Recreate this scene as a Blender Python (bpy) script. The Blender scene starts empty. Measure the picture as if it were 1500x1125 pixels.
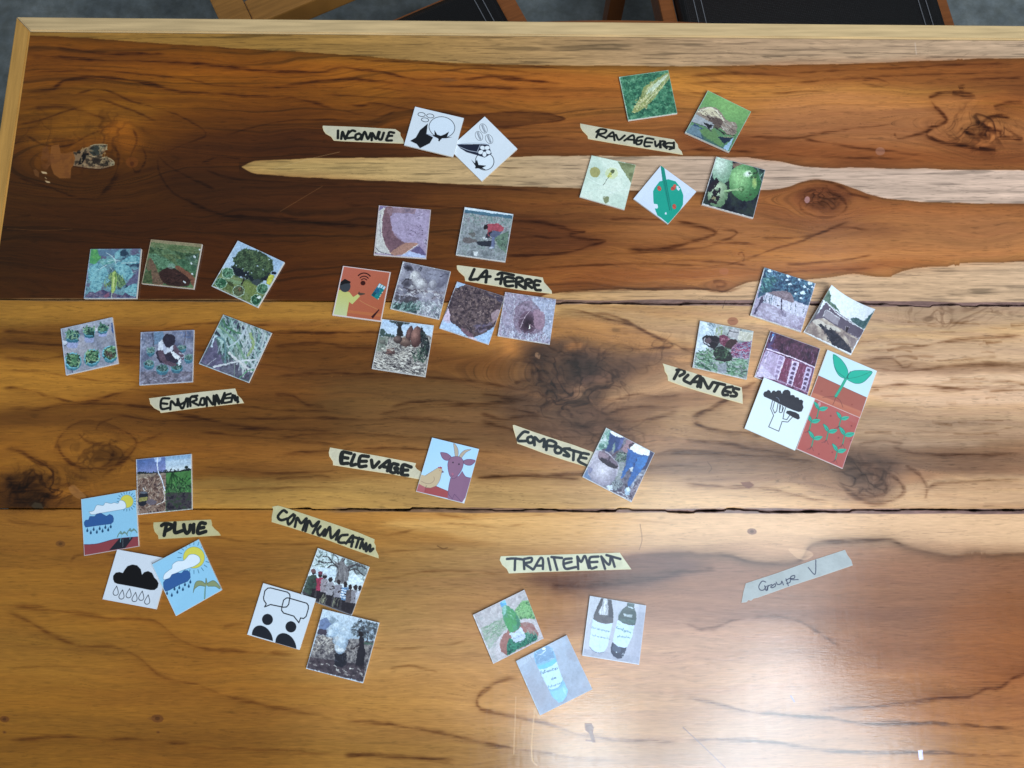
import bpy, bmesh, math, random
import numpy as np
from mathutils import Vector, Matrix
SC = bpy.context.scene

# ---------------------------------------------------------------- camera
TILT = math.radians(12.0)          # phone held almost level above the table
FPX = 1150.0                       # focal length for a picture 1500 wide
CAM_H = 1.60                       # lens height above the floor
TOP = 0.75                         # height of the table top
cam_d = bpy.data.cameras.new("camera")
cam_d.sensor_width = 36.0
cam_d.lens = 36.0 * FPX / 1500.0
cam_d.clip_start = 0.02
cam_d.clip_end = 50
cam = bpy.data.objects.new("camera", cam_d)
cam.location = (0, 0, CAM_H)
cam.rotation_euler = (TILT, 0, 0)
SC.collection.objects.link(cam)
SC.camera = cam

# ---------------------------------------------------------------- light
def aim(o, target):
    d = Vector(target) - o.location
    o.rotation_euler = d.to_track_quat('-Z', 'Y').to_euler()
def area(name, loc, target, sx, sy, power, col):
    l = bpy.data.lights.new(name, 'AREA')
    l.shape = 'RECTANGLE'; l.size = sx; l.size_y = sy
    l.energy = power; l.color = col
    o = bpy.data.objects.new(name, l)
    o.location = loc; SC.collection.objects.link(o); aim(o, target)
    return o
def px(X, Y, z=TOP):
    """a point on the horizontal plane at height z, from where it is seen in the photograph"""
    dx, dy, dz = (X-750.0)/FPX, -(Y-562.5)/FPX, -1.0
    c, s = math.cos(TILT), math.sin(TILT)
    wy, wz = dy*c - dz*s, dy*s + dz*c
    t = (z - CAM_H)/wz
    return (dx*t, wy*t)
def mirror(X, Y, h):
    """the place h above the table that a mirror on the table would show at X, Y"""
    a, b = px(X, Y)
    k = h/(CAM_H-TOP)
    return (a + a*k, b + b*k, TOP + h)

world = bpy.data.worlds.new("World"); SC.world = world
world.use_nodes = True
bgn = world.node_tree.nodes["Background"]
bgn.inputs[0].default_value = (0.88, 0.95, 1.0, 1)
bgn.inputs[1].default_value = 0.16
# the open bright side of the room, to the right of and behind the photographer
H_ = 1.9
for nm, X_, Y_, w_, h_, p_ in (("window_pane_light", 1150, 1165, .78, .58, 21), ("window_pane_light", 862, 1150, .30, .46, 6.5),
                               ("upper_window_light", 1020, 930, 1.15, .72, 11)):
    area(nm, mirror(X_, Y_, H_), (*px(X_, Y_), TOP), w_, h_, p_, (0.80, 0.91, 1.0))
area("side_opening_light", (1.5, -1.7, 2.7), (0.0, 0.15, TOP), 0.9, 0.8, 46, (0.95, 0.985, 1.0))
area("pale_wall_light", mirror(1080, 700, 2.1), (0.3, 0.1, TOP), 1.5, 1.3, 6, (0.95, 0.97, 1.0))
SC.view_settings.view_transform = 'Standard'
SC.view_settings.look = 'None'
SC.view_settings.exposure = 0.0
SC.view_settings.gamma = 1.0
SC.render.engine = 'CYCLES'

# ---------------------------------------------------------------- helpers
rng = np.random.default_rng(7)
random.seed(5)
def tag(o, label=None, cat=None, group=None, kind=None):
    if label: o['label'] = label
    if cat: o['category'] = cat
    if group: o['group'] = group
    if kind: o['kind'] = kind
    return o
def empty(name, loc=(0, 0, 0), rz=0.0):
    o = bpy.data.objects.new(name, None); o.empty_display_size = 0.05
    o.location = loc; o.rotation_euler = (0, 0, rz)
    SC.collection.objects.link(o); return o
def mesh_obj(name, verts, faces, mats, parent=None, uvs=None, midx=None, smooth=False):
    me = bpy.data.meshes.new(name)
    me.from_pydata([tuple(v) for v in verts], [], faces)
    for m in mats: me.materials.append(m)
    if midx is not None:
        me.polygons.foreach_set('material_index', midx)
    if uvs is not None:
        uvl = me.uv_layers.new(name='UVMap')
        li = np.empty(len(me.loops), dtype=np.int32); me.loops.foreach_get('vertex_index', li)
        uvl.data.foreach_set('uv', np.asarray(uvs, dtype=np.float32)[li].ravel())
    if smooth: me.shade_smooth()
    me.update()
    o = bpy.data.objects.new(name, me); SC.collection.objects.link(o)
    if parent: o.parent = parent
    return o
def bm_obj(name, bm, mats, parent=None, smooth=False):
    me = bpy.data.meshes.new(name); bm.to_mesh(me); bm.free()
    for m in mats: me.materials.append(m)
    if smooth: me.shade_smooth()
    o = bpy.data.objects.new(name, me); SC.collection.objects.link(o)
    if parent: o.parent = parent
    return o
def box_bm(bm, c, s, rot=None, bevel=0.0):
    r = bmesh.ops.create_cube(bm, size=1.0)
    vs = r['verts']
    bmesh.ops.scale(bm, vec=s, verts=vs)
    if bevel:
        es = list({e for v in vs for e in v.link_edges})
        b = bmesh.ops.bevel(bm, geom=es, offset=bevel, segments=2, affect='EDGES', profile=0.6)
        vs = list({v for f in b['faces'] for v in f.verts} | {v for v in vs if v.is_valid})
        vs = list({w for v in vs for e in v.link_edges for w in e.verts} | set(vs))
    if rot is not None: bmesh.ops.rotate(bm, cent=(0, 0, 0), matrix=rot, verts=vs)
    bmesh.ops.translate(bm, vec=c, verts=vs)

def lin(c):
    c = np.asarray(c, dtype=np.float32)/255.0
    return np.where(c <= 0.04045, c/12.92, ((c+0.055)/1.055)**2.4)

# lattice noise, smooth, wrapping; looked up at any coordinates
NZ = {}
def lat(seed, n=256):
    if seed not in NZ:
        NZ[seed] = np.random.default_rng(seed).random((n, n), dtype=np.float32)
    return NZ[seed]
def nz(U, V, seed=1, n=256):
    L = lat(seed, n)
    u0 = np.floor(U); v0 = np.floor(V)
    fu = (U-u0); fv = (V-v0)
    fu = fu*fu*(3-2*fu); fv = fv*fv*(3-2*fv)
    a = u0.astype(np.int32) % n; b = v0.astype(np.int32) % n
    a1 = (a+1) % n; b1 = (b+1) % n
    return (L[b, a]*(1-fu)+L[b, a1]*fu)*(1-fv)+(L[b1, a]*(1-fu)+L[b1, a1]*fu)*fv
def fbm(U, V, seed=1, oc=4, g=0.5):
    t = 0; a = 1; s = 0
    for i in range(oc):
        t = t+a*nz(U*2**i+17.3*i, V*2**i+5.7*i, seed+i); s += a; a *= g
    return t/s
def sst(a, b, x):
    t = np.clip((x-a)/(b-a), 0, 1); return t*t*(3-2*t)
def nums(s):
    if isinstance(s, str):
        v = [float(t) for t in s.replace(',', ' ').split()]
        return [(v[i], v[i+1]) for i in range(0, len(v)-1, 2)]
    return list(s)
def smoothline(p, k=6, closed=False):
    p = np.asarray(p, float)
    if len(p) < 3: return p
    if closed: q = np.vstack([p[-1], p, p[0], p[1]])
    else: q = np.vstack([2*p[0]-p[1], p, 2*p[-1]-p[-2]])
    out = []
    for i in range(1, len(q)-2):
        p0, p1, p2, p3 = q[i-1], q[i], q[i+1], q[i+2]
        for t in np.arange(k)/k:
            out.append(0.5*((2*p1)+(-p0+p2)*t+(2*p0-5*p1+4*p2-p3)*t*t+(-p0+3*p1-3*p2+p3)*t**3))
    if not closed: out.append(q[-2])
    return np.array(out)

def image_mat(name, arr, rough=0.4, spec=0.5, bump=None, extra=None):
    """material whose base colour is a print computed above (no file is read)"""
    h, w, _ = arr.shape
    im = bpy.data.images.new(name, w, h, alpha=False, float_buffer=False)
    a = np.ones((h, w, 4), dtype=np.float32); a[..., :3] = np.clip(arr, 0, 1)
    im.pixels.foreach_set(a.ravel()); im.update(); im.pack()
    m = bpy.data.materials.new(name); m.use_nodes = True
    nt = m.node_tree; b = nt.nodes['Principled BSDF']
    t = nt.nodes.new('ShaderNodeTexImage'); t.image = im; t.interpolation = 'Linear'; t.extension = 'EXTEND'
    nt.links.new(t.outputs['Color'], b.inputs['Base Color'])
    b.inputs['Roughness'].default_value = rough
    b.inputs['Specular IOR Level'].default_value = spec
    return m, nt, b, t
def plain(name, col, rough=0.5, spec=0.5, nscale=0, namt=0.0, bump=0.0, stretch=(1, 1, 1)):
    m = bpy.data.materials.new(name); m.use_nodes = True
    nt = m.node_tree; b = nt.nodes['Principled BSDF']
    c = lin(col)
    b.inputs['Base Color'].default_value = (*[float(x) for x in c], 1)
    b.inputs['Roughness'].default_value = rough
    b.inputs['Specular IOR Level'].default_value = spec
    if nscale:
        tc = nt.nodes.new('ShaderNodeTexCoord'); mp = nt.nodes.new('ShaderNodeMapping')
        mp.inputs['Scale'].default_value = stretch
        n = nt.nodes.new('ShaderNodeTexNoise'); n.inputs['Scale'].default_value = nscale; n.inputs['Detail'].default_value = 6
        nt.links.new(tc.outputs['Object'], mp.inputs['Vector']); nt.links.new(mp.outputs['Vector'], n.inputs['Vector'])
        mx = nt.nodes.new('ShaderNodeMix'); mx.data_type = 'RGBA'
        mx.inputs[6].default_value = (*[float(x)*(1-namt) for x in c], 1)
        mx.inputs[7].default_value = (*[min(1, float(x)*(1+namt)) for x in c], 1)
        nt.links.new(n.outputs['Fac'], mx.inputs[0]); nt.links.new(mx.outputs[2], b.inputs['Base Color'])
        if bump:
            bp = nt.nodes.new('ShaderNodeBump'); bp.inputs['Strength'].default_value = bump; bp.inputs['Distance'].default_value = 0.002
            nt.links.new(n.outputs['Fac'], bp.inputs['Height']); nt.links.new(bp.outputs['Normal'], b.inputs['Normal'])
    return m

# a flat print: drawn in metres on the table plane, points given as they are read off the photograph
PPM = 3000.0                        # texels per metre
class Print:
    def __init__(self, frame, corners, base=(235, 238, 245), pad=0.002, ppm=PPM, seed=1):
        self.fx, self.fy, self.fs = frame
        self.corners_px = [(self.fx+a/self.fs, self.fy+b/self.fs) for a, b in nums(corners)]
        w = [px(*c) for c in self.corners_px]
        self.x0 = min(p[0] for p in w)-pad; self.y0 = min(p[1] for p in w)-pad
        self.x1 = max(p[0] for p in w)+pad; self.y1 = max(p[1] for p in w)+pad
        self.ppm = ppm
        self.W = int((self.x1-self.x0)*ppm)+1; self.H = int((self.y1-self.y0)*ppm)+1
        self.A = np.empty((self.H, self.W, 3), np.float32); self.A[:] = base
        self.seed = seed*13+5
        self.k = ppm/1330.0/self.fs        # authored units to texels
        self.jj, self.ii = np.mgrid[0:self.H, 0:self.W].astype(np.float32)
        self.world = w
    def t(self, pts):
        o = []
        for a, b in nums(pts):
            x, y = px(self.fx+a/self.fs, self.fy+b/self.fs)
            o.append(((x-self.x0)*self.ppm, (y-self.y0)*self.ppm))
        return np.array(o)
    def win(self, q, m):
        a = max(0, int(q[:, 0].min()-m)); b = min(self.W, int(q[:, 0].max()+m)+2)
        c = max(0, int(q[:, 1].min()-m)); d = min(self.H, int(q[:, 1].max()+m)+2)
        return a, b, c, d
    def mask(self, q):
        a, b, c, d = self.win(q, 1)
        if b <= a or d <= c: return None
        M = np.zeros((d-c, b-a), np.float32)
        for ox, oy in ((-.25, -.25), (.25, .25), (-.25, .25), (.25, -.25)):
            X = self.ii[c:d, a:b]+ox; Y = self.jj[c:d, a:b]+oy
            ins = np.zeros(X.shape, bool); n = len(q)
            for i in range(n):
                x1, y1 = q[i]; x2, y2 = q[(i+1) % n]
                if y1 == y2: continue
                cr = ((y1 > Y) != (y2 > Y)) & (X < (x2-x1)*(Y-y1)/(y2-y1)+x1)
                ins ^= cr
            M += ins*0.25
        return (a, b, c, d), M
    def put(self, w, M, col, al=1.0):
        a, b, c, d = w
        M = (M*al)[..., None]
        self.A[c:d, a:b] = self.A[c:d, a:b]*(1-M)+np.asarray(col, np.float32)*M
    def p(self, pts, col, al=1.0, sm=False, nzs=0, nzc=None, thr=0.5, soft=0.08, ang=0.0, asp=1.0, seed=None):
        """filled outline; with nzs, only where a noise of that size (authored units) passes thr"""
        q = self.t(pts)
        if sm: q = smoothline(q, 6, True)
        r = self.mask(q)
        if r is None: return
        w, M = r
        if nzs:
            a, b, c, d = w
            self.seed += 1
            s = seed if seed else self.seed
            X = self.ii[c:d, a:b]/(nzs*self.k); Y = self.jj[c:d, a:b]/(nzs*self.k)
            ca, sa = math.cos(ang), math.sin(ang)
            n = fbm((X*ca+Y*sa)/asp, -X*sa+Y*ca, s, 3)
            M = M*sst(thr-soft, thr+soft, n)
        self.put(w, M, col, al)
    def mott(self, pts, cols, nzs, amt=1.0, seed=None, ang=0.0, asp=1.0, sm=False):
        """blend of several colours by noise, like a photographed texture"""
        q = self.t(pts)
        if sm: q = smoothline(q, 6, True)
        r = self.mask(q)
        if r is None: return
        (a, b, c, d), M = r
        self.seed += 1
        X = self.ii[c:d, a:b]/(nzs*self.k); Y = self.jj[c:d, a:b]/(nzs*self.k)
        ca, sa = math.cos(ang), math.sin(ang)
        n = fbm((X*ca+Y*sa)/asp, -X*sa+Y*ca, seed or self.seed, 4, 0.65)
        n = np.clip((n-0.5)*2.6+0.5, 0, 0.999)*(len(cols)-1)
        i = n.astype(int); f = (n-i)[..., None]
        C = np.asarray(cols, np.float32)
        col = C[i]*(1-f)+C[np.minimum(i+1, len(cols)-1)]*f
        M = (M*amt)[..., None]
        self.A[c:d, a:b] = self.A[c:d, a:b]*(1-M)+col*M
    def l(self, pts, wd, col, al=1.0, sm=True, close=False, soft=0.7):
        q = self.t(pts)
        if close: q = np.vstack([q, q[0]])
        if sm and len(q) > 2: q = smoothline(q, 5)
        h = max(wd*self.k/2, 0.35)
        a, b, c, d = self.win(q, h+1.5)
        if b <= a or d <= c: return
        X = self.ii[c:d, a:b]; Y = self.jj[c:d, a:b]
        D = np.full(X.shape, 1e9, np.float32)
        for i in range(len(q)-1):
            x1, y1 = q[i]; x2, y2 = q[i+1]
            dx, dy = x2-x1, y2-y1; L = dx*dx+dy*dy+1e-9
            t = np.clip(((X-x1)*dx+(Y-y1)*dy)/L, 0, 1)
            D = np.minimum(D, (X-x1-t*dx)**2+(Y-y1-t*dy)**2)
        D = np.sqrt(D)
        self.put((a, b, c, d), np.clip((h-D)/soft+0.5, 0, 1), col, al)
    def e(self, cx, cy, rx, ry, col, ang=0.0, al=1.0, ring=0, **k):
        n = 26; ca, sa = math.cos(math.radians(ang)), math.sin(math.radians(ang))
        pts = [(cx+rx*math.cos(t)*ca-ry*math.sin(t)*sa, cy+rx*math.cos(t)*sa+ry*math.sin(t)*ca)
               for t in [2*math.pi*i/n for i in range(n)]]
        if ring: self.l(pts, ring, col, al, sm=False, close=True)
        else: self.p(pts, col, al, **k)
    def strokes(self, pts, n, ln, wd, cols, ang=(0, 180), al=0.8, bend=0.3):
        """many short leaf-like or straw-like marks inside an outline"""
        P = np.array(nums(pts)); lo = P.min(0); hi = P.max(0)
        rr = random.Random(self.seed); self.seed += 1
        m = 0; tries = 0
        while m < n and tries < n*12:
            tries += 1
            x = rr.uniform(lo[0], hi[0]); y = rr.uniform(lo[1], hi[1])
            ins = False
            for i in range(len(P)):
                x1, y1 = P[i]; x2, y2 = P[(i+1) % len(P)]
                if (y1 > y) != (y2 > y) and x < (x2-x1)*(y-y1)/(y2-y1)+x1: ins = not ins
            if not ins: continue
            m += 1
            a = math.radians(rr.uniform(*ang)); L = ln*rr.uniform(.5, 1.3)
            dx, dy = math.cos(a)*L/2, math.sin(a)*L/2
            bx, by = -dy*bend*rr.uniform(-1, 1), dx*bend*rr.uniform(-1, 1)
            self.l([(x-dx, y-dy), (x+bx, y+by), (x+dx, y+dy)], wd*rr.uniform(.6, 1.3), rr.choice(cols), al, sm=False)
    def grad(self, pts, pa, ca, pb, cb, al=1.0):
        q = self.t(pts); r = self.mask(q)
        if r is None: return
        (a, b, c, d), M = r
        A, B = self.t([pa, pb])
        dx, dy = B-A; L = dx*dx+dy*dy
        t = np.clip(((self.ii[c:d, a:b]-A[0])*dx+(self.jj[c:d, a:b]-A[1])*dy)/L, 0, 1)[..., None]
        col = np.asarray(ca, np.float32)*(1-t)+np.asarray(cb, np.float32)*t
        M = (M*al)[..., None]
        self.A[c:d, a:b] = self.A[c:d, a:b]*(1-M)+col*M
    def ball(self, cx, cy, rx, ry, light, dark, ang=0, hx=-.3, hy=-.35, al=1.0, nzs=0):
        """a rounded thing: lit on one side, falling off to its rim"""
        n = 30; ca, sa = math.cos(math.radians(ang)), math.sin(math.radians(ang))
        q = self.t([(cx+rx*math.cos(t)*ca-ry*math.sin(t)*sa, cy+rx*math.cos(t)*sa+ry*math.sin(t)*ca) for t in [2*math.pi*i/n for i in range(n)]])
        r = self.mask(q)
        if r is None: return
        (a, b, c, d), M = r
        O = self.t([(cx, cy), (cx+rx*ca, cy+rx*sa), (cx-ry*sa, cy+ry*ca)])
        U = O[1]-O[0]; W = O[2]-O[0]; dt = U[0]*W[1]-U[1]*W[0]
        X = self.ii[c:d, a:b]-O[0][0]; Y = self.jj[c:d, a:b]-O[0][1]
        u = (X*W[1]-Y*W[0])/dt; w = (U[0]*Y-U[1]*X)/dt
        g = sst(0, 1.35, np.hypot(u-hx, w-hy))[..., None]
        col = np.asarray(light, np.float32)*(1-g)+np.asarray(dark, np.float32)*g
        M = (M*al)[..., None]
        self.A[c:d, a:b] = self.A[c:d, a:b]*(1-M)+col*M
    def blur(self, n=1):
        for _ in range(n):
            B = np.pad(self.A, ((1, 1), (1, 1), (0, 0)), mode='edge')
            B = (B[:-2]+2*B[1:-1]+B[2:])/4
            self.A = (B[:, :-2]+2*B[:, 1:-1]+B[:, 2:])/4
    def photo(self, fray=1.0, amt=.16, con=1.0):
        """fray drawn edges and add the fine light-dark detail of a small printed photograph"""
        self.seed += 2
        i, j = self.ii, self.jj
        S = self.seed
        du = ((fbm(i/4.2, j/4.2, S, 2, .6)-.5)*17+(fbm(i/15, j/15, S+20, 2)-.5)*9)*fray
        dv = ((fbm(i/4.2, j/4.2, S+4, 2, .6)-.5)*17+(fbm(i/15, j/15, S+24, 2)-.5)*9)*fray
        a = np.clip(i+du, 0, self.W-1).astype(int); b = np.clip(j+dv, 0, self.H-1).astype(int)
        A = self.A[b, a]
        n = fbm(i/5.5, j/5.5, S+11, 3, .8)-.5
        r = 1-np.abs(2*fbm(i/6.5, j/6.5, S+15, 2)-1)*2.2
        A = A*(1+(n*2.9-np.clip(r, 0, 1)*.5+.18)*amt)[..., None]
        A = (A.mean(-1, keepdims=True)*.20+A*.80)*1.07
        m = A.mean((0, 1), keepdims=True).mean()
        self.A = m+(A-m)*con
    def grain(self, amt=5):
        self.seed += 1
        n = fbm(self.ii/2.2, self.jj/2.2, self.seed, 2)-0.5
        m = fbm(self.ii/14, self.jj/14, self.seed+3, 3)-0.5
        self.A += (n*amt*2+m*amt*2)[..., None]
    def finish(self):
        return lin(np.clip(self.A, 0, 255))
# ---------------------------------------------------------------- room floor
def concrete():
    m = bpy.data.materials.new("concrete_floor"); m.use_nodes = True
    nt = m.node_tree; b = nt.nodes['Principled BSDF']; L = nt.links.new
    tc = nt.nodes.new('ShaderNodeTexCoord')
    def noise(s, d, rough=0.6):
        n = nt.nodes.new('ShaderNodeTexNoise'); n.inputs['Scale'].default_value = s; n.inputs['Detail'].default_value = d
        n.inputs['Roughness'].default_value = rough; L(tc.outputs['Object'], n.inputs['Vector']); return n
    def ramp(n, stops):
        r = nt.nodes.new('ShaderNodeValToRGB'); e = r.color_ramp.elements
        while len(e) > 1: e.remove(e[-1])
        e[0].position = stops[0][0]; e[0].color = (*[float(x) for x in lin(stops[0][1])], 1)
        for p, c in stops[1:]:
            k = e.new(p); k.color = (*[float(x) for x in lin(c)], 1)
        L(n.outputs['Fac'], r.inputs['Fac']); return r
    a = ramp(noise(6, 9, .68), [(0.3, (92, 100, 102)), (0.5, (138, 146, 146)), (0.62, (160, 166, 164)), (0.78, (206, 216, 226))])
    c = ramp(noise(38, 5), [(0.35, (90, 96, 96)), (0.65, (150, 158, 170))])
    mx = nt.nodes.new('ShaderNodeMix'); mx.data_type = 'RGBA'; mx.blend_type = 'OVERLAY'; mx.inputs[0].default_value = 0.5
    L(a.outputs['Color'], mx.inputs[6]); L(c.outputs['Color'], mx.inputs[7]); L(mx.outputs[2], b.inputs['Base Color'])
    b.inputs['Roughness'].default_value = 0.55
    bp = nt.nodes.new('ShaderNodeBump'); bp.inputs['Strength'].default_value = 0.2; bp.inputs['Distance'].default_value = 0.004
    L(noise(60, 6).outputs['Fac'], bp.inputs['Height']); L(bp.outputs['Normal'], b.inputs['Normal'])
    return m
floor = mesh_obj("floor", [(-4, -4, 0), (4, -4, 0), (4, 4, 0), (-4, 4, 0)], [(0, 1, 2, 3)], [concrete()])
tag(floor, kind='structure')

# ---------------------------------------------------------------- the wood of the table top
TX0, TX1, TY0, TY1 = -0.625, 1.02, -0.56, 0.66
class Wood(Print):
    def __init__(self, ppm=1450.0):
        self.fx = self.fy = 0.0; self.fs = 1.0
        self.x0, self.y0, self.x1, self.y1 = TX0, TY0, TX1, TY1
        self.ppm = ppm; self.W = int((TX1-TX0)*ppm); self.H = int((TY1-TY0)*ppm)
        self.k = ppm/1330.0; self.seed = 900
        self.jj, self.ii = np.mgrid[0:self.H, 0:self.W].astype(np.float32)
    def vein(self, pts, w=2.0, al=0.6, tint=(0.52, 0.42, 0.36), sm=True, shade=0.0, side=1, br=0.5, wig=0.8):
        """a grain line: a thin dark core that swells, fades and breaks, optionally with a soft darker side"""
        q = self.t(pts)
        if sm: q = smoothline(q, 6)
        self.seed += 1
        n = len(q); d = np.zeros(n)
        for i in range(1, n): d[i] = d[i-1]+np.hypot(*(q[i]-q[i-1]))
        m = max(8, int(d[-1]/7)); s = np.linspace(0, d[-1], m)
        q = np.stack([np.interp(s, d, q[:, 0]), np.interp(s, d, q[:, 1])], 1)
        rr = np.random.default_rng(self.seed)
        q[:, 1] += np.convolve(rr.normal(0, 1, m+4), np.ones(5)/5, 'valid')*wig*1.6
        R = max(w*2.6, shade*2.2)*self.k+2
        a, b, c, e = self.win(q, R+1)
        if b <= a or e <= c: return
        D = np.full((e-c, b-a), 1e6, np.float32); S = np.zeros((e-c, b-a), np.float32); T = np.zeros_like(S)
        for i in range(m-1):
            x1, y1 = q[i]; x2, y2 = q[i+1]
            xa = max(a, int(min(x1, x2)-R)); xb = min(b, int(max(x1, x2)+R)+1)
            ya = max(c, int(min(y1, y2)-R)); yb = min(e, int(max(y1, y2)+R)+1)
            if xb <= xa or yb <= ya: continue
            X = self.ii[ya:yb, xa:xb]; Y = self.jj[ya:yb, xa:xb]
            dx, dy = x2-x1, y2-y1; L = dx*dx+dy*dy+1e-6
            t = np.clip(((X-x1)*dx+(Y-y1)*dy)/L, 0, 1)
            ex, ey = X-x1-t*dx, Y-y1-t*dy
            dd = ex*ex+ey*ey
            V = D[ya-c:yb-c, xa-a:xb-a]; M = dd < V
            V[M] = dd[M]
            S[ya-c:yb-c, xa-a:xb-a][M] = np.sign(ex*dy-ey*dx)[M]
            T[ya-c:yb-c, xa-a:xb-a][M] = (s[i]+t*7)[M]
        D = np.sqrt(D)/self.k
        D = np.abs(D+(fbm(self.ii[c:e, a:b]/30, self.jj[c:e, a:b]/7, 650+self.seed % 30, 2)-.5)*w*1.6)
        ln = d[-1]
        fade = sst(0, 0.08, T/ln)*sst(0, 0.1, 1-T/ln)
        mod = fbm(T/45+self.seed, T*0+self.seed*.37, 40, 3)
        ww = w*(0.45+1.1*mod)
        core = np.exp(-(D/ww)**2)*np.clip((mod-0.25*br)*2.2, 0, 1)*al*fade
        if shade:
            sd = np.where(S*side > 0, np.exp(-D/shade), 0)*fade*0.45*al
            core = 1-(1-core)*(1-sd)
        xx = self.ii[c:e, a:b]; yy = self.jj[c:e, a:b]
        st = fbm(xx/34, yy/1.7, 700+self.seed % 40, 3, .7)
        core = core*np.clip(.62+(st-.38)*2.4, 0, 1.3)
        F = 1-np.clip(core, 0, 1)[..., None]*(1-np.asarray(tint, np.float32))
        self.A[c:e, a:b] *= F
def _patch(self, pts, col, al=.6, soft=10, warp=14, seed=0, mode='mix', sx=90, sy=22):
    """a soft-edged stain of another wood colour whose outline wanders with the grain"""
    q = smoothline(self.t(pts), 5, True)
    st = 3; m = (soft*3+warp*2)*self.k+6
    a, b, c, d = self.win(q, m)
    if b <= a or d <= c: return
    Xs = self.ii[c:d:st, a:b:st]; Ys = self.jj[c:d:st, a:b:st]
    self.seed += 1
    wa = (fbm(Xs/sx, Ys/sy, 300+self.seed % 50, 3)-.5)*warp*4*self.k; wb = (fbm(Xs/sx, Ys/sy, 340+self.seed % 50, 3)-.5)*warp*1.2*self.k
    Xw = Xs+wa; Yw = Ys+wb
    ins = np.zeros(Xw.shape, bool); n = len(q)
    for i in range(n):
        x1, y1 = q[i]; x2, y2 = q[(i+1) % n]
        if y1 == y2: continue
        ins ^= ((y1 > Yw) != (y2 > Yw)) & (Xw < (x2-x1)*(Yw-y1)/(y2-y1)+x1)
    M = ins.astype(np.float32)
    def box(M, r, ax):
        r = max(1, int(r)); P = np.pad(M, [(r+1, r) if k == ax else (0, 0) for k in (0, 1)], mode='edge')
        C = np.cumsum(P, ax); n = 2*r+1
        return ((C[n:, :]-C[:-n, :]) if ax == 0 else (C[:, n:]-C[:, :-n]))/n
    for _ in range(2): M = box(box(M, soft*self.k/st*.7, 0), soft*self.k/st*1.5, 1)
    M = np.repeat(np.repeat(M, st, 0), st, 1)[:d-c, :b-a]
    n_ = fbm(self.ii[c:d, a:b]/120, self.jj[c:d, a:b]/6, 400+self.seed % 50, 3, .6)
    M = np.clip(M*(.55+.9*n_), 0, 1)[..., None]*al
    B = self.A[c:d, a:b]
    if mode == 'mix':
        lum = B.mean(-1, keepdims=True)/np.maximum(B.mean(), 1)
        B[:] = B*(1-M)+np.asarray(col, np.float32)*(.45+.55*lum)*M
    else: B[:] = B*(1-M*(1-np.asarray(col, np.float32)))
Wood.patch = _patch
WD = Wood()
wx = TX0+(WD.ii+.5)/WD.ppm; wy = TY0+(WD.jj+.5)/WD.ppm
_c, _s = math.cos(TILT), math.sin(TILT)
fw = wy*_s-(TOP-CAM_H)*_c
X = (750+FPX*wx/fw).astype(np.float32); Y = (562.5-FPX*(wy*_c+(TOP-CAM_H)*_s)/fw).astype(np.float32)
del wx, wy, fw

def seam1(x): return 438.5+x*0.0058
def seam2(x): return 745+x*0.0022
# colours of the heartwood read off the plank, P3's middle greyed for window sheen: x y r g b
P1 = """60 90 96 56 28 300 90 108 64 32 600 90 124 78 42 900 90 138 88 48 1200 90 126 74 40 1450 90 116 68 38
60 150 98 60 30 200 150 108 66 32 400 150 98 56 28 600 150 112 68 34 800 150 128 78 42 1000 150 138 88 52 1200 150 148 96 58 1350 150 142 92 54 1480 150 104 58 34
40 200 84 52 26 150 200 108 70 32 300 200 82 48 25 450 200 80 46 26 700 200 106 66 40 900 200 128 82 50 1100 200 140 92 58 1300 200 138 88 54 1400 200 150 100 60 1480 200 128 80 48
30 290 64 40 20 150 290 72 43 20 300 290 68 41 22 500 290 88 53 30 700 290 98 62 36 850 290 118 76 46 1000 290 142 98 60 1200 290 132 84 52 1400 290 148 98 60
30 360 60 37 18 200 360 70 40 20 350 360 66 38 20 500 360 78 47 25 650 360 88 55 31 800 360 100 64 38 900 370 128 84 50 1000 360 146 98 60 1150 360 152 104 62 1300 360 158 108 66 1480 360 160 112 70
30 420 62 38 18 200 420 76 43 22 400 420 78 45 24 600 420 90 52 29 800 420 130 82 48 1000 420 158 108 68 1300 400 160 112 72"""
P2 = """50 455 146 114 68 500 455 152 120 74 800 455 168 138 92 1200 455 176 148 104 1480 455 178 150 106 250 475 134 100 58
30 500 110 78 42 250 500 116 78 42 450 500 108 72 40 650 500 122 84 52 850 500 148 108 64 1000 500 160 130 90 1300 500 165 138 96 1480 500 168 140 98
30 560 140 106 60 120 560 134 100 56 200 570 112 78 44 400 560 102 70 42 600 560 108 80 52 700 560 132 102 66 800 560 94 68 48 860 560 104 76 54 950 560 146 112 76 1100 560 165 135 92 1400 560 176 148 106
30 620 110 78 44 150 620 108 76 42 300 620 95 66 38 500 620 106 78 52 700 620 118 90 62 820 620 104 80 60 950 620 150 120 84 1100 620 160 132 92 1300 620 162 134 94
30 680 126 90 48 100 680 130 94 50 180 680 108 76 42 350 680 108 76 44 500 680 120 90 58 700 680 120 92 66 900 680 136 108 76 1050 680 140 114 82 1270 680 118 92 64 1400 680 146 112 76
50 725 80 52 27 250 725 140 106 64 500 725 160 132 90 800 725 165 140 100 1000 725 175 150 110 1200 725 165 137 97 1400 725 162 132 92"""
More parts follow.
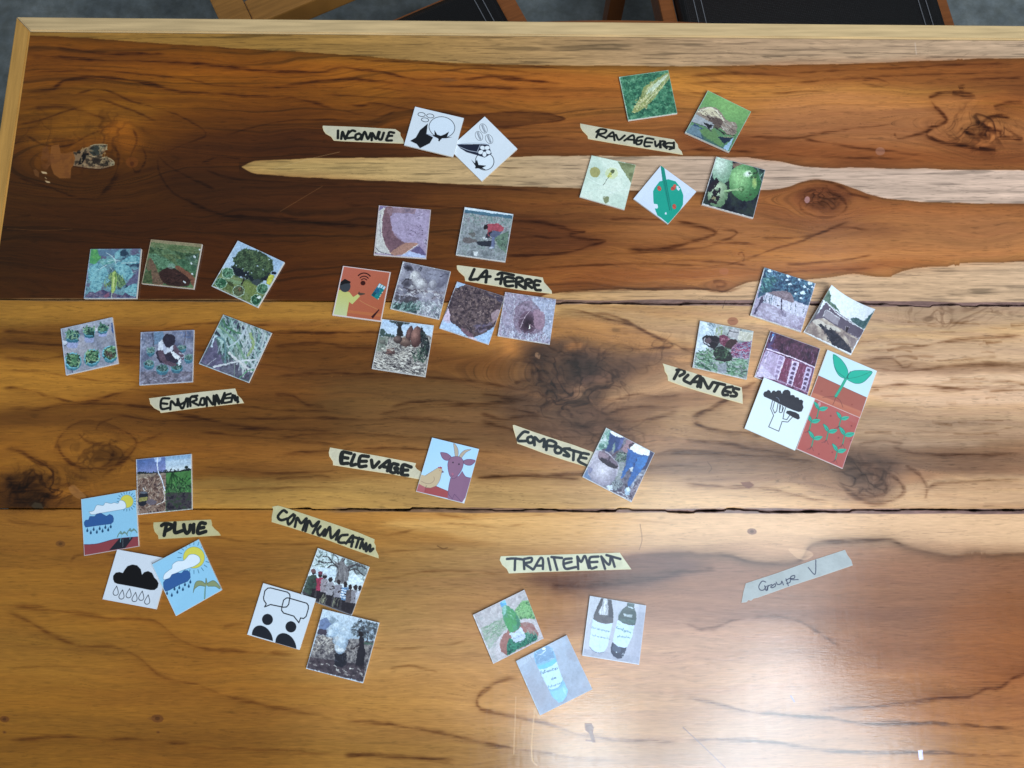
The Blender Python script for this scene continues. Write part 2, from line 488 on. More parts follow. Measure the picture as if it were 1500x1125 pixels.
P3 = """30 770 138 98 54 200 770 148 104 58 400 770 152 110 64 600 770 170 130 82 800 770 186 150 102 1000 770 196 162 114 1200 770 200 166 118 1480 770 192 156 108
30 830 146 106 58 300 830 144 102 57 500 830 146 112 70 700 830 158 128 90 900 830 146 112 82 1000 830 126 94 70 1200 830 136 104 76 1350 840 142 104 70 1480 850 134 90 54
30 880 148 108 58 300 880 144 103 56 550 880 150 122 86 750 880 164 128 90 900 880 132 100 74 1050 880 148 118 92 1250 890 132 98 70 1480 880 132 88 52
30 950 148 110 60 300 950 142 101 54 550 950 154 124 88 750 950 174 138 98 950 950 165 132 98 1080 950 165 134 100 1230 950 130 94 64 1480 950 132 88 52
30 1030 140 101 52 300 1030 138 98 52 550 1030 160 122 76 800 1030 172 138 98 1100 1030 162 130 94 1300 1030 148 106 66 1480 1030 140 94 54
30 1110 128 92 46 300 1110 128 90 46 550 1110 148 112 66 800 1110 165 132 92 1100 1110 162 130 94 1300 1110 160 118 70 1480 1110 158 112 64"""
def field(txt, sx=95.0, sy=24.0, st=8):
    v = np.array([float(t) for t in txt.split()], np.float32).reshape(-1, 5)
    gx = np.arange(-60, 2500, st*2, dtype=np.float32); gy = np.arange(-60, 1900, st, dtype=np.float32)
    GX, GY = np.meshgrid(np.minimum(gx, 1500), np.minimum(gy, 1125))
    num = 0; den = 0
    for x, y, r, g, b in v:
        w = np.exp(-((GX-x)/sx)**2*.5-((GY-y)/sy)**2*.5)+1e-7*np.exp(-((GX-x)/500)**2-((GY-y)/140)**2)+1e-14
        num = num+w[..., None]*np.array([r, g, b], np.float32); den = den+w
    C = num/den[..., None]
    def look(x, y):
        u = np.clip((x+60)/(st*2), 0, C.shape[1]-1.01); w = np.clip((y+60)/st, 0, C.shape[0]-1.01)
        i = u.astype(int); j = w.astype(int); fu = (u-i)[..., None]; fv = (w-j)[..., None]
        return (C[j, i]*(1-fu)+C[j, i+1]*fu)*(1-fv)+(C[j+1, i]*(1-fu)+C[j+1, i+1]*fu)*fv
    return look
# grain runs along the planks, wanders, and is pushed aside by knots
W1 = (fbm(X/330, Y/95, 11, 3)-.5)*44+(fbm(X/90, Y/42, 15, 3)-.5)*13
V = Y+W1
for kx, ky, A_, Lx in ((110, 235, 44, 105), (1205, 292, 22, 48), (1440, 195, 34, 70), (1055, 419, 9, 20), (197, 238, 13, 26),
                       (835, 545, 50, 95), (1268, 702, 24, 62), (58, 716, 30, 80), (150, 658, 24, 45), (880, 500, 16, 60)):
    g = A_*A_*np.exp(-((X-kx)/Lx)**2); d = V-ky
    r2 = d*d-g
    V = ky+np.where(r2 > 0, np.sign(d)*np.sqrt(np.abs(r2)), np.sqrt(np.abs(r2))*.9+(X-kx)*.12)
dx_, dy_ = (fbm(X/160, Y/30, 21, 3)-.5)*60, (fbm(X/120, Y/34, 24, 3)-.5)*26
A = np.empty(X.shape+(3,), np.float32)
s1, s2 = seam1(X), seam2(X)
for m, txt in ((Y < s1, P1), ((Y >= s1) & (Y < s2), P2), (Y >= s2, P3)):
    A[m] = field(txt)((X+dx_)[m], (Y+dy_)[m])
pl = np.where(Y < s1, 0.0, np.where(Y < s2, 37.0, 71.0)).astype(np.float32)
# broad, medium and fine figure
g1 = fbm(X/420+pl, V/26+pl, 31, 4, .6)-.5
g2 = fbm(X/210+pl, V/8.0+pl, 36, 3, .6)-.5
g3 = fbm(X/70+pl, V/2.6, 41, 2)-.5
g4 = fbm(X/16, V/1.25, 44, 2)-.5
lw = sst(.56, .78, fbm(X/480+pl, V/5.0, 51, 3, .55))                    # scattered latewood lines
amp = np.where(Y < s1, 1.0, np.where(Y < s2, 0.9, 0.5))
g0 = fbm(X/620+pl, V/62+pl, 57, 3, .55)-.5
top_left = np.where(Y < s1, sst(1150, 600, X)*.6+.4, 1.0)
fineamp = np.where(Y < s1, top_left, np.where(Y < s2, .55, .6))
A *= (1+amp*(g0*.42*(Y >= s1)+g1*0.36+(g2*0.24+g3*0.15)*fineamp)+g4*0.12-lw*np.where(Y < s1, .24*top_left, .03))[..., None]
A[Y < s1] *= np.array([1.06, 1.055, .93], np.float32)
A[(Y >= s1) & (Y < s2)] *= np.array([1.11, 1.08, 1.03], np.float32)
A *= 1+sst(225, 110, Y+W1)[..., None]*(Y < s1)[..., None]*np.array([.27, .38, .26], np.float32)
A[..., 2] *= (1-amp*g1*.12)
A[..., 1] *= (1+amp*g2*.06)
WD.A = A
X_, V_ = X, V

SAP = (196, 172, 128)
def blend(mask, col, al=1.0):
    mask = (mask*al)[..., None]
    WD.A[:] = WD.A*(1-mask)+np.asarray(col, np.float32)*mask
def curve(pts):
    p = smoothline(nums(pts), 6); o = np.argsort(p[:, 0])
    return np.interp(X, p[o, 0], p[o, 1]).astype(np.float32)
def sapband(up, lo, x0, x1, ca, cb, soft=1.2):
    """pale sapwood between two wandering lines"""
    jig = (fbm(X/26, Y/50, 61, 3)-.5)*3.2
    a = curve(up)+jig; b = curve(lo)+jig*.8 if lo is not None else s1+3
    m = sst(-soft, soft, Y-a)*sst(-soft, soft, b-Y)*(X > x0)*(X < x1)
    t = np.clip((X-x0)/(1500-x0), 0, 1)[..., None]
    col = np.array(ca, np.float32)*(1-t)+np.array(cb, np.float32)*t
    n = 1+(fbm(X/180, Y/5.5, 63, 4, .6)-.5)*.28+(fbm(X/22, Y/1.5, 67, 2)-.5)*.14-sst(.62, .8, fbm(X/60, Y/2.6, 69, 2))*.22
    m = m[..., None]
    WD.A[:] = WD.A*(1-m)+col*n[..., None]*m
    # darker rim of heartwood along the edge
    e = np.exp(-np.clip(a-Y, 0, 99)/5)*(Y < a)+(np.exp(-np.clip(Y-b, 0, 99)/5)*(Y > b) if lo is not None else 0)
    WD.A[:] *= (1-.30*e*(X > x0-4)*(X < x1))[..., None]
sapband("354 244 366 238 385 235 460 232 600 230 740 229 860 228 1000 229 1100 231 1180 243 1240 246 1350 247 1500 249 2400 255",
        "354 245 372 254 400 257 500 263 600 266 700 271 850 276 1000 281 1100 279 1150 275 1175 266 1200 263 1225 267 1250 276 1285 288 1330 294 1400 297 1500 299 2400 310", 354, 2400, (182, 158, 120), (196, 170, 132))
sapband("780 443 800 432 840 427 900 424 960 425 1040 425 1060 428 1085 418 1110 412 1200 408 1250 402 1300 406 1310 402 1340 393 1400 390 1500 384 2400 380", None, 781, 2400, (186, 150, 100), (192, 162, 116))
# the pale edge strip of the top plank
sapband("-50 10 0 10 2400 10", "-60 48 43 52 120 55 200 61 350 71 500 80 600 88 700 93 850 96 1000 97 1100 96 1250 93 1400 88 1500 85 2400 80", -60, 2400, (150, 116, 70), (190, 162, 118))
m = sst(0, 1, 1-np.abs(Y-(705+(fbm(X/120, Y/40, 81, 2)-.5)*12)-25)/22)*sst(230, 420, X)*(Y < s2)
K = WD
tint = (0.50, 0.40, 0.33)
def veins(txt, w=2.0, al=.6, **k):
    for s in txt.strip().split('\n'):
        K.vein(s, w, al, tint=tint, **k)
Z4 = lambda s: [(a/3, b/3) for a, b in nums(s)]
Z5 = lambda s: [(500+a/3, b/3) for a, b in nums(s)]
Z6 = lambda s: [(1000+a/3, b/3) for a, b in nums(s)]
Z7 = lambda s: [(780+a/3, 230+b/3) for a, b in nums(s)]
B1 = lambda s: [(a/2.922, 740+b/2.922) for a, b in nums(s)]
B2 = lambda s: [(500+a/2.922, 740+b/2.922) for a, b in nums(s)]
B3 = lambda s: [(1000+a/2.922, 740+b/2.922) for a, b in nums(s)]
L4 = lambda s: [(a/3, 400+b/3) for a, b in nums(s)]
L8 = lambda s: [(700+a/3, 400+b/3) for a, b in nums(s)]
R4 = lambda s: [(1000+a/2.96, 380+b/2.96) for a, b in nums(s)]
C6 = lambda s: [(400+a/3, 400+b/3) for a, b in nums(s)]
def vz(f, w, al, *ss, **k):
    for s in ss: K.vein(f(s), w, al, tint=tint, **k)

PT = K.patch
def burl(cx, cy, rx, ry, al=.6, sc=24, seed=0, tint=(.42, .34, .30), lum=.35):
    """knotted figure: folded creases and light and dark swirls"""
    q = K.t([(cx-rx*2.2, cy-ry*2.2), (cx+rx*2.2, cy+ry*2.2)])
    a, b, c, d = K.win(q, 2)
    x = X_[c:d, a:b]; y = Y[c:d, a:b]
    wx_ = (fbm(x/60, y/44, 500+seed, 3)-.5)*90; wy_ = (fbm(x/60, y/44, 510+seed, 3)-.5)*70
    r = np.hypot((x-cx+wx_*.35)/rx, (y-cy+wy_*.35)/ry)
    M = sst(1.45, .35, r)*al
    n1 = np.abs(2*fbm((x+wx_)/(sc*1.5), (y+wy_)/sc, 520+seed, 3, .55)-1)
    n2 = np.abs(2*fbm((x+wx_*1.3)/(sc*.7), (y+wy_*1.3)/(sc*.5), 530+seed, 2)-1)
    cr = np.clip(1-sst(.0, .16, n1), 0, 1)*.9+np.clip(1-sst(.0, .2, n2), 0, 1)*.4
    g = (fbm((x+wx_)/(sc*2.4), (y+wy_)/(sc*1.2), 540+seed, 4, .6)-.5)*2.4*lum
    F = (1+g*M)[..., None]*(1-np.clip(cr*M, 0, 1)[..., None]*(1-np.asarray(tint, np.float32)))
    K.A[c:d, a:b] *= F
# ---- top plank: golden bands, dark red-brown heart, the broad honey area at the right
PT([(45, 70), (300, 85), (620, 100), (900, 110), (900, 140), (500, 128), (250, 112), (45, 130)], (150, 92, 40), .42, 8)
PT([(50, 190), (100, 165), (170, 150), (230, 165), (200, 190), (120, 205), (60, 215)], (134, 92, 42), .6, 8)
PT([(150, 185), (185, 175), (200, 200), (185, 225), (160, 210)], (150, 94, 40), .6, 6)
PT([(60, 215), (140, 200), (170, 215), (110, 235), (50, 250)], (120, 76, 34), .5, 7)
PT([(230, 225), (300, 195), (430, 190), (560, 200), (600, 225), (360, 236), (340, 250), (600, 280), (560, 330), (380, 330), (260, 290)], (64, 36, 22), .5, 14)
PT([(60, 300), (250, 310), (420, 350), (380, 420), (100, 430), (20, 400)], (76, 42, 20), .35, 18)
PT([(590, 110), (900, 115), (980, 150), (760, 150), (600, 140)], (150, 92, 44), .45, 8)
PT([(1130, 150), (1220, 135), (1350, 150), (1370, 190), (1340, 215), (1200, 210), (1110, 190)], (176, 122, 74), .6, 16)
PT([(1380, 150), (1440, 140), (1430, 170), (1460, 180), (1500, 175), (1500, 205), (1400, 205), (1370, 185)], (168, 114, 64), .55, 8)
PT([(1060, 100), (1500, 90), (1600, 110), (1600, 140), (1400, 130), (1150, 120)], (112, 62, 32), .4, 10)
PT([(980, 190), (1140, 205), (1350, 222), (1500, 228), (1500, 244), (1250, 240), (1050, 224)], (120, 68, 34), .5, 8)
PT([(960, 310), (1060, 300), (1130, 330), (1060, 360), (960, 355), (900, 345)], (170, 118, 70), .45, 12)
PT([(1200, 330), (1350, 310), (1500, 330), (1500, 375), (1350, 390), (1200, 385)], (168, 116, 72), .4, 14)
PT([(780, 320), (850, 340), (884, 354), (840, 372), (780, 380), (700, 372), (700, 330)], (96, 56, 32), .55, 9)
PT([(880, 395), (1000, 400), (1300, 385), (1400, 378), (1300, 398), (1100, 405), (900, 420), (800, 424)], (140, 84, 44), .5, 7)
PT([(1165, 285), (1190, 272), (1225, 272), (1245, 290), (1225, 312), (1190, 310)], (104, 60, 34), .6, 5, 5)
PT([(1120, 320), (1170, 318), (1240, 322), (1330, 340), (1200, 345)], (110, 70, 44), .35, 10)
# ---- middle plank
PT([(-40, 443), (700, 446), (700, 462), (300, 474), (-40, 478)], (152, 118, 68), .5, 6)
PT([(-40, 487), (150, 486), (420, 490), (620, 500), (760, 540), (600, 560), (300, 520), (-40, 505)], (96, 62, 32), .5, 12)
PT([(-40, 530), (60, 525), (130, 532), (200, 552), (190, 575), (120, 585), (40, 600), (-40, 600)], (166, 124, 68), .7, 6, 8)
PT([(-40, 600), (100, 592), (300, 575), (500, 590), (500, 640), (300, 640), (100, 625), (-40, 625)], (86, 58, 32), .45, 12)
PT([(10, 640), (90, 625), (150, 640), (210, 660), (190, 700), (120, 730), (60, 700), (0, 690)], (146, 104, 54), .5, 12)
PT([(0, 700), (30, 695), (70, 700), (80, 730), (60, 745), (0, 742)], (60, 38, 20), .6, 8)
PT([(100, 660), (140, 650), (180, 665), (170, 695), (130, 705)], (104, 72, 38), .5, 8)
PT([(280, 706), (500, 704), (800, 702), (1000, 708), (1180, 716), (1180, 745), (280, 745)], (176, 146, 100), .65, 5, 5)
PT([(480, 560), (640, 560), (760, 590), (800, 640), (700, 660), (560, 640), (480, 610)], (98, 76, 54), .5, 14)
PT([(630, 470), (700, 480), (760, 490), (720, 520), (640, 510)], (160, 118, 66), .5, 9)
PT([(790, 445), (880, 455), (1000, 470), (1100, 478), (1060, 505), (960, 490), (880, 470), (800, 462)], (172, 142, 98), .55, 6)
PT([(800, 470), (870, 472), (960, 500), (990, 515), (900, 520), (820, 500)], (140, 102, 58), .55, 10)
PT([(768, 505), (800, 500), (850, 503), (900, 520), (950, 518), (1010, 516), (960, 532), (910, 552), (885, 575), (900, 610), (930, 640), (905, 668), (860, 640), (820, 600), (790, 565), (772, 540)], (84, 62, 48), .72, 9, 10, sx=40, sy=30)
PT([(845, 520), (875, 525), (880, 550), (850, 565), (838, 540)], (50, 38, 34), .55, 7, 6, sx=30, sy=30)
PT([(775, 510), (805, 510), (800, 530), (780, 535)], (60, 44, 38), .5, 5, 5, sx=30, sy=30)
PT([(740, 560), (790, 590), (850, 630), (900, 660), (860, 672), (790, 650), (730, 600)], (96, 74, 58), .6, 10)
PT([(905, 560), (960, 548), (1040, 545), (1040, 575), (960, 585), (900, 598)], (178, 144, 100), .65, 8)
PT([(960, 600), (1015, 590), (1100, 590), (1160, 610), (1080, 640), (1000, 640)], (170, 138, 94), .6, 9)
PT([(890, 600), (1000, 575), (1100, 565), (1180, 560), (1060, 590), (960, 606), (900, 625)], (116, 86, 60), .5, 6)
PT([(1270, 500), (1500, 490), (1560, 500), (1560, 530), (1300, 530)], (190, 160, 118), .6, 8)
PT([(1260, 545), (1500, 548), (1560, 560), (1560, 590), (1300, 590)], (196, 166, 124), .65, 7)
PT([(1270, 610), (1500, 605), (1560, 640), (1300, 645)], (184, 154, 112), .55, 8)
PT([(1180, 448), (1500, 450), (1560, 470), (1400, 486), (1250, 490)], (150, 128, 98), .5, 9)
PT([(1290, 528), (1400, 530), (1560, 536), (1560, 546), (1300, 543)], (128, 98, 66), .5, 4)
PT([(920, 660), (1100, 655), (1250, 648), (1400, 655), (1560, 665), (1560, 690), (1340, 690), (1300, 735), (1220, 735), (1150, 705), (1000, 705), (920, 690)], (126, 98, 70), .6, 10)
PT([(1230, 670), (1270, 662), (1310, 675), (1310, 715), (1270, 730), (1238, 712)], (86, 66, 50), .6, 8, 8, sx=36, sy=26)
PT([(1350, 706), (1420, 700), (1560, 702), (1560, 738), (1300, 742)], (184, 154, 108), .6, 7)
PT([(1200, 642), (1300, 648), (1420, 646), (1420, 656), (1260, 656)], (186, 158, 116), .5, 5)
burl(835, 556, 84, 58, .8, 22, 0, (.45, .37, .35), .55)
burl(880, 636, 80, 26, .42, 22, 1); burl(60, 712, 70, 34, .7, 18, 2, lum=.5); burl(150, 662, 60, 34, .42, 22, 3)
burl(1268, 696, 44, 28, .7, 17, 4, lum=.4); burl(1440, 188, 54, 30, .62, 20, 5, (.36, .26, .22)); burl(120, 205, 110, 52, .36, 26, 6, (.5, .42, .36))
burl(1208, 292, 32, 18, .6, 14, 7); burl(960, 520, 80, 30, .35, 24, 8); burl(1400, 460, 90, 16, .3, 20, 9)
# ---- front plank
PT([(-40, 752), (400, 755), (900, 752), (900, 790), (500, 800), (-40, 790)], (172, 128, 72), .4, 10)
PT([(560, 765), (900, 758), (1500, 756), (1560, 795), (1330, 795), (1180, 785), (1000, 802), (760, 800)], (208, 174, 122), .55, 7)
PT([(900, 840), (1000, 850), (1200, 830), (1500, 820), (1560, 900), (1300, 960), (1230, 930), (1200, 905), (1080, 902), (1000, 915), (900, 880)], (138, 98, 66), .45, 16)
PT([(1390, 880), (1500, 870), (1560, 1000), (1440, 1000)], (146, 92, 48), .5, 18)
PT([(450, 900), (700, 980), (900, 1000), (800, 1060), (500, 1000)], (178, 138, 92), .4, 18)
# top plank, left
vz(Z4, 2.4, .8, "240 208 400 228 520 235 740 238", "100 245 220 248 400 262 600 268 850 278 1000 295 1200 312 1500 318", "95 432 130 408 230 392 280 355 400 340 520 345 650 370 780 398 1000 415 1150 425 1300 430 1500 490", "800 870 900 920 1000 950 1150 955 1300 970 1500 990 1700 1000", shade=5)
vz(Z4, 1.6, .6, "120 320 300 312 430 312 600 325 800 345 1000 380 1300 385 1600 390", "990 592 1170 545 1300 530 1500 530 1700 540", "690 680 760 655 880 610 905 590 870 555 780 510 700 480 560 440 440 395 300 420", "690 680 740 730 830 780 950 840", "690 690 700 760 760 850 860 900", "880 720 960 690 1060 700", "890 740 1000 780 1200 800 1500 812", "100 590 200 640 300 640 400 590 480 560", "60 780 200 820 330 870 450 880", "60 560 200 520 350 470 440 440 560 480 700 540", "500 640 520 700 500 780 440 860", "580 560 600 620 570 700 600 760 640 700 620 640")
vz(Z4, 3, .5, "20 940 60 950 140 945", "420 880 470 830 520 760", "140 480 260 470 400 500 500 540", shade=6)
# top plank, middle
vz(Z5, 2.0, .75, "-300 318 -100 318 0 300 100 310 200 320 300 345 380 350 460 345 560 348 650 335 720 340 850 355 1000 370", "-300 380 0 350 200 360 400 375 600 385 800 390 1000 385", "0 455 80 465 150 455 300 480 420 495 560 510 700 495 860 495 980 520 900 540 700 560 600 562", shade=4)
vz(Z5, 1.4, .55, "100 385 300 400 600 412 1000 430", "0 480 80 503 180 512 240 488", "640 330 720 350 800 352", "-100 415 200 430 420 440 700 455", "0 260 300 275 600 290 1000 300", "500 600 700 610 900 600 1050 620", "300 650 500 640 800 650", "0 900 300 905 700 920", "760 515 860 520 940 525", "400 320 620 300 900 330")
K.p(Z5("560 505 700 495 860 495 985 520 900 540 700 562 560 560 480 530"), (70, 40, 22), .45, sm=True)
K.vein(Z5("300 800 500 820 700 830 1000 860"), 1.5, .5, tint=tint)
for s in ("580 740 700 738 990 742", "620 770 700 776 820 780", "160 838 260 842"): K.vein(Z5(s), 1.2, .55, tint=(.45, .42, .4), br=1.2)
# top plank, right
vz(Z6, 1.8, .6, "0 330 200 325 500 320 900 300 1100 290 1500 280", "0 370 150 362 400 365 700 350 1000 330 1500 320", "0 405 200 415 500 405 700 395 780 370", "0 340 300 330 600 345 800 340", "780 355 840 345 910 368 870 382 800 370 780 355", "1100 352 1300 350 1500 340", "250 600 400 607 500 608 650 580 800 560 950 545", "520 610 700 640 850 660 1070 680", "0 655 300 670 600 690 1000 700", "930 580 940 610 1000 600 1100 570")
vz(Z6, 2.6, .9, "1075 432 1130 412 1200 404 1280 415", "1085 430 1110 470 1160 530 1100 560 1070 590 1110 620 1200 635 1300 655 1400 662", "1360 470 1420 455 1500 450", "1225 580 1300 560 1340 520 1400 510 1440 520", "1290 520 1330 560 1400 580 1390 600 1440 610 1500 620", "1240 580 1290 600 1340 590", "1210 384 1245 386", "1300 650 1380 660", shade=8, br=.3)
vz(Z6, 3.0, .7, "1300 600 1330 560 1310 530", "1180 410 1240 425 1290 420", "1420 560 1470 600 1500 605", "1080 600 1150 630 1260 640")
vz(Z7, 2.2, .7, "-200 275 0 285 100 300 180 325 235 330 160 345 250 362 320 372 250 390 170 415 0 432 -200 440", "620 275 720 300 805 330 740 365 640 390 520 410 400 410", shade=8)
vz(Z7, 1.6, .55, "330 275 500 275 620 277", "1500 320 1350 312 1250 340 1180 370 1080 400 1000 430 900 460", "550 470 700 452 820 460 950 480", "100 600 200 592 400 582 650 577 760 582 800 594 860 591 950 562", "-100 500 200 480 500 470 800 480 1000 440", "300 430 500 420 700 405 850 380 1000 390", "820 320 900 330 860 360 780 380", "1000 360 1200 350 1400 280", "900 430 920 420 930 450 915 462", "-200 360 0 350 80 360 150 350", "1100 470 1300 460 1500 430", "1000 520 1200 500 1500 490")
vz(Z7, 2.4, .6, "1165 190 1190 240 1260 262 1330 262 1380 220 1340 170 1270 150", "1190 190 1230 220 1290 240 1330 220", "1160 120 1240 100 1330 120 1400 160 1500 190", "790 555 815 548 850 556 830 570 800 566")
# middle plank
vz(L4, 2.2, .65, "0 507 60 505 150 520 200 540 250 546 330 566 430 556 500 532 590 515", "0 595 150 600 300 575 600 585 800 620 1100 680 1500 690", "0 256 150 260 300 268 500 262", "1000 270 1200 262 1500 265", "0 370 160 380 300 362 500 345 700 350", "230 800 260 720 330 660 430 650 540 690 600 740 570 800 510 850 440 900", "500 850 560 770 640 735 720 700", "30 1038 40 980 60 940 120 920 180 930 230 890 220 860 160 830 100 790 40 780 0 790", "350 970 290 930 240 960 230 1000", "250 740 270 800 330 850 420 860 480 830 500 770", shade=7)
vz(L4, 1.5, .5, "0 300 300 320 700 330 1100 350 1500 345", "0 430 200 440 380 470 600 480 900 500", "600 530 900 560 1200 600 1500 610", "900 400 1100 400 1300 420 1500 430", "850 700 1100 720 1500 760", "850 850 1200 880 1500 870", "860 960 1100 950 1500 940", "340 700 380 740 460 760 520 740", "420 690 440 660 500 640", "700 250 900 220 1200 230", "480 620 700 650 1000 640 1500 640")
vz(L4, 5, .7, "40 960 100 945 180 960 220 1000", "20 900 60 930 80 990 120 1020", "50 1010 120 1000 200 1020", shade=8, br=.2)
vz(C6, 2.0, .55, "0 265 300 262 700 265 1000 285", "0 320 200 305 300 320 500 330", "0 450 300 440 600 450 900 480 1100 520", "0 530 80 540 150 580 230 585", "500 590 700 560 900 575 1100 560", "450 620 700 580 1000 590 1200 630", "0 620 300 640 600 640 900 660 1050 690", "0 800 400 770 800 780 1000 790", "900 650 1100 700 1300 720 1500 700", "0 720 300 700 600 720 900 730", "0 905 200 890 260 905", "880 900 1100 890 1360 905", shade=6)
vz(L8, 2.0, .6, "340 160 450 165 560 200 700 240 850 320", "400 170 600 190 760 270 860 320 720 340 620 330", "0 530 200 560 420 570 520 580", "930 640 1000 600 1080 560 1180 535", "935 640 960 665 1050 690 1180 700 1250 720", "550 640 640 650 760 640 880 610", "450 670 520 720 640 770 760 800 900 790 1100 800", "760 800 900 780 1200 800 1500 830", "0 620 100 640 250 630 400 660 520 690", "450 500 500 580 560 620 620 600 700 590 900 590", "500 540 600 560 700 530 800 540 900 530", "880 330 1000 340 1200 300", "0 900 300 890 500 880 800 850 1100 850", shade=6)
# the dark burl
rr_ = random.Random(9)
for i in range(34):
    cx, cy = rr_.gauss(400, 95), rr_.gauss(470, 85); an = rr_.uniform(-.4, 2.6)
    pts = [(cx+math.cos(an+t*.5)*t*42, cy+math.sin(an+t*.5)*t*34) for t in np.linspace(-1, 1, 5)]
    K.vein([(700+a/3, 400+b/3) for a, b in pts], rr_.uniform(1.2, 3.4), rr_.uniform(.25, .6), tint=(.55, .47, .44), br=.3)
K.p(L8("255 350 272 358 268 378 250 366"), (186, 150, 112), .6, sm=True, nzs=6, thr=.35)
PT(L8("380 318 440 308 450 330 390 342"), (176, 122, 68), .8, 3, 3)
PT(L8("100 300 160 320 190 370 120 350"), (176, 124, 70), .7, 4, 4)
PT(L8("440 500 480 520 450 570 420 540"), (156, 122, 86), .6, 4, 4)
# knot at the right of the middle plank
vz(R4, 2.4, .6, "560 830 700 850 760 880 860 880 960 890", "680 930 760 900 850 910 930 960 960 1010 900 1050 800 1055 720 1010 680 960", "720 960 800 930 870 960 880 1010 800 1030 740 1000", "960 890 1020 930 1060 990 1050 1040", "900 810 1000 840 1200 845 1480 830", "40 690 120 650 200 600 260 560 330 520", "45 700 100 730 200 750 260 760", "750 800 850 790 960 800", "760 400 900 390 1200 350 1480 330", "800 470 1000 480 1300 450 1480 470", "780 560 1000 540 1200 560 1480 550", "0 780 200 800 300 820 500 850", "0 970 200 990 280 985 400 1000 650 1060", "1060 1000 1100 970 1300 960 1480 950", "760 440 900 430 960 470 1000 440", shade=6)
for i in range(60):
    x, y = rr_.uniform(1240, 1500), rr_.uniform(470, 640); L_ = rr_.uniform(15, 70)
    K.vein([(x, y), (x+L_/2, y+rr_.uniform(-2, 2)), (x+L_, y+rr_.uniform(-3, 3))], rr_.uniform(.8, 2.2), rr_.uniform(.25, .5), tint=(.62, .52, .42), br=.3)
for cx, cy in ((277, 980),): K.p(R4("250 968 290 965 310 980 285 995 262 985"), (112, 76, 56), .8)
K.e(1073, 471, 8, 6, (140, 92, 62), 0, .75)
# bottom plank

for s in ("0 430 150 440 260 450 400 475 500 485 640 490 700 520 760 570 850 610 1000 625 1200 635 1300 640", "0 450 80 480 170 530 250 570 340 605 440 600 520 620 600 660 700 740 850 770 950 810 1100 850 1300 890 1461 920", "0 1010 200 995 400 1000 560 1000 700 1015 850 1035 1000 1040 1200 1050 1461 1065"):
    K.vein(B1(s), 2.2, .5, tint=(.62, .52, .44), shade=10)
for s in ("0 920 150 935 300 955 480 990 620 1020 800 1050 1000 1080 1200 1095", "780 745 700 750 620 790 580 830 590 865 650 890 750 910 850 930 950 960 1040 985 1200 1005 1461 1010", "0 1065 200 1075 500 1095"): K.vein(B2(s), 2.4, .65, tint=(.5, .4, .36), shade=4)
for s in ("0 95 200 130 420 80 700 100", "350 30 600 60 900 40", "700 90 900 70 1100 60 1461 80", "0 250 200 200 500 190", "100 330 400 280 700 300", "0 600 250 620 500 590 560 560", "200 700 300 690 420 720"): K.vein(B2(s), 1.4, .35, tint=tint)
for s in ("0 70 300 90 700 80", "850 120 1000 150 1200 170 1400 160", "300 260 320 220 420 210 600 230", "40 700 200 690 400 700", "950 520 1040 510 1100 540"): K.vein(B1(s), 1.5, .3, tint=tint)
for s in ("0 825 100 840 200 865 250 880 340 893 430 900 560 908 650 918 740 930 900 935 1050 935 1250 945 1461 955", "0 1008 200 1005 400 1020 600 1050 800 1060 1000 1055 1180 1065 1461 1070"): K.vein(B3(s), 2.2, .8, tint=(.42, .34, .32), shade=3)
for s in ("560 885 700 870 900 855 1100 830 1230 820 1300 790 1350 790 1400 750 1461 725 1600 700", "0 200 70 207 200 215 300 240 400 248 500 235 560 205", "560 165 700 155 800 148 880 148 950 172 1040 192 1150 215 1250 202 1330 210 1461 202", "0 505 80 530 150 520 230 490 380 480 450 490 520 510 600 560 680 620", "-300 330 -150 300 0 290 150 280"): K.vein(B3(s), 2.2, .7, tint=(.5, .4, .36), shade=12, side=-1)
# grey-brown heart figure at the right of the bottom plank, paler wood above its edge
up = curve("700 822 900 815 930 812 1000 808 1024 811 1068 813 1100 822 1137 825 1171 820 1190 796 1240 790 1301 789 1325 799 1356 806 1393 814 1428 809 1455 812 1500 809 2400 800")
m = sst(-2, 2, up-Y)*(Y > s2)*sst(640, 900, X)
blend(m, (202, 168, 118), .5)
WD.A[:] *= (1-(np.exp(-np.abs(Y-up-3)/7)*.26*sst(900, 1000, X)*(Y > s2)))[..., None]
K.p([(1155, 804), (1180, 806), (1191, 812), (1186, 818), (1176, 821), (1163, 815)], (206, 172, 122), .5, sm=True)
PT([(930, 812), (1010, 811), (1030, 835), (940, 862), (830, 872), (760, 850), (860, 838)], (100, 74, 64), .65, 9)
K.vein([(800, 858), (860, 858), (910, 852), (960, 848), (1010, 838)], 4, .6, tint=(.5, .42, .46), shade=10)
for q, c, r in (((88, 797), (108, 76, 50), 7), ((230, 1053), (98, 64, 42), 9), ((6, 1054), (96, 62, 40), 7), ((1101, 779), (110, 84, 66), 7), ((231, 1073), (104, 70, 44), 3), ((6, 1073), (104, 70, 44), 3)):
    K.e(q[0], q[1], r, r*.65, c, 5, .75); K.e(q[0], q[1], r*.4, r*.3, tuple(v*.7 for v in c), 0, .6)
K.p([(214, 1053), (224, 1050), (224, 1056)], (110, 76, 48), .6)
# pores: short dark dashes
rg = np.random.default_rng(3)
dash = sst(.66, .9, fbm(X/17, V/1.0, 91, 2))*(0.35+.65*fbm(X/110, Y/40, 95, 2))
WD.A[:] *= (1-dash*np.where(Y < s2, .22, .15))[..., None]
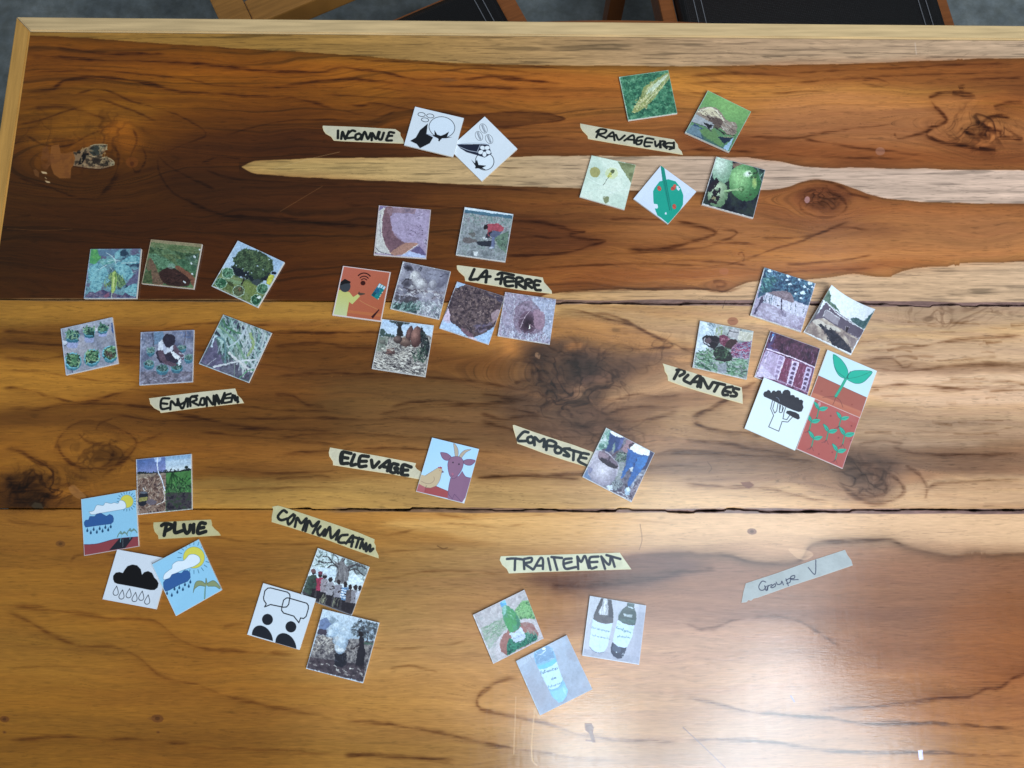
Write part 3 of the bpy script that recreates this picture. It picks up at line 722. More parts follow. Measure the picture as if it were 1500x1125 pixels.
# the joints: a strip of brown filler along them where the edges have broken away
for sm_, x0_, x1_, w0_ in ((s1, 690, 2400, 3.4), (s2, 470, 2400, 3.0), (s1, -60, 420, 1.6)):
    hw = w0_*(.35+1.3*fbm(X/70, X*0+x0_, 96, 3))
    m = sst(1.0, -.6, np.abs(Y-sm_+(0 if w0_ < 2 else 1.0*(1 if sm_ is s1 else -1)))-hw)*sst(x0_, x0_+40, X)*sst(x1_, x1_-40, X)
    WD.A[:] = WD.A*(1-m[..., None])+np.array([122, 98, 80], np.float32)*(.72+.5*fbm(X/12, Y/2, 98, 3))[..., None]*m[..., None]
# wear: knot hole with filler, the shade of its depth painted in; scratches, gouges
h = lambda s: [(20+a/7.143, 200+b/7.143) for a, b in nums(s)]
K.p(h("280 220 300 120 350 100 370 180 380 300 340 350 290 320"), (120, 80, 54), .75, nzs=9, thr=.38, soft=.2); K.p(h("390 100 470 85 490 180 540 180 620 160 680 160 640 300 600 330 590 440 480 440 420 400 390 330 375 220"), (138, 94, 60), .85)
K.p(h("200 350 230 345 265 380 260 430 220 410"), (120, 84, 60), .7); K.p(h("280 365 340 375 350 395 300 390"), (196, 178, 168)); K.p(h("320 460 375 475 380 490 340 485"), (190, 172, 160)); K.l(h("325 430 340 445"), 1.0, (190, 172, 160))
K.p(h("620 160 660 165 800 100 850 85 960 85 975 130 930 180 910 210 990 225 1050 260 1050 300 920 345 780 335 700 320 620 310 640 230"), (134, 116, 108), .95)
K.p(h("660 160 700 165 690 180 665 175"), (24, 22, 24)); K.p(h("790 130 830 95 930 95 960 100 920 150 880 200 830 205 790 170"), (60, 66, 70)); K.p(h("720 180 780 175 790 200 750 230 710 290 670 300 690 240"), (22, 20, 24))
K.p(h("790 220 900 240 960 225 1010 270 980 320 900 310 830 290 760 270"), (58, 50, 50), nzs=10, thr=.4); K.e(*h("935 265")[0], 3.6, 3, (110, 96, 88)); K.l(h("620 315 780 338 900 345 1000 325"), 1.6, (60, 34, 22)); K.l(h("800 100 860 85 960 88 972 130"), 1.2, (176, 170, 164)); K.l(h("780 200 900 225 990 228 1045 265 1045 300"), 1.2, (180, 170, 160)); K.p(h("1000 270 1050 260 1050 300 1010 315"), (150, 142, 136)); K.strokes(h("900 100 970 90 970 140 900 150"), 10, 3, 1, [(190, 190, 186), (60, 66, 70)], (0, 180), .8)
K.p(h("620 160 800 110 970 90 975 130 930 180 990 225 1050 270 1040 300 920 345 780 335 640 310"), (40, 36, 36), .7, nzs=5, thr=.56, soft=.06); K.p(h("700 120 960 90 990 225 1050 270 900 340 700 320"), (176, 160, 146), .6, nzs=4, thr=.62, soft=.05); K.p(h("280 120 600 160 640 330 590 440 420 400 300 340"), (110, 72, 48), .5, nzs=9, thr=.55, soft=.1)
K.e(193, 238, 9, 8, (122, 74, 40), 0, .55); K.e(193, 240, 3, 3, (76, 42, 22), 0, .7)
K.p([(45, 742), (50, 736), (60, 738), (63, 745), (52, 747)], (96, 94, 92), .9); K.p([(40, 738), (52, 732), (66, 740), (60, 746), (48, 747)], (44, 32, 24), .6)
K.p([(100, 715), (108, 711), (118, 720), (126, 728), (118, 732), (106, 726)], (150, 112, 82), .7, sm=True)
for s, w_, c, a_ in (("402 248 450 234 497 223", .9, (196, 176, 150), .5), ("410 310 440 292 472 273", .8, (190, 150, 120), .35), ("10 335 60 338 105 336", .8, (150, 110, 80), .4),
                     ("1000 1066 1030 1094 1062 1125", 1.0, (96, 84, 84), .8), ("755 1022 754 1060 752 1105", 1.4, (206, 180, 146), .55), ("783 1040 779 1080 779 1112 786 1122", 2.0, (200, 172, 130), .65), ("783 1042 790 1052", 3, (190, 160, 120), .8),
                     ("1158 1020 1163 1028", 2.2, (120, 120, 130), .8), ("937 768 940 790 936 806", .9, (110, 84, 60), .7), ("1058 452 1062 440", .8, (80, 62, 48), .8), ("1130 110 1136 140", .7, (90, 60, 40), .0), ("1340 63 1342 80", 1.0, (214, 196, 156), .7),
                     ("640 800 648 804 655 803", 1.2, (70, 50, 36), .6), ("1036 677 1042 686 1038 692", .9, (70, 54, 44), .6)):
    K.l(s, w_, c, a_)
K.p([(856, 1060), (866, 1060), (869, 1066), (868, 1074), (872, 1088), (867, 1088), (862, 1074), (857, 1070)], (84, 44, 26), 1); K.l("858 1085 868 1086", 1.5, (90, 56, 40))
K.p([(1344, 1100), (1351, 1099), (1352, 1113), (1346, 1114)], (206, 206, 216), .9); K.e(1289, 222, 7, 6, (170, 130, 104), 0, .45); K.e(1060, 398, 7, 5, (170, 112, 74), 0, .5); K.e(1182, 293, 4, 5, (190, 150, 130), 10, .7)
K.p([(640, 117), (655, 114), (672, 118), (655, 121)], (120, 80, 48), .7)
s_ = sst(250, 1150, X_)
WD.A[..., 2] *= .84+.36*s_; WD.A[..., 1] *= .975+.045*s_  # greyer towards the right: the room's sheen put into the wood colour
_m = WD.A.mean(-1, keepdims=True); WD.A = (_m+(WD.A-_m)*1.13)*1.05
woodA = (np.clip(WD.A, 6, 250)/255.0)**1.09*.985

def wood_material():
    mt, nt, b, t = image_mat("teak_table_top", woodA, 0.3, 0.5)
    L = nt.links.new
    tc = nt.nodes.new('ShaderNodeTexCoord')
    def sn(sx, sy, sc, det=3):
        mp = nt.nodes.new('ShaderNodeMapping'); mp.inputs['Scale'].default_value = (sx, sy, 1)
        n = nt.nodes.new('ShaderNodeTexNoise'); n.inputs['Scale'].default_value = sc; n.inputs['Detail'].default_value = det
        L(tc.outputs['Object'], mp.inputs['Vector']); L(mp.outputs['Vector'], n.inputs['Vector']); return n
    fine = sn(1, 14, 60, 4); pore = sn(1, 9, 160, 2); wavy = sn(1, 2.2, 9, 3); cross = sn(7, 1, 34, 2)
    # fine fibre in the colour
    r = nt.nodes.new('ShaderNodeMapRange'); r.inputs[1].default_value = .3; r.inputs[2].default_value = .7; r.inputs[3].default_value = .88; r.inputs[4].default_value = 1.1
    L(fine.outputs['Fac'], r.inputs[0])
    mx = nt.nodes.new('ShaderNodeMix'); mx.data_type = 'RGBA'; mx.blend_type = 'MULTIPLY'; mx.inputs[0].default_value = 1
    cb = nt.nodes.new('ShaderNodeCombineColor')
    for i in range(3): L(r.outputs[0], cb.inputs[i])
    L(t.outputs['Color'], mx.inputs[6]); L(cb.outputs[0], mx.inputs[7]); L(mx.outputs[2], b.inputs['Base Color'])
    rr = nt.nodes.new('ShaderNodeMapRange'); rr.inputs[1].default_value = .3; rr.inputs[2].default_value = .7; rr.inputs[3].default_value = .08; rr.inputs[4].default_value = .17
    sm = nt.nodes.new('ShaderNodeTexNoise'); sm.inputs['Scale'].default_value = 7; sm.inputs['Detail'].default_value = 7; sm.inputs['Roughness'].default_value = .7
    L(tc.outputs['Object'], sm.inputs['Vector'])
    av = nt.nodes.new('ShaderNodeMath'); av.operation = 'MULTIPLY_ADD'; av.inputs[1].default_value = .5; L(cross.outputs['Fac'], av.inputs[0])
    a2 = nt.nodes.new('ShaderNodeMath'); a2.operation = 'MULTIPLY'; a2.inputs[1].default_value = .5; L(sm.outputs['Fac'], a2.inputs[0]); L(a2.outputs[0], av.inputs[2])
    L(av.outputs[0], rr.inputs[0]); L(rr.outputs[0], b.inputs['Roughness'])
    def add(a, ka, c, kc):
        m1 = nt.nodes.new('ShaderNodeMath'); m1.operation = 'MULTIPLY'; m1.inputs[1].default_value = ka; L(a, m1.inputs[0])
        m2 = nt.nodes.new('ShaderNodeMath'); m2.operation = 'MULTIPLY_ADD'; m2.inputs[1].default_value = kc; L(c, m2.inputs[0]); L(m1.outputs[0], m2.inputs[2])
        return m2.outputs[0]
    h = add(fine.outputs['Fac'], .5, pore.outputs['Fac'], .5); h = add(h, 1.0, wavy.outputs['Fac'], .7); h = add(h, 1.0, cross.outputs['Fac'], .3)
    bp = nt.nodes.new('ShaderNodeBump'); bp.inputs['Strength'].default_value = 0.075; bp.inputs['Distance'].default_value = 0.0012
    L(h, bp.inputs['Height']); L(bp.outputs['Normal'], b.inputs['Normal'])
    return mt
WOOD = wood_material()
rail_pale = plain("rail_pale_wood", (206, 178, 132), 0.36, 0.5, 14, .42, .2, (1, 16, 16))
rail_honey = plain("rail_honey_wood", (188, 142, 74), 0.36, 0.5, 14, .45, .2, (16, 1, 16))
dark_wood = plain("underside_wood", (70, 46, 28), 0.6)
chair_wood = plain("chair_wood", (150, 88, 44), 0.4, 0.5, 20, .35, .2, (1, 12, 1))

# ---------------------------------------------------------------- the table
table = empty("wooden_table", (0, 0, 0))
tag(table, "large wooden table of three broad varnished planks, under all the cards", "table")
TH = 0.032
def edge_top(x): return 0.6157-0.0099*x
def e1(x): return 0.2755-0.0063*x
def e2(x): return 0.0432-0.0020*x
def jag(seed, ranges, base, amp):
    rr = np.random.default_rng(seed)
    xs = np.linspace(-0.589, 0.98, 620)
    k = np.zeros(620); j = 0
    while j < 620:
        n = rr.integers(2, 12); k[j:j+n] = max(0, rr.normal(0.2, .55)); j += n
    k = np.convolve(k, [.15, .7, .15], 'same')
    w = np.zeros(620)
    for a, b in ranges: w = np.maximum(w, sst(a-.03, a, xs)*(1-sst(b, b+.03, xs)))
    return xs, base+amp*1.35*k*w+rr.normal(0, 1, 620)*0.00006
def plank(lo, hi, label=None):
    """lo, hi: (xs, y) edges"""
    xs = lo[0]; n = len(xs); V3 = []; uv = []
    prof = [(-TH, 0), (-.0011, 0), (0, .0010)]
    for i in range(n):
        a, b = lo[1][i], hi[1][i]
        row = [(a, -TH), (a, -.0009), (a+.0009, 0), ((a+b)/2, 0), (b-.0009, 0), (b, -.0009), (b, -TH)]
        for y, z in row:
            V3.append((xs[i], y, TOP+z)); uv.append(((xs[i]-TX0)*WD.ppm/WD.W, (y-TY0)*WD.ppm/WD.H))
    F = []
    for i in range(n-1):
        for k in range(6):
            p = i*7+k; F.append((p, p+7, p+8, p+1))
        F.append((i*7+6, i*7+13, i*7+7, i*7))
    F.append(tuple(range(6, -1, -1))); F.append(tuple((n-1)*7+k for k in range(7)))
    o = mesh_obj("plank", V3, F, [WOOD], table, uv)
    if label: o['label'] = label
    return o
def crack(seed, ranges, amp):
    """a stepped, splintering line that both neighbouring boards share"""
    rr = np.random.default_rng(seed); xs = np.linspace(-0.589, 0.98, 620); k = np.zeros(620); j = 0; v = 0
    while j < 620:
        n = rr.integers(3, 16); v = np.clip(v*.4+rr.normal(0, .8), -1.4, 1.4); k[j:j+n] = v+np.linspace(0, rr.normal(0, .35), min(n, 620-j)); j += n
    k = np.convolve(k, [.12, .76, .12], 'same'); w = np.full(620, .12)
    for a, b in ranges: w = np.maximum(w, sst(a-.03, a, xs)*(1-sst(b, b+.03, xs)))
    g = .00045+.00085*w*np.clip(np.convolve(rr.normal(.4, .8, 620), np.ones(5)/5, 'same'), 0, 2)
    return xs, amp*k*w, g
xa, c1, g1 = crack(1, [(-.03, .6)], .0012)
xa, c2, g2 = crack(4, [(-.22, .98)], .0012)
plank((xa, e1(xa)+c1+g1), (xa, edge_top(xa)), "darkest reddish brown plank with a pale sapwood streak")
plank((xa, e2(xa)+c2+g2), (xa, e1(xa)+c1-g1), "middle brown plank with a dark burl")
plank((xa, np.full(620, -.531)), (xa, e2(xa)+c2-g2), "honey brown plank nearest the viewer")
# a board below the joints keeps the floor out of sight
bm = bmesh.new(); box_bm(bm, (.19, .04, TOP-TH-.009), (1.5, 1.1, .016)); bm_obj("under_board", bm, [dark_wood], table)
def rail(quad, mat, drop=.036, dz=0.0012, label=None):
    bm = bmesh.new(); N = 1
    t = [bm.verts.new((x, y, TOP+dz)) for x, y in quad]; b = [bm.verts.new((x, y, TOP-drop)) for x, y in quad]
    bm.faces.new(t); bm.faces.new(b[::-1])
    for i in range(4): bm.faces.new((t[i], b[i], b[(i+1) % 4], t[(i+1) % 4]))
    bmesh.ops.recalc_face_normals(bm, faces=bm.faces)
    es = [e for e in bm.edges if all(v.co.z > TOP for v in e.verts)]
    bmesh.ops.bevel(bm, geom=es, offset=.0016, segments=2, affect='EDGES')
    o = bm_obj("rim_rail", bm, [mat], table)
    if label: o['label'] = label
    return o
TL, TR = (-.6083, .6357+.0099*.6083), (1.0, .6357-.0099*1.0)
rail([TL, (-.5893, edge_top(-.5893)+.0003), (.981, edge_top(.981)+.0003), TR], rail_pale, label="pale far rim strip")
rail([(-.6087, .6410), (-.6087, -.55), (-.5894, -.531), (-.5894, edge_top(-.5893)-.0002)], rail_honey, label="honey coloured left rim strip")
rail([(-.608, -.5505), (1.0, -.5505), (.981, -.5315), (-.589, -.5315)], rail_pale)
rail([(1.0005, -.549), (1.0005, .625), (.9815, edge_top(.981)-.0005), (.9815, -.531)], rail_honey)
# thin darker lip under the far rim, showing where the rim is worn
bm = bmesh.new()
xs_ = np.linspace(.0, .28, 24); vs_ = []
for x in xs_:
    t_ = (x-.0)/.28; w_ = .0052*math.sin(math.pi*t_)**.8
    y_ = .6357-.0099*x
    vs_.append((x, y_, w_))
pv = [[bm.verts.new((x, y-.0006, TOP-.001)), bm.verts.new((x, y+w+.0004, TOP-.004)), bm.verts.new((x, y+w+.0004, TOP-.03)), bm.verts.new((x, y-.0006, TOP-.03))] for x, y, w in vs_]
for a, b in zip(pv, pv[1:]):
    for k in range(4): bm.faces.new((a[k], b[k], b[(k+1) % 4], a[(k+1) % 4]))
bm.faces.new(pv[0][::-1]); bm.faces.new(pv[-1]); bmesh.ops.recalc_face_normals(bm, faces=bm.faces)
bm_obj("worn_lip", bm, [chair_wood], table)
for x in (-.54, .93):
    for y in (-.48, .56):
        bm = bmesh.new(); box_bm(bm, (x, y, (TOP-.052)/2), (.075, .075, TOP-.052), bevel=.004); bm_obj("leg", bm, [dark_wood], table)
for y in (-.49, .575):
    bm = bmesh.new(); box_bm(bm, (.195, y, TOP-.095), (1.39, .022, .085), bevel=.002); bm_obj("apron", bm, [dark_wood], table)

# ---------------------------------------------------------------- seats pushed in beyond the table
def mesh_fabric():
    m = plain("black_mesh_fabric", (13, 15, 20), 0.45, 0.5)
    nt = m.node_tree; b = nt.nodes['Principled BSDF']; L = nt.links.new
    tc = nt.nodes.new('ShaderNodeTexCoord')
    v = nt.nodes.new('ShaderNodeTexVoronoi'); v.inputs['Scale'].default_value = 330; v.inputs['Randomness'].default_value = .15
    L(tc.outputs['Object'], v.inputs['Vector'])
    bp = nt.nodes.new('ShaderNodeBump'); bp.inputs['Strength'].default_value = .8; bp.inputs['Distance'].default_value = .0012; bp.invert = True
    L(v.outputs['Distance'], bp.inputs['Height']); L(bp.outputs['Normal'], b.inputs['Normal'])
    r = nt.nodes.new('ShaderNodeValToRGB'); r.color_ramp.elements[0].color = (.012, .014, .02, 1); r.color_ramp.elements[1].color = (.002, .002, .003, 1)
    r.color_ramp.elements[1].position = .5
    L(v.outputs['Distance'], r.inputs['Fac']); L(r.outputs['Color'], b.inputs['Base Color'])
    return m
FAB = mesh_fabric(); THREAD = plain("pale_stitching", (120, 122, 128), .7)
def seat_thing(name, label, cat, x, y, rz, w=.45, d=.43, h=.455, cushion=True, back=True, bw=.024, wood=None, group=None):
    wood = wood or chair_wood
    o = empty(name, (x, y, 0), math.radians(rz)); tag(o, label, cat, group)
    for s in (-1, 1):
        bm = bmesh.new(); box_bm(bm, (s*(w/2-bw/2), 0, h-.022), (bw, d, .044), bevel=.004); bm_obj("side_rail", bm, [wood], o)
        bm = bmesh.new(); box_bm(bm, (0, s*(d/2-bw/2), h-.0235), (w-2*bw-.001, bw, .04), bevel=.003); bm_obj("cross_rail", bm, [wood], o)
        for t in (-1, 1):
            bm = bmesh.new(); hh = .92 if (back and t == 1) else h-.047
            yy = t*(d/2-.02)+(.046 if (back and t == 1) else 0)
            box_bm(bm, (s*(w/2-.02), yy, hh/2), (.034, .034, hh), bevel=.003); bm_obj("leg", bm, [wood], o)
    if cushion:
        bm = bmesh.new(); box_bm(bm, (0, 0, h+.001), (w-2*bw-.003, d-.03, .036), bevel=.014); bm_obj("seat", bm, [FAB], o, smooth=True)
        for s in (-1, 1):
            for k in (0, .012):
                bm = bmesh.new(); box_bm(bm, (s*(w/2-bw-.026-k), 0, h+.0192), (.0012, d-.07, .0012)); bm_obj("stitched_seam", bm, [THREAD], o)
    if back:
        for z in (.62, .74, .86):
            bm = bmesh.new(); box_bm(bm, (0, d/2+.026, z), (w-.07, .016, .06), bevel=.003); bm_obj("back_slat", bm, [wood], o)
    return o
seat_thing("chair", "chair with wide black mesh seat and pale stitching, beyond the table edge", "chair", .475, .955, 9, w=.475, group=None)
seat_thing("stool", "stool with a black seat turned cornerwise, beyond the middle of the far edge", "stool", -.118, .662, 26, w=.43, d=.43, back=False, bw=.03)
open_wood = plain("open_stool_wood", (170, 118, 58), .3, .5, 16, .4, .2, (1, 12, 1))
seat_thing("stool", "bare honey-wood stool frame, beyond the far edge near its left end", "stool", -.37, 1.125, 26, w=.44, d=.44, cushion=False, back=False, bw=.05, wood=open_wood)
# ---------------------------------------------------------------- handwriting, letters as pen strokes on a 0..1 square
PEN = {
 'a': ["8 4 4 3 1 6 2 9 6 9 8 5 8 3 8 9 10 9"], 'b': ["2 -4 1 9 4 9 7 7 6 4 2 4"], 'c': ["8 4 4 3 1 6 3 9 8 8"], 'd': ["8 4 3 4 1 7 4 9 8 6 9 -4 8 9"],
 'e': ["1 6 7 6 7 4 4 3 1 6 3 9 8 9"], 'g': ["8 4 4 3 1 6 3 8 8 5 8 12 4 14 1 12"], 'h': ["2 -4 1 9 3 5 6 4 7 9"], 'i': ["4 4 4 9 6 9", "4 0 4.5 1"], 'k': ["2 -4 1 9", "7 3 2 7 8 9"],
 'l': ["2 8 6 0 4 -4 2 0 3 9 6 8"], 'm': ["0 4 1 9 3 4 5 9 6 4 8 4 9 9"], 'n': ["1 4 1 9 3 4 6 4 7 9 9 8"], 'o': ["5 3 1 5 2 9 7 9 8 5 5 3"], 'p': ["2 3 1 15 2 6 5 3 8 5 6 9 2 8"],
 'r': ["1 4 2 9 3 5 7 3"], 's': ["7 3 3 3 3 6 7 7 5 9 1 9"], 't': ["4 -2 3 8 7 9", "0 3 8 3"], 'u': ["1 3 1 8 5 9 7 3 7 9 10 8"], 'y': ["1 3 3 8 7 7 8 3 7 14 2 13"],
 'E': ["8 -2 3 -3 2 2 6 3 2 4 1 8 4 10 8 8"], 'G': ["8 -1 4 -3 0 3 2 9 7 8 8 4 5 4"], 'P': ["2 9 2 -2 7 -3 9 0 6 3 2 4"], 'M': ["0 9 2 -3 5 5 8 -3 10 9"]}
def script_line(K, text, x0, y0, x1, y1, h, w, col, al=0.85):
    """a written word from x0, y0 to x1, y1 in the frame of print K"""
    n = len(text); dx, dy = (x1-x0)/n, (y1-y0)/n
    L = math.hypot(dx, dy); ex, ey = dx/L, dy/L; nx, ny = -ey, ex
    s = h/20.0; sx = L/10.5
    for i, ch in enumerate(text):
        for st in PEN.get(ch, []):
            K.l([(x0+dx*i+a*sx*ex+(b-6)*s*nx, y0+dy*i+a*sx*ey+(b-6)*s*ny) for a, b in nums(st)], w, col, al)

# ---------------------------------------------------------------- strips of masking tape
def tape(frame, outline, strokes, label, w=30, col=(204, 200, 176), rim=(224, 206, 160), ink=(18, 22, 22), zoff=0.0002, tint=None, ink_al=.96, lay=None):
    q = nums(outline)
    K = Print(frame, [q[0], q[len(q)//3], q[len(q)//2], q[-1]] if False else outline, col, seed=77+len(label))
    K.mott(outline, [tuple(c*.965 for c in col), col, tuple(min(255, c*1.02) for c in col)], frame[2]*14)
    for s in strokes:
        if isinstance(s, tuple): K.l(s[0], s[1], ink, ink_al)
        else: K.l(s, w*1.5, ink, ink_al)
    K.l(q, frame[2]*1.5, rim, .8, sm=False, close=True)
    for s in strokes:                    # ink that runs over the rim
        if isinstance(s, tuple): K.l(s[0], s[1], ink, ink_al*.8)
        else: K.l(s, w*1.25, ink, ink_al*.8)
    K.grain(3.2)
    arr = np.clip(K.A, 0, 255)/255.0*.97
    top = TOP+zoff+0.0003
    P = []
    for i, p in enumerate(K.corners_px):
        P.append(px(p[0], p[1], top))
    ox = sum(p[0] for p in P)/len(P); oy = sum(p[1] for p in P)/len(P)
    bm = bmesh.new(); uvl = bm.loops.layers.uv.new('UVMap')
    tv = [bm.verts.new((p[0]-ox, p[1]-oy, 0.0005)) for p in P]
    bv = [bm.verts.new((p[0]-ox, p[1]-oy, 0.0002)) for p in P]
    f = bm.faces.new(tv[::-1]); bm.faces.new(bv)
    if f.normal.z < 0 or True: bm.normal_update()
    n = len(P)
    for i in range(n): bm.faces.new((tv[i], tv[(i+1) % n], bv[(i+1) % n], bv[i]))
    bmesh.ops.recalc_face_normals(bm, faces=bm.faces)
    bmesh.ops.triangulate(bm, faces=[g for g in bm.faces if len(g.verts) > 4])
    for g in bm.faces:
        for lp in g.loops:
            c = lp.vert.co; lp[uvl].uv = ((c.x+ox-K.x0)*K.ppm/K.W, (c.y+oy-K.y0)*K.ppm/K.H)
    mt, nt, b, t = image_mat("tape_"+label.split()[0], arr, 0.5, 0.35)
    nn = nt.nodes.new('ShaderNodeTexNoise'); nn.inputs['Scale'].default_value = 320; nn.inputs['Detail'].default_value = 3
    tc = nt.nodes.new('ShaderNodeTexCoord'); nt.links.new(tc.outputs['Object'], nn.inputs['Vector'])
    bp = nt.nodes.new('ShaderNodeBump'); bp.inputs['Strength'].default_value = 0.6; bp.inputs['Distance'].default_value = 0.0004
    nt.links.new(nn.outputs['Fac'], bp.inputs['Height']); nt.links.new(bp.outputs['Normal'], b.inputs['Normal'])
    o = bm_obj("masking_tape", bm, [mt]); o.location = (ox, oy, TOP+zoff-0.0002)
    tag(o, label, "tape", "strips of masking tape with handwriting")
    return o
tape((465, 175, 10.714), "85 97 650 118 1220 152 1262 178 1300 205 1305 255 1345 315 1362 380 800 358 400 342 255 332 215 272 130 225 95 175 80 120",
     ["322 180 320 300", "372 310 392 200 430 300 445 300 490 190", "590 190 540 180 470 240 460 295 560 290", "650 225 600 250 600 310 650 315 690 260 650 225", "690 320 740 200 790 310 835 220", "850 330 860 220 920 310 960 200", "975 205 950 290 1000 320 1040 215", "1200 215 1130 205 1110 260 1080 330 1165 335", "1100 265 1170 262"],
     "masking tape strip reading INCONNUE left of the two cotton drawing cards")
tape((845, 175, 9.375), "45 55 400 122 700 172 1000 220 1335 275 1362 318 1385 340 1395 390 1440 440 1455 487 1150 435 780 375 450 320 155 268 145 225 75 155 50 110",
     ["265 250 300 165", "265 175 320 140 400 150 380 190 310 205 300 215 400 260", "395 262 470 190 500 190 515 290", "440 235 510 240", "535 215 575 285 655 225", "650 295 770 220 785 330", "700 280 790 285", "900 240 830 260 815 340 870 340 890 290 840 300", "1050 275 960 262 930 310 930 370 1000 372", "930 315 1030 322", "1070 305 1085 375 1140 330 1150 390", "1140 300 1140 390 1150 310 1210 310 1180 350 1230 400", "1320 330 1240 330 1210 370 1330 390 1270 415", "1330 320 1330 400"],
     "masking tape strip reading RAVAGEURS below the maize cob card", w=22)
tape((665, 385, 10.0), "40 40 60 35 300 65 600 105 900 155 1300 215 1320 285 1370 340 1430 410 1437 455 1000 405 600 340 165 268 155 205 75 135 45 90",
     ["295 100 250 200 235 250 345 240", "345 250 450 130 480 140 465 290", "390 210 530 205", "640 175 700 150 870 185", "705 165 680 310", "610 245 740 235", "870 230 760 215 740 290 770 345 860 340", "750 280 870 275", "910 360 915 230 990 230 1000 270 930 300 1040 380", "1045 380 1050 260 1110 250 1140 290 1060 310 1140 370", "1260 275 1190 265 1170 330 1200 400 1265 405", "1180 330 1240 330"],
     "masking tape strip reading LA TERRE above the soil and nest hole cards", w=31)
tape((215, 565, 10.0), "32 185 400 138 800 90 1295 40 1315 90 1325 130 1390 195 1425 255 900 310 500 360 205 400 190 370 110 330 50 265 45 225",
     ["330 190 220 200 215 340 345 325", "215 260 300 270", "345 350 360 230 430 290 460 200", "450 200 520 340 580 190", "600 190 600 310", "640 300 640 180 710 170 730 210 670 240 760 290", "660 160 740 150", "800 190 780 270 840 280 840 190 800 190", "880 310 880 170 970 280 980 150", "1000 290 1020 140 1080 240 1140 110 1100 260", "1230 120 1150 150 1120 250 1230 240", "1140 190 1220 180", "1240 240 1260 140 1300 220 1330 170 1330 250", "450 240 470 290 640 190", "1000 160 1060 270", "1290 150 1340 240"],
     "masking tape strip reading ENVIRONMEN beneath the potted plant cards", w=24)
tape((965, 525, 11.54), "65 85 400 185 800 310 1100 400 1400 490 1415 600 1420 770 1100 680 700 565 400 470 155 380 145 290 100 220 90 150",
     ["255 350 330 210", "300 200 400 190 430 250 350 300", "490 285 420 370 530 430", "530 430 640 310 700 310 650 480", "580 400 700 400", "700 490 730 340 800 460 840 510 910 410", "930 410 1110 450", "1010 430 935 560", "1240 485 1130 500 1080 570 1090 620 1160 620", "1110 550 1210 580", "1350 525 1270 510 1260 560 1310 600 1290 640 1215 640"],
     "masking tape strip reading PLANTES below the woman among plants card", w=36)
tape((745, 615, 11.54), "70 90 95 85 400 195 800 330 1100 425 1425 545 1500 575 1400 830 1315 795 1000 700 600 570 300 455 145 400 140 360 85 170 75 125",
     ["330 215 250 210 150 320 170 360 300 360", "380 285 320 310 330 380 390 390 420 330 380 285", "435 430 440 300 520 370 600 330 590 460", "635 510 650 370 720 355 800 400 760 450 660 440", "830 455 780 500 800 560 870 560 890 500 830 455", "1030 490 920 500 1010 590 1010 620 930 600", "1010 500 1220 560", "1100 530 1090 680", "1350 585 1240 570 1200 640 1180 700 1310 775", "1230 640 1310 655"],
     "masking tape strip reading COMPOSTE running under the clay pot card", w=33, ink=(30, 40, 44))
tape((475, 650, 10.0), "85 55 400 110 800 180 1345 285 1330 330 1355 370 1430 420 1450 545 1385 522 1000 450 600 390 130 315 125 260 75 185 65 130",
     ["390 145 260 130 245 280 345 290", "250 200 345 215", "440 165 390 310 460 305", "645 190 530 190 510 330 610 330", "520 260 615 260", "690 245 715 350 800 270", "810 350 950 250 925 400", "870 340 940 350", "1080 310 1000 300 965 400 1020 430 1075 370 1030 360 1080 430", "1270 345 1150 315 1130 450 1220 465", "1150 390 1220 390", "265 140 250 290", "1150 320 1140 450"],
     "masking tape strip reading ELEVAGE pointing at the goat card", w=34)
tape((220, 755, 13.636), "68 138 500 118 900 95 1215 82 1235 160 1235 205 1290 270 1370 335 1413 402 1000 425 500 458 168 475 155 400 90 330 70 260 60 200",
     ["280 400 310 260 330 180", "230 205 300 165 420 190 440 220 400 270 320 310", "495 150 495 340 640 310", "670 190 690 300 735 360 790 300 800 200", "870 185 865 345", "1100 165 1010 155 960 250 960 360 1110 325", "980 260 1070 245"],
     "masking tape strip reading PLUIE between the lightning card and the palm card", w=48, col=(186, 180, 138), rim=(196, 176, 118))
tape((390, 735, 8.824), "75 65 150 50 200 62 500 160 900 295 1200 400 1400 485 1395 530 1415 570 1415 620 1450 690 1453 732 1100 610 700 460 300 330 70 262 72 190 90 100",
     ["265 140 220 115 155 180 160 220 200 240 270 220", "350 165 280 230 290 295 340 250 370 180", "370 325 400 210 450 280 520 220 470 370", "505 385 550 250 600 320 680 260 600 410", "700 320 660 380 690 440 760 360 740 440", "760 440 820 330 840 470 940 370 900 490", "1050 430 970 440 930 500 950 530 1010 530", "1030 540 1120 440 1100 580", "1070 520 1120 520", "1130 460 1250 490", "1200 470 1160 590", "1210 600 1240 520 1260 610 1290 540 1290 640 1340 560 1340 640 1380 610"],
     "masking tape strip reading COMMUNICATION sloping above the baobab card", w=23, col=(190, 186, 146), rim=(204, 190, 140))
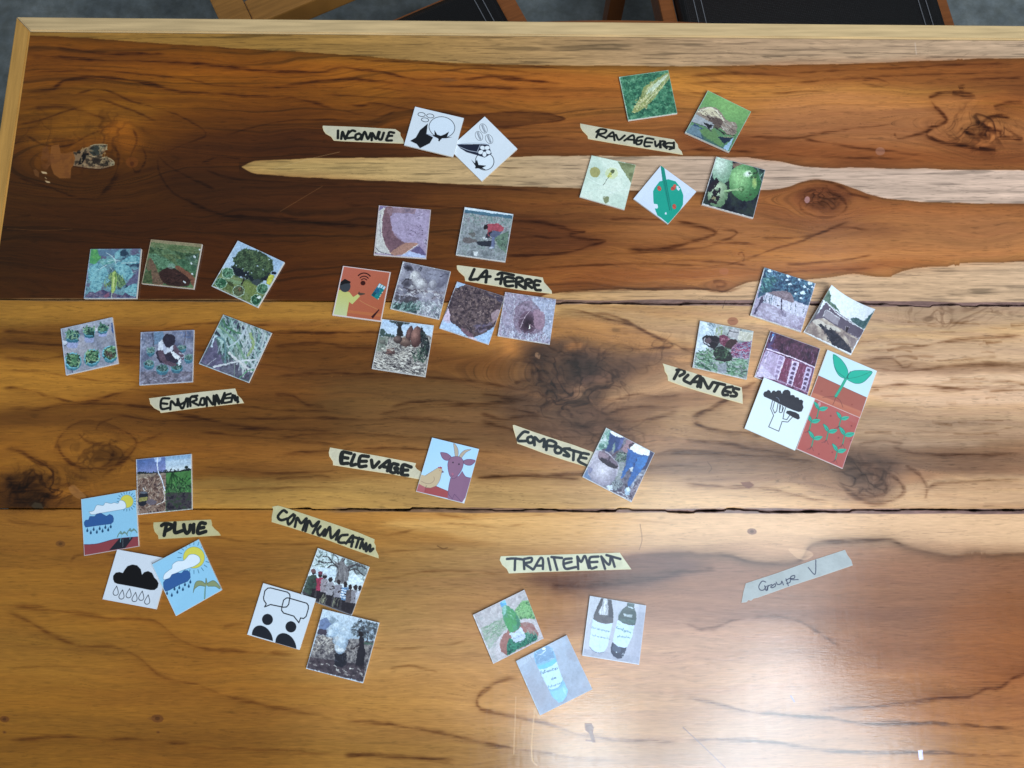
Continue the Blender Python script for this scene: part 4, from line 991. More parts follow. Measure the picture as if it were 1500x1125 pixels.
tape((725, 805, 7.143), "60 70 500 58 900 45 1305 32 1345 90 1428 207 1000 220 500 235 145 250 125 205 75 160 50 110",
     ["125 100 200 95 285 105", "210 100 205 215", "300 110 305 205", "305 100 380 90 375 130 315 150 395 210", "405 205 470 95 500 110 500 205", "430 170 500 170", "555 95 580 215", "590 80 700 90", "615 90 650 215", "800 95 720 110 735 200 845 185", "725 150 800 130", "860 75 870 205", "865 80 900 130 940 70 980 195", "1080 75 990 90 1000 195 1060 185", "990 135 1070 130", "1110 75 1150 205", "1110 75 1190 160 1210 75", "1165 60 1310 100", "1220 80 1250 180"],
     "masking tape strip reading TRAITEMENT in grey brushy ink", w=17, ink=(44, 52, 66), ink_al=.88, col=(206, 210, 186), rim=(216, 210, 176))  # black marker, its glossy reflection put into the ink as grey
tape((1080, 800, 8.333), "105 455 500 325 900 180 1315 45 1345 110 1390 170 1410 235 1000 375 600 505 250 630 200 640 170 665 135 660 110 685 52 690 75 560",
     ["345 440 300 430 260 490 275 535 320 535 350 490", "330 485 350 545 372 480 365 540 375 490 420 470", "430 480 405 500 420 510 460 490 460 460 430 480", "470 440 490 470 530 460 540 430 560 475", "590 400 620 485", "590 420 640 395 640 440 600 460", "640 395 690 395 695 360 650 375 660 410 740 410", "862 262 945 345 955 170"],
     "pale blue-grey tape strip reading Groupe V alone at the lower right", w=6.5, col=(164, 174, 178), rim=(180, 184, 184), ink=(34, 42, 70))
# ---------------------------------------------------------------- picture cards
white_edge = plain("card_core", (226, 222, 214), 0.7, 0.3)
dark_edge = plain("card_core_shade", (150, 142, 134), 0.7, 0.3)
CARDS = []
def card(frame, corners, label, paint, lift=(0, 0, 0, 0), group=None, thick=0.0022, margin=0.7, mcol=(214, 212, 214),
         mal=0.75, bend=0.0, rough=0.36, base=(232, 236, 244), photo=True, base_z=0.0, full=None, rag=0.0, ph=.15, fr=.4, con=1.0):
    K = Print(frame, corners, base, seed=len(CARDS)+1)
    K.full = nums(corners)
    paint(K)
    if photo: K.photo(fr, ph, con); K.grain(3)
    else: K.grain(1.2)
    if margin:
        c = nums(corners)
        m = margin*frame[2]*1.33
        K.l(c, m*2, mcol, mal, sm=False, close=True)
    arr = np.clip(K.A, 0, 255)/255.0*np.array([.93, .965, .985], np.float32)
    # corners in the world, allowing for the height at which each corner lies
    N = 8
    zc = [TOP+base_z+thick+a*0.001 for a in lift]
    wc = [px(X, Y, z) for (X, Y), z in zip(K.corners_px, zc)]
    rc = random.Random(len(CARDS)*7+1)
    curl = [(rc.uniform(0, .0012) if not any(lift) else rc.uniform(0, .0004),) for _ in range(4)]
    def bil(u, v, A): return [(A[0][k]*(1-u)+A[1][k]*u)*(1-v)+(A[3][k]*(1-u)+A[2][k]*u)*v for k in range(len(A[0]))]
    cc = [(*w, z) for w, z in zip(wc, zc)]
    ox = sum(c[0] for c in cc)/4; oy = sum(c[1] for c in cc)/4; oz = TOP+base_z
    vs, uv = [], []
    rr = random.Random(len(CARDS)+3)
    for side in (0, 1):
        for j in range(N+1):
            for i in range(N+1):
                u, v = i/N, j/N
                x, y, z = bil(u, v, cc)
                z += bend*(2*u-1)**2*(1-v)
                mm = max(abs(2*u-1), abs(2*v-1))
                z += bil(u, v, curl)[0]*mm**3
                edge = (i in (0, N)) or (j in (0, N))
                if rag and i == N and 0 < j < N: x += rr.uniform(-rag, rag)*0.5
                U = bil(u, v, [(px(*p)) for p in K.corners_px])
                uv.append(((U[0]-K.x0)*K.ppm/K.W, (U[1]-K.y0)*K.ppm/K.H))
                vs.append((x-ox, y-oy, z-oz-(thick if side else 0)))
    n1 = (N+1)**2; F = []; mi = []
    id = lambda s, i, j: s*n1+j*(N+1)+i
    for j in range(N):
        for i in range(N):
            F.append((id(0, i, j), id(0, i, j+1), id(0, i+1, j+1), id(0, i+1, j))); mi.append(0)
            F.append((id(1, i, j), id(1, i+1, j), id(1, i+1, j+1), id(1, i, j+1))); mi.append(1)
    for k in range(N):
        F += [(id(0, k, 0), id(0, k+1, 0), id(1, k+1, 0), id(1, k, 0)), (id(0, k+1, N), id(0, k, N), id(1, k, N), id(1, k+1, N)),
              (id(0, 0, k+1), id(0, 0, k), id(1, 0, k), id(1, 0, k+1)), (id(0, N, k), id(0, N, k+1), id(1, N, k+1), id(1, N, k))]
        mi += [1]*4
    mt, nt, b, t = image_mat("card_print_%d" % len(CARDS), arr, rough, 0.42)
    n = nt.nodes.new('ShaderNodeTexNoise'); n.inputs['Scale'].default_value = 55; n.inputs['Detail'].default_value = 2
    tc = nt.nodes.new('ShaderNodeTexCoord'); nt.links.new(tc.outputs['Object'], n.inputs['Vector'])
    bp = nt.nodes.new('ShaderNodeBump'); bp.inputs['Strength'].default_value = 0.12; bp.inputs['Distance'].default_value = 0.0015
    nt.links.new(n.outputs['Fac'], bp.inputs['Height']); nt.links.new(bp.outputs['Normal'], b.inputs['Normal'])
    o = mesh_obj("picture_card", vs, F, [mt, white_edge], None, uv, mi)
    o.location = (ox, oy, oz)
    tag(o, label, "card", "square picture cards laid out on the table")
    CARDS.append(o); return o

BK = (24, 26, 32)
# ---- six cards at the left, above and below the seam
fA = (100, 340, 4.6875); fA2 = (115, 355, 8.108); fT = (300, 340, 9.375); fP = (80, 455, 7.143)
def leaf_teal(K):
    c = K.full
    K.mott(c, [(40, 62, 88), (84, 122, 140), (108, 162, 172), (96, 92, 124)], 90)
    K.p("140 80 225 85 270 180 190 270 125 250", (78, 160, 92)); K.mott("145 85 215 90 250 190 150 240", [(60, 140, 90), (110, 190, 90)], 40, .7)
    K.p("225 95 480 95 470 150 300 170 240 160", (86, 120, 150)); K.p("500 110 560 100 560 160 500 160", (38, 62, 84), sm=True)
    K.mott("125 590 60 660 690 665 690 560 560 590 520 640 380 600 280 560 200 600", [(58, 46, 84), (92, 80, 118), (120, 98, 120)], 40, .9)
    K.mott("620 420 735 330 720 470 600 540 560 500", [(78, 72, 110), (110, 102, 140)], 30, .9)
    leafs = ["130 290 250 250 330 330 350 400 260 420 150 390 110 350", "110 400 220 390 340 430 350 480 260 480 150 470",
             "150 480 250 470 270 540 200 600 140 560", "430 260 520 240 630 330 635 410 560 450 480 400 430 330",
             "500 240 620 160 720 180 730 250 600 260", "430 200 440 130 490 100 480 180", "260 200 400 200 430 240 300 270 250 240",
             "560 540 690 500 690 640 620 640 550 590"]
    for i, s in enumerate(leafs):
        K.mott(s, [(70, 132, 152), (108, 172, 184), (128, 190, 196)] if i != 6 else [(72, 140, 140), (120, 180, 170)], 26, 1, sm=True)
        q = nums(s); m = (sum(a for a, b in q)/len(q), sum(b for a, b in q)/len(q))
        for a in q: K.l([m, a], 4, (150, 206, 212), .7)
        K.ball(m[0], m[1]-10, 34, 26, (140, 200, 206), (104, 164, 176), 0, -.2, -.4, .5)
    for s in ("325 125 390 165 430 210", "430 210 490 225", "370 295 410 350", "430 210 350 235", "640 360 680 350", "430 215 440 260", "510 250 700 240", "230 330 330 270"):
        K.l(s, 8, (190, 214, 214), .9)
    K.mott("370 380 430 330 460 370 540 440 560 500 470 560 440 470 420 600 380 600 390 500 290 540 370 460", [(70, 110, 70), (120, 160, 96), (60, 84, 80)], 22, .9)
    K.strokes("370 360 560 420 540 520 300 560 300 500", 40, 70, 7, [(160, 190, 100), (60, 90, 60), (120, 150, 96)], (40, 140), .7)
    K.p("400 370 440 360 450 480 420 600 395 600 390 520", (170, 196, 96), sm=True); K.p("430 380 445 390 440 500 425 560", (108, 150, 66), sm=True)
    K.p("410 430 430 420 420 520 405 560", (205, 216, 130), sm=True)
    K.l("395 600 390 665", 9, (180, 196, 170)); K.strokes("90 600 680 600 680 660 70 660", 26, 60, 5, [(150, 110, 140), (50, 44, 70), (180, 170, 190)], (-40, 40), .6)
    K.p("290 640 350 600 370 640 320 665", (150, 84, 110), .8)
card(fA2, "143 80 747 80 690 668 65 668", "card with photo of broad teal leaves round a pale green pod", leaf_teal, fr=.18, ph=.1, thick=.0032, mcol=(150, 160, 190), mal=.5)
def mound(K):
    K.mott(K.full, [(44, 70, 44), (74, 104, 66), (100, 128, 84)], 50)
    K.p("840 -45 1480 20 1480 80 1200 60 850 10", (142, 128, 92)); K.mott("850 0 1480 70 1470 160 850 60", [(80, 104, 62), (116, 128, 84)], 30)
    K.mott("835 150 900 140 1040 200 1130 260 1150 330 1000 350 900 250", [(60, 100, 70), (100, 146, 108), (50, 80, 58)], 34, sm=True)
    K.mott("1010 150 1150 150 1250 210 1180 240 1060 200", [(66, 86, 52), (110, 128, 80)], 28, sm=True)
    K.mott("1150 200 1440 200 1400 400 1300 340 1180 270", [(50, 90, 62), (86, 128, 92)], 30)
    K.mott("1260 180 1430 130 1400 320", [(54, 84, 70), (96, 122, 100)], 26)
    K.p("840 190 900 250 960 400 1010 500 880 490 840 300", (112, 82, 62), sm=True); K.mott("820 210 880 240 1000 500 900 490 800 300", [(98, 70, 56), (130, 96, 72), (80, 72, 52)], 30, .8)
    K.p("1140 300 1200 290 1380 430 1370 540 1290 420", (128, 76, 56), sm=True)
    K.p("960 360 1080 300 1200 350 1310 440 1300 520 1100 520 1000 470", (58, 34, 32), sm=True)
    K.strokes("980 370 1090 320 1220 370 1310 450 1280 510 1020 480", 60, 60, 5, [(30, 20, 22), (88, 52, 44), (70, 40, 36)], (-30, 50), .8)
    K.mott("780 380 860 330 880 480 770 480", [(54, 76, 44), (88, 98, 60)], 30)
    K.strokes("850 40 1440 100 1400 300 900 160", 110, 40, 8, [(44, 70, 46), (110, 146, 110), (70, 104, 72)], (-10, 60), .55)
    for x, y in ((1255, 475), (1335, 258), (1350, 380), (1440, 95), (1375, 175)): K.e(x, y, 16, 11, (206, 214, 216), 40)
    K.e(1100, 285, 50, 34, (130, 164, 148), 0, .6)
    K.l("800 160 795 200", 8, (190, 190, 180)); 
card((115, 355, 8.108), "861 -35 1470 25 1366 553 752 492", "card with photo of low green field rows and a dark soil mound, at the left", mound, fr=.25, ph=.14, thick=.003, mcol=(176, 146, 118), mal=.8)
def treecard(K):
    K.grad(K.full, (700, 150), (150, 180, 214), (350, 700), (176, 196, 216))
    K.p("100 740 240 500 400 590 520 640 760 700 880 800 720 1035", (92, 112, 62))
    K.mott("140 690 230 560 500 650 700 740 860 820 730 1030", [(66, 80, 40), (110, 128, 66), (128, 140, 92)], 60, .9)
    K.p("220 600 500 690 510 730 380 720 260 640", (120, 150, 108), .8); K.p("300 670 380 700 400 760 330 740", (50, 60, 34), .8)
    K.p("100 740 300 800 640 980 600 990 200 810", (168, 148, 118), .7, nzs=18, thr=.45)
    crown = "380 370 440 330 450 280 520 250 570 230 640 250 730 260 800 290 870 340 920 380 940 440 940 520 890 570 860 640 800 680 770 700 700 680 640 690 560 640 500 600 420 620 390 560 360 490 400 440"
    K.p(crown, (52, 72, 52)); K.strokes(crown, 340, 34, 13, [(74, 102, 64), (38, 54, 40), (96, 122, 84), (58, 82, 56)], (0, 180), .8)
    K.strokes("370 480 600 560 700 700 900 560 860 660 700 690 500 610 400 600", 170, 30, 14, [(26, 34, 48), (32, 40, 56), (20, 28, 40)], (0, 180), .85)
    K.strokes("560 250 900 380 900 520 700 440", 70, 26, 9, [(104, 124, 76), (84, 106, 62)], (0, 180), .7)
    for x, y in ((585, 545), (430, 465), (520, 500), (640, 560), (720, 470), (800, 520), (730, 265), (560, 590), (880, 380)): K.e(x, y, 10, 9, (176, 196, 214))
    K.l("540 600 520 680 505 730", 22, (36, 34, 34)); K.l("505 700 560 640", 9, (36, 34, 34))
    K.p("640 680 740 640 760 700 730 750 660 720", (54, 66, 72), sm=True)
    K.p("530 700 560 680 800 780 820 820 660 880 540 800", (116, 132, 62), .8, sm=True); K.strokes("540 700 800 780 660 850", 24, 50, 4, [(170, 178, 130), (80, 96, 46)], (50, 120), .7)
    for x, y, c in ((312, 565, 0), (220, 705, 1), (460, 815, 2), (790, 785, 0), (706, 935, 1)):
        K.e(x, y, 76, 70, ((66, 112, 84), (40, 92, 62), (84, 92, 62))[c])
        K.strokes([(x-55, y-45), (x+55, y-45), (x+55, y+45), (x-55, y+45)], 24, 60, 11, [(120, 170, 130), (30, 60, 44), (80, 140, 96)] if c < 2 else [(60, 60, 44), (110, 116, 80), (70, 90, 50)], (0, 180), .8)
        K.e(x, y, 78, 73, (176, 204, 182), ring=8)
    K.e(740, 905, 22, 18, (226, 236, 230)); K.l("450 790 480 770 470 820", 7, (150, 90, 60))
    K.p("925 540 980 560 965 590 910 575", (20, 24, 44)); K.p("885 590 955 600 895 735 835 705", (198, 196, 64)); K.l("885 590 955 600 895 735 835 705", 5, (120, 120, 60), close=True, sm=False)
card(fT, "458 122 1092 413 728 1040 93 742", "card with photo of a round green tree, five plant circles and a yellow bottle", treecard, fr=.35, ph=.12, thick=.003, mcol=(206, 214, 226))
def pots(K):
    K.mott(K.full, [(120, 124, 146), (146, 148, 166), (164, 160, 174)], 130)
    K.p("75 190 200 160 300 150 610 75 610 120 300 190 110 260", (168, 176, 196), .6)
    for cx, cy, rx, ry, h in ((185, 265, 70, 50, 95), (358, 225, 60, 45, 80), (503, 190, 55, 40, 60)):
        K.p([(cx-rx, cy), (cx+rx, cy), (cx+rx*.75, cy+h*1.25), (cx-rx*.75, cy+h*1.25)], (150, 158, 204)); K.e(cx, cy+h*1.25, rx*.74, 14, (150, 158, 204))
        K.p([(cx-rx, cy), (cx+rx, cy), (cx+rx*.85, cy+h*.62), (cx-rx*.85, cy+h*.62)], (44, 104, 130)); K.e(cx, cy+h*.62, rx*.86, 18, (44, 104, 130))
        K.e(cx, cy, rx, ry, (40, 84, 92)); K.e(cx, cy, rx, ry, (96, 168, 184), ring=7)
        K.strokes([(cx-rx*.9, cy-ry), (cx+rx*.9, cy-ry), (cx+rx*.8, cy+ry*.6), (cx-rx*.8, cy+ry*.6)], 34, 40, 12, [(100, 150, 116), (64, 112, 88), (140, 180, 140), (30, 60, 56)], (0, 180), .9)
    K.p("590 130 612 120 620 250 600 240", (50, 80, 140)); K.p("420 190 445 180 445 205 425 215", (214, 222, 232))
    for cx, cy, rx, ry in ((193, 525, 84, 84), (387, 485, 84, 80), (578, 445, 80, 76)):
        K.e(cx, cy+26, rx, ry, (62, 130, 152), -20); K.e(cx, cy, rx, ry, (110, 186, 206), -20); K.e(cx, cy+2, rx*.86, ry*.86, (36, 66, 66), -20)
        K.strokes([(cx-rx*.7, cy-ry*.7), (cx+rx*.7, cy-ry*.7), (cx+rx*.7, cy+ry*.6), (cx-rx*.7, cy+ry*.6)], 60, 46, 14, [(110, 160, 110), (70, 122, 84), (146, 182, 130), (34, 62, 50)], (0, 180), .9)
    K.strokes("520 440 620 440 620 490 560 490", 16, 50, 9, [(90, 62, 60), (60, 40, 40)], (20, 120), .8)
    K.l("90 350 130 355 100 375", 5, (60, 70, 90)); K.p("80 310 130 330 140 350 100 370", (200, 206, 220)); K.l("180 625 185 655", 8, (50, 60, 100))
card(fP, "70 193 602 70 664 553 125 678", "card with photo of six plant pots with turquoise rims in two rows", pots, fr=.3, ph=.14, mcol=(196, 200, 216))
def potman(K):
    K.mott(K.full, [(92, 98, 128), (120, 124, 152), (140, 142, 166)], 110)
    K.mott("895 640 1450 640 1445 750 890 780", [(84, 82, 100), (118, 108, 124), (140, 134, 156)], 40, .9)
    K.p("1040 225 1140 215 1140 330 1040 360", (104, 134, 168)); K.p("1280 230 1430 220 1420 290 1300 280", (84, 104, 150), .7, nzs=20)
    K.l("1020 240 1040 400", 12, (70, 76, 96)); K.l("1370 230 1355 350", 9, (86, 78, 96))
    K.strokes("910 240 1030 240 1030 420 910 400", 20, 60, 9, [(70, 84, 110), (150, 160, 184)], (0, 180), .5)
    for cx, cy, rx, ry in ((1000, 425, 44, 32), (985, 560, 55, 36), (1330, 395, 50, 26), (1400, 500, 50, 36), (1124, 610, 66, 42), (1275, 595, 62, 42)):
        K.e(cx, cy+24, rx*.9, ry, (58, 112, 136)); K.e(cx, cy, rx, ry, (78, 146, 162)); K.e(cx, cy-3, rx*.85, ry*.75, (48, 66, 74))
        K.strokes([(cx-rx*.8, cy-ry), (cx+rx*.8, cy-ry), (cx+rx*.7, cy+ry*.4), (cx-rx*.7, cy+ry*.4)], 30, 30, 8, [(96, 140, 130), (58, 100, 92), (140, 166, 160)], (0, 180), .8)
    K.p("1060 430 1160 400 1260 440 1300 520 1240 570 1120 550 1080 520", (52, 46, 66), sm=True)
    K.p("1080 415 1130 425 1170 520 1260 560 1240 590 1150 560 1090 500", (96, 74, 92), sm=True)
    K.p("1250 360 1300 420 1350 470 1340 520 1310 500 1240 430", (96, 74, 92), sm=True)
    K.p("1075 415 1080 340 1110 315 1180 300 1250 340 1230 430 1150 460 1130 420", (206, 210, 226), sm=False); K.p("1130 330 1170 380 1160 450 1130 420", (160, 166, 196), .7)
    K.p("1130 300 1160 255 1220 250 1255 280 1250 350 1200 390 1160 380 1130 340", (46, 42, 60), sm=True)
    K.p("1205 430 1240 435 1310 490 1290 515 1260 510", (226, 230, 240)); K.l("1310 500 1345 490 1350 460 1300 450", 8, (190, 196, 214))
    K.p("1290 520 1320 510 1310 570 1290 580", (220, 226, 236)); K.e(1250, 570, 24, 16, (100, 76, 92))
    K.strokes("895 690 1440 680 1440 745 900 770", 26, 40, 7, [(170, 174, 196), (60, 60, 84), (196, 204, 220)], (-30, 30), .6)
card(fP, "905 228 1460 203 1446 748 888 782", "card with photo of a crouching person in a white shirt tending plant pots", potman, fr=.32, ph=.16, mcol=(180, 184, 206))
def maizeleaf(K):
    K.mott(K.full, [(44, 52, 70), (88, 92, 116), (70, 96, 96)], 60)
    K.mott("905 890 1010 740 1060 900 1040 960", [(78, 74, 104), (112, 104, 136)], 30); K.mott("1100 860 1240 880 1240 1020 1040 960", [(70, 66, 88), (110, 110, 130)], 30)
    K.strokes("1070 575 1390 700 1300 900 1120 900 1000 780", 150, 120, 10, [(84, 132, 116), (120, 160, 150), (150, 184, 180), (50, 88, 76), (176, 200, 198)], (35, 125), .75)
    K.strokes("1180 600 1390 690 1250 1000 1140 940", 50, 150, 9, [(178, 188, 196), (130, 150, 140), (196, 204, 206)], (50, 110), .8)
    K.l("1040 650 1150 760 1220 900", 16, (120, 160, 128)); K.l("1230 640 1170 740 1100 790", 10, (180, 196, 204)); K.l("1010 720 1070 750 1075 900", 13, (96, 134, 140))
    K.l("1000 930 1160 890 1290 880", 12, (206, 208, 214)); K.l("1100 830 1180 900 1260 960", 16, (206, 206, 208)); K.l("1380 720 1330 830 1250 950", 13, (188, 198, 204))
    K.l("1250 700 1270 780 1230 850", 20, (150, 176, 90), .7); K.l("1300 960 1240 950 1180 1000", 9, (90, 150, 110)); K.l("985 790 1000 730 1020 715", 12, (190, 206, 222))
    K.l("1060 600 1090 660 1180 700", 12, (70, 122, 86)); K.l("940 930 1010 870", 6, (150, 150, 166))
card(fA, "1065 567 1399 694 1241 1036 899 906", "card with photo of tangled pale green maize leaves", maizeleaf, fr=.3, ph=.1, mcol=(190, 200, 206))

# ---- two white cards beside INCONNUE
fC = (585, 150, 8.333)
def cotton_b(K):
    for a, b, c in ((1025, 320, 62), (970, 412, 60), (1094, 450, 60)):
        K.e(a, b, c, 42, BK, 62, ring=3.5); K.l([(a-16, b-46), (a-2, b), (a+22, b+44)], 6, (96, 104, 124), sm=True); K.l([(a-26, b-44), (a-6, b+10), (a+14, b+50)], 3, BK); K.l([(a-8, b-52), (a+12, b), (a+26, b+40)], 3, BK)
    K.e(1040, 720, 112, 108, (236, 242, 250), 20); K.e(1040, 720, 114, 108, BK, 20, ring=8)
    K.p("900 640 1040 600 1060 790 930 700", (236, 242, 250), al=0.0)
    K.p("875 700 920 745 945 700 965 765 1060 775 1010 800 1065 832 990 810 935 805 925 775", BK)
    K.e(934, 800, 12, 10, BK)
    K.p("700 515 985 510 1090 518 1098 540 1040 675 960 650 820 610 740 560", (34, 40, 60)); K.p("715 520 980 515 1085 522 985 528 945 610 790 560", (30, 36, 56))
    K.l("705 517 850 500 1000 500 1090 520", 6, (150, 160, 184)); K.l("730 545 850 590 950 610 1030 660", 7, (206, 212, 226)); K.l("985 520 945 610", 7, (206, 212, 226))
    K.p("985 530 1090 525 1125 630 1100 640 1040 675 950 625", (30, 36, 56))
    for a, b, g in ((1015, 556, 20), (1070, 556, -10), (992, 608, -20), (1083, 608, 20), (1037, 634, 90)): K.e(a, b, 33, 26, (240, 244, 250), g); K.e(a, b, 33, 26, (60, 66, 84), g, ring=3)
card(fC, "1042 172 1440 570 1005 962 603 566", "white card with drawing of a cotton boll below three striped beans, on its corner", cotton_b, photo=False, margin=0)
def cotton_a(K):
    for a, b in ((270, 150), (376, 167), (312, 215)): K.e(a, b, 45, 24, BK, 8, ring=7)
    K.p("345 260 330 380 410 430 370 500 250 562 210 510 130 472 200 430 250 340", BK, sm=False)
    K.e(518, 305, 156, 128, (232, 240, 252), 8); K.e(518, 305, 158, 128, BK, 8, ring=7)
    K.p("320 385 360 378 430 410 500 440 640 425 560 448 500 455 420 430", (226, 232, 246)); K.l("325 388 400 405 470 440", 4, (80, 84, 110))
    K.p("425 340 460 395 505 410 555 390 605 358 578 425 640 428 560 440 520 440 485 472 470 440 400 408 430 400", BK)
    K.e(484, 466, 10, 12, BK)
card(fC, "192 53 787 192 655 665 58 520", "white card with drawing of a round cotton boll and dark leaf, beside INCONNUE tape", cotton_a, photo=False, margin=0, lift=(0, 0.8, 3.2, 1.0))

# ---- two photos under them
fR = (540, 290, 6.818)
def claypot(K):
    K.mott(K.full, [(150, 128, 158), (166, 146, 178), (134, 112, 140)], 120)
    K.p("110 75 175 90 100 130", (120, 104, 150)); K.p("100 130 180 90 130 250 130 330 160 450 215 565 55 555", (196, 190, 186))
    K.p("170 95 240 100 230 160 210 210 240 330 300 410 370 450 470 455 400 510 270 575 210 560 150 430 130 300 145 170", (128, 88, 96), sm=True)
    K.p("180 100 470 110 460 160 240 150 210 180 180 150", (146, 112, 124), .8); K.p("330 105 460 115 450 150 340 145", (96, 84, 110), .5, nzs=14)
    K.mott("140 200 215 200 240 330 330 440 250 530 200 530 145 400", [(104, 70, 84), (132, 92, 104)], 70, .8, sm=True)
    K.p("215 550 330 470 400 450 490 460 380 540 270 575", (172, 120, 104), sm=True)
    K.l("150 95 130 180 128 330 160 460 220 570", 8, (214, 206, 198)); K.l("118 160 108 260 118 400", 4, (110, 96, 120)); K.l("60 490 110 540 240 575", 6, (90, 80, 100))
    K.l("490 465 410 520 320 580", 7, (222, 216, 214)); K.p("400 535 560 580 570 605 320 585", (172, 184, 226)); K.p("410 530 500 480 570 560 560 582", (100, 84, 128), sm=False)
    K.p("240 165 500 160 600 180 590 400 490 450 360 440 260 380 220 250", (172, 152, 188), .5, sm=True)
    K.strokes("390 310 520 280 540 380 400 380", 34, 16, 5, [(80, 60, 90), (120, 96, 126)], (0, 180), .8); K.strokes("430 160 560 140 520 230", 16, 30, 6, [(90, 70, 100), (196, 180, 206)], (-60, -30), .7)
    K.strokes("550 440 590 420 590 500", 14, 20, 6, [(60, 44, 70), (200, 190, 210)], (0, 180), .8); K.e(66, 552, 10, 5, (80, 30, 30))
card(fR, "103 74 621 120 573 607 53 570", "card with photo of a broken clay pot filled with ash", claypot, fr=.3, ph=.12, mcol=(214, 190, 186))
def redman(K):
    K.mott(K.full, [(112, 118, 124), (146, 150, 156), (120, 134, 132)], 60)
    K.p("960 95 1440 165 1438 190 955 125", (208, 222, 236)); K.p("955 122 1438 182 1434 225 950 160", (64, 104, 128)); K.mott("950 150 1436 215 1430 320 940 230", [(104, 130, 128), (150, 158, 160), (128, 120, 130)], 24)
    K.strokes("950 160 1430 220 1420 330 930 260", 120, 26, 5, [(160, 164, 168), (70, 96, 90), (186, 186, 190)], (60, 120), .6)
    K.strokes("920 270 1410 330 1370 630 880 560", 260, 14, 6, [(170, 170, 176), (88, 88, 96), (110, 124, 116)], (0, 180), .6)
    K.mott("1250 400 1400 330 1370 560 1300 500", [(66, 100, 76), (110, 140, 112), (50, 70, 60)], 22, .8)
    K.p("940 410 1000 400 1080 430 1040 450 960 450", (96, 84, 84), .8, sm=True); K.p("990 360 1060 350 1050 390", (80, 70, 66), .6, sm=True)
    K.p("1080 440 1240 430 1250 480 1120 480", (30, 34, 48), .9, sm=True); K.strokes("1120 400 1240 390 1240 430", 14, 18, 7, [(220, 222, 224), (60, 60, 66)], (0, 180), .9)
    K.p("1195 330 1250 340 1190 410 1160 400", (44, 40, 54)); K.p("1250 320 1335 300 1320 360 1260 400 1260 490 1220 490 1230 400 1210 370", (84, 92, 122)); K.l("1245 400 1240 500", 26, (100, 110, 148))
    K.p("1165 290 1200 262 1290 262 1345 300 1320 340 1240 330 1200 335", (176, 68, 84), sm=True); K.e(1168, 292, 22, 26, (34, 26, 34)); K.l("1230 330 1190 340 1200 380", 12, (150, 60, 70)); K.e(1225, 500, 22, 10, (170, 180, 200))
    K.p("1040 540 1095 540 1080 585 1050 575", (206, 208, 210)); 
card(fR, "960 93 1445 165 1364 640 872 572", "card with photo of a person in a red shirt bent over a field", redman, fr=.3, ph=.14, thick=.0028)

# ---- five cards round RAVAGEURS
fV = (840, 90, 4.687)
def cob(K):
    K.mott(K.full, [(34, 92, 70), (58, 128, 92), (96, 160, 118)], 24)
    K.strokes(K.full, 260, 20, 5, [(40, 100, 78), (110, 172, 130), (70, 140, 100), (24, 74, 58)], (0, 180), .6)
    K.p("650 80 655 120 600 190 560 250 500 310 440 350 400 350 440 280 460 240 480 180 540 140", (150, 160, 90), sm=True)
    K.strokes("640 95 650 120 560 250 450 340 420 330 490 200 540 150", 90, 60, 5, [(196, 196, 130), (120, 136, 70), (214, 210, 160)], (118, 142), .8)
    K.p("645 90 560 150 500 220 530 210 620 130", (196, 210, 176), sm=True); K.l("645 95 530 220", 6, (220, 226, 196))
    K.strokes("430 260 520 240 500 320 410 355", 40, 18, 7, [(214, 206, 140), (150, 150, 84)], (0, 180), .8)
card(fV, "313 108 650 62 713 356 375 409", "card with photo of an opened maize cob on green grass", cob, fr=.4, ph=.14, mcol=(170, 206, 180))
def moth(K):
    K.grad(K.full, (1050, 250), (120, 176, 92), (900, 560), (80, 124, 92)); K.ball(1060, 320, 160, 110, (134, 190, 104), (104, 160, 88), 20, 0, 0, .7)
    K.p("770 490 830 430 900 470 950 560 1060 620 1040 620", (56, 80, 110)); K.p("775 488 800 440 870 460 880 530", (120, 150, 160), .7)
    K.p("860 470 960 460 1030 560 1010 590 900 540", (98, 140, 84), sm=False); K.p("870 500 960 560 1030 600 1010 610 900 560", (60, 100, 90), .7); K.p("990 520 1100 525 1030 570", (34, 48, 70)); K.p("1100 520 1060 620 1020 600", (150, 186, 216))
    K.p("835 355 870 325 930 315 990 330 1030 380 1060 410 1115 430 1110 500 1060 505 1020 470 960 430 900 400 850 390", (150, 130, 116), sm=True)
    K.p("850 345 930 320 990 345 1030 410 960 380 890 370", (214, 200, 164), sm=True); K.l("855 350 930 322 985 345 1028 405", 8, (226, 216, 190)); K.p("930 385 1020 400 1000 460 950 450", (92, 70, 66), .8, sm=True)
    K.p("835 370 900 400 960 430 940 470 860 430 800 420", (160, 164, 170), sm=True); K.p("890 420 960 440 930 470", (40, 40, 48)); K.strokes("860 340 980 340 1040 420 1110 440 1100 500 1050 500 930 400", 70, 40, 4, [(110, 90, 84), (206, 196, 180), (70, 56, 56)], (10, 60), .7)
    K.l("990 470 1050 500 1110 515", 5, (60, 64, 50)); K.l("860 350 900 380 1000 400", 4, (90, 70, 60)); K.l("975 455 1030 500", 9, (34, 36, 46)); K.l("1030 522 1095 520", 6, (150, 150, 110)); K.l("800 420 880 440 950 480", 5, (70, 70, 76))
card(fV, "922 202 1220 345 1068 625 766 490", "card with photo of a brown moth-like insect on a green leaf", moth, ph=.10, fr=.35, mcol=(180, 196, 184), thick=.0028)
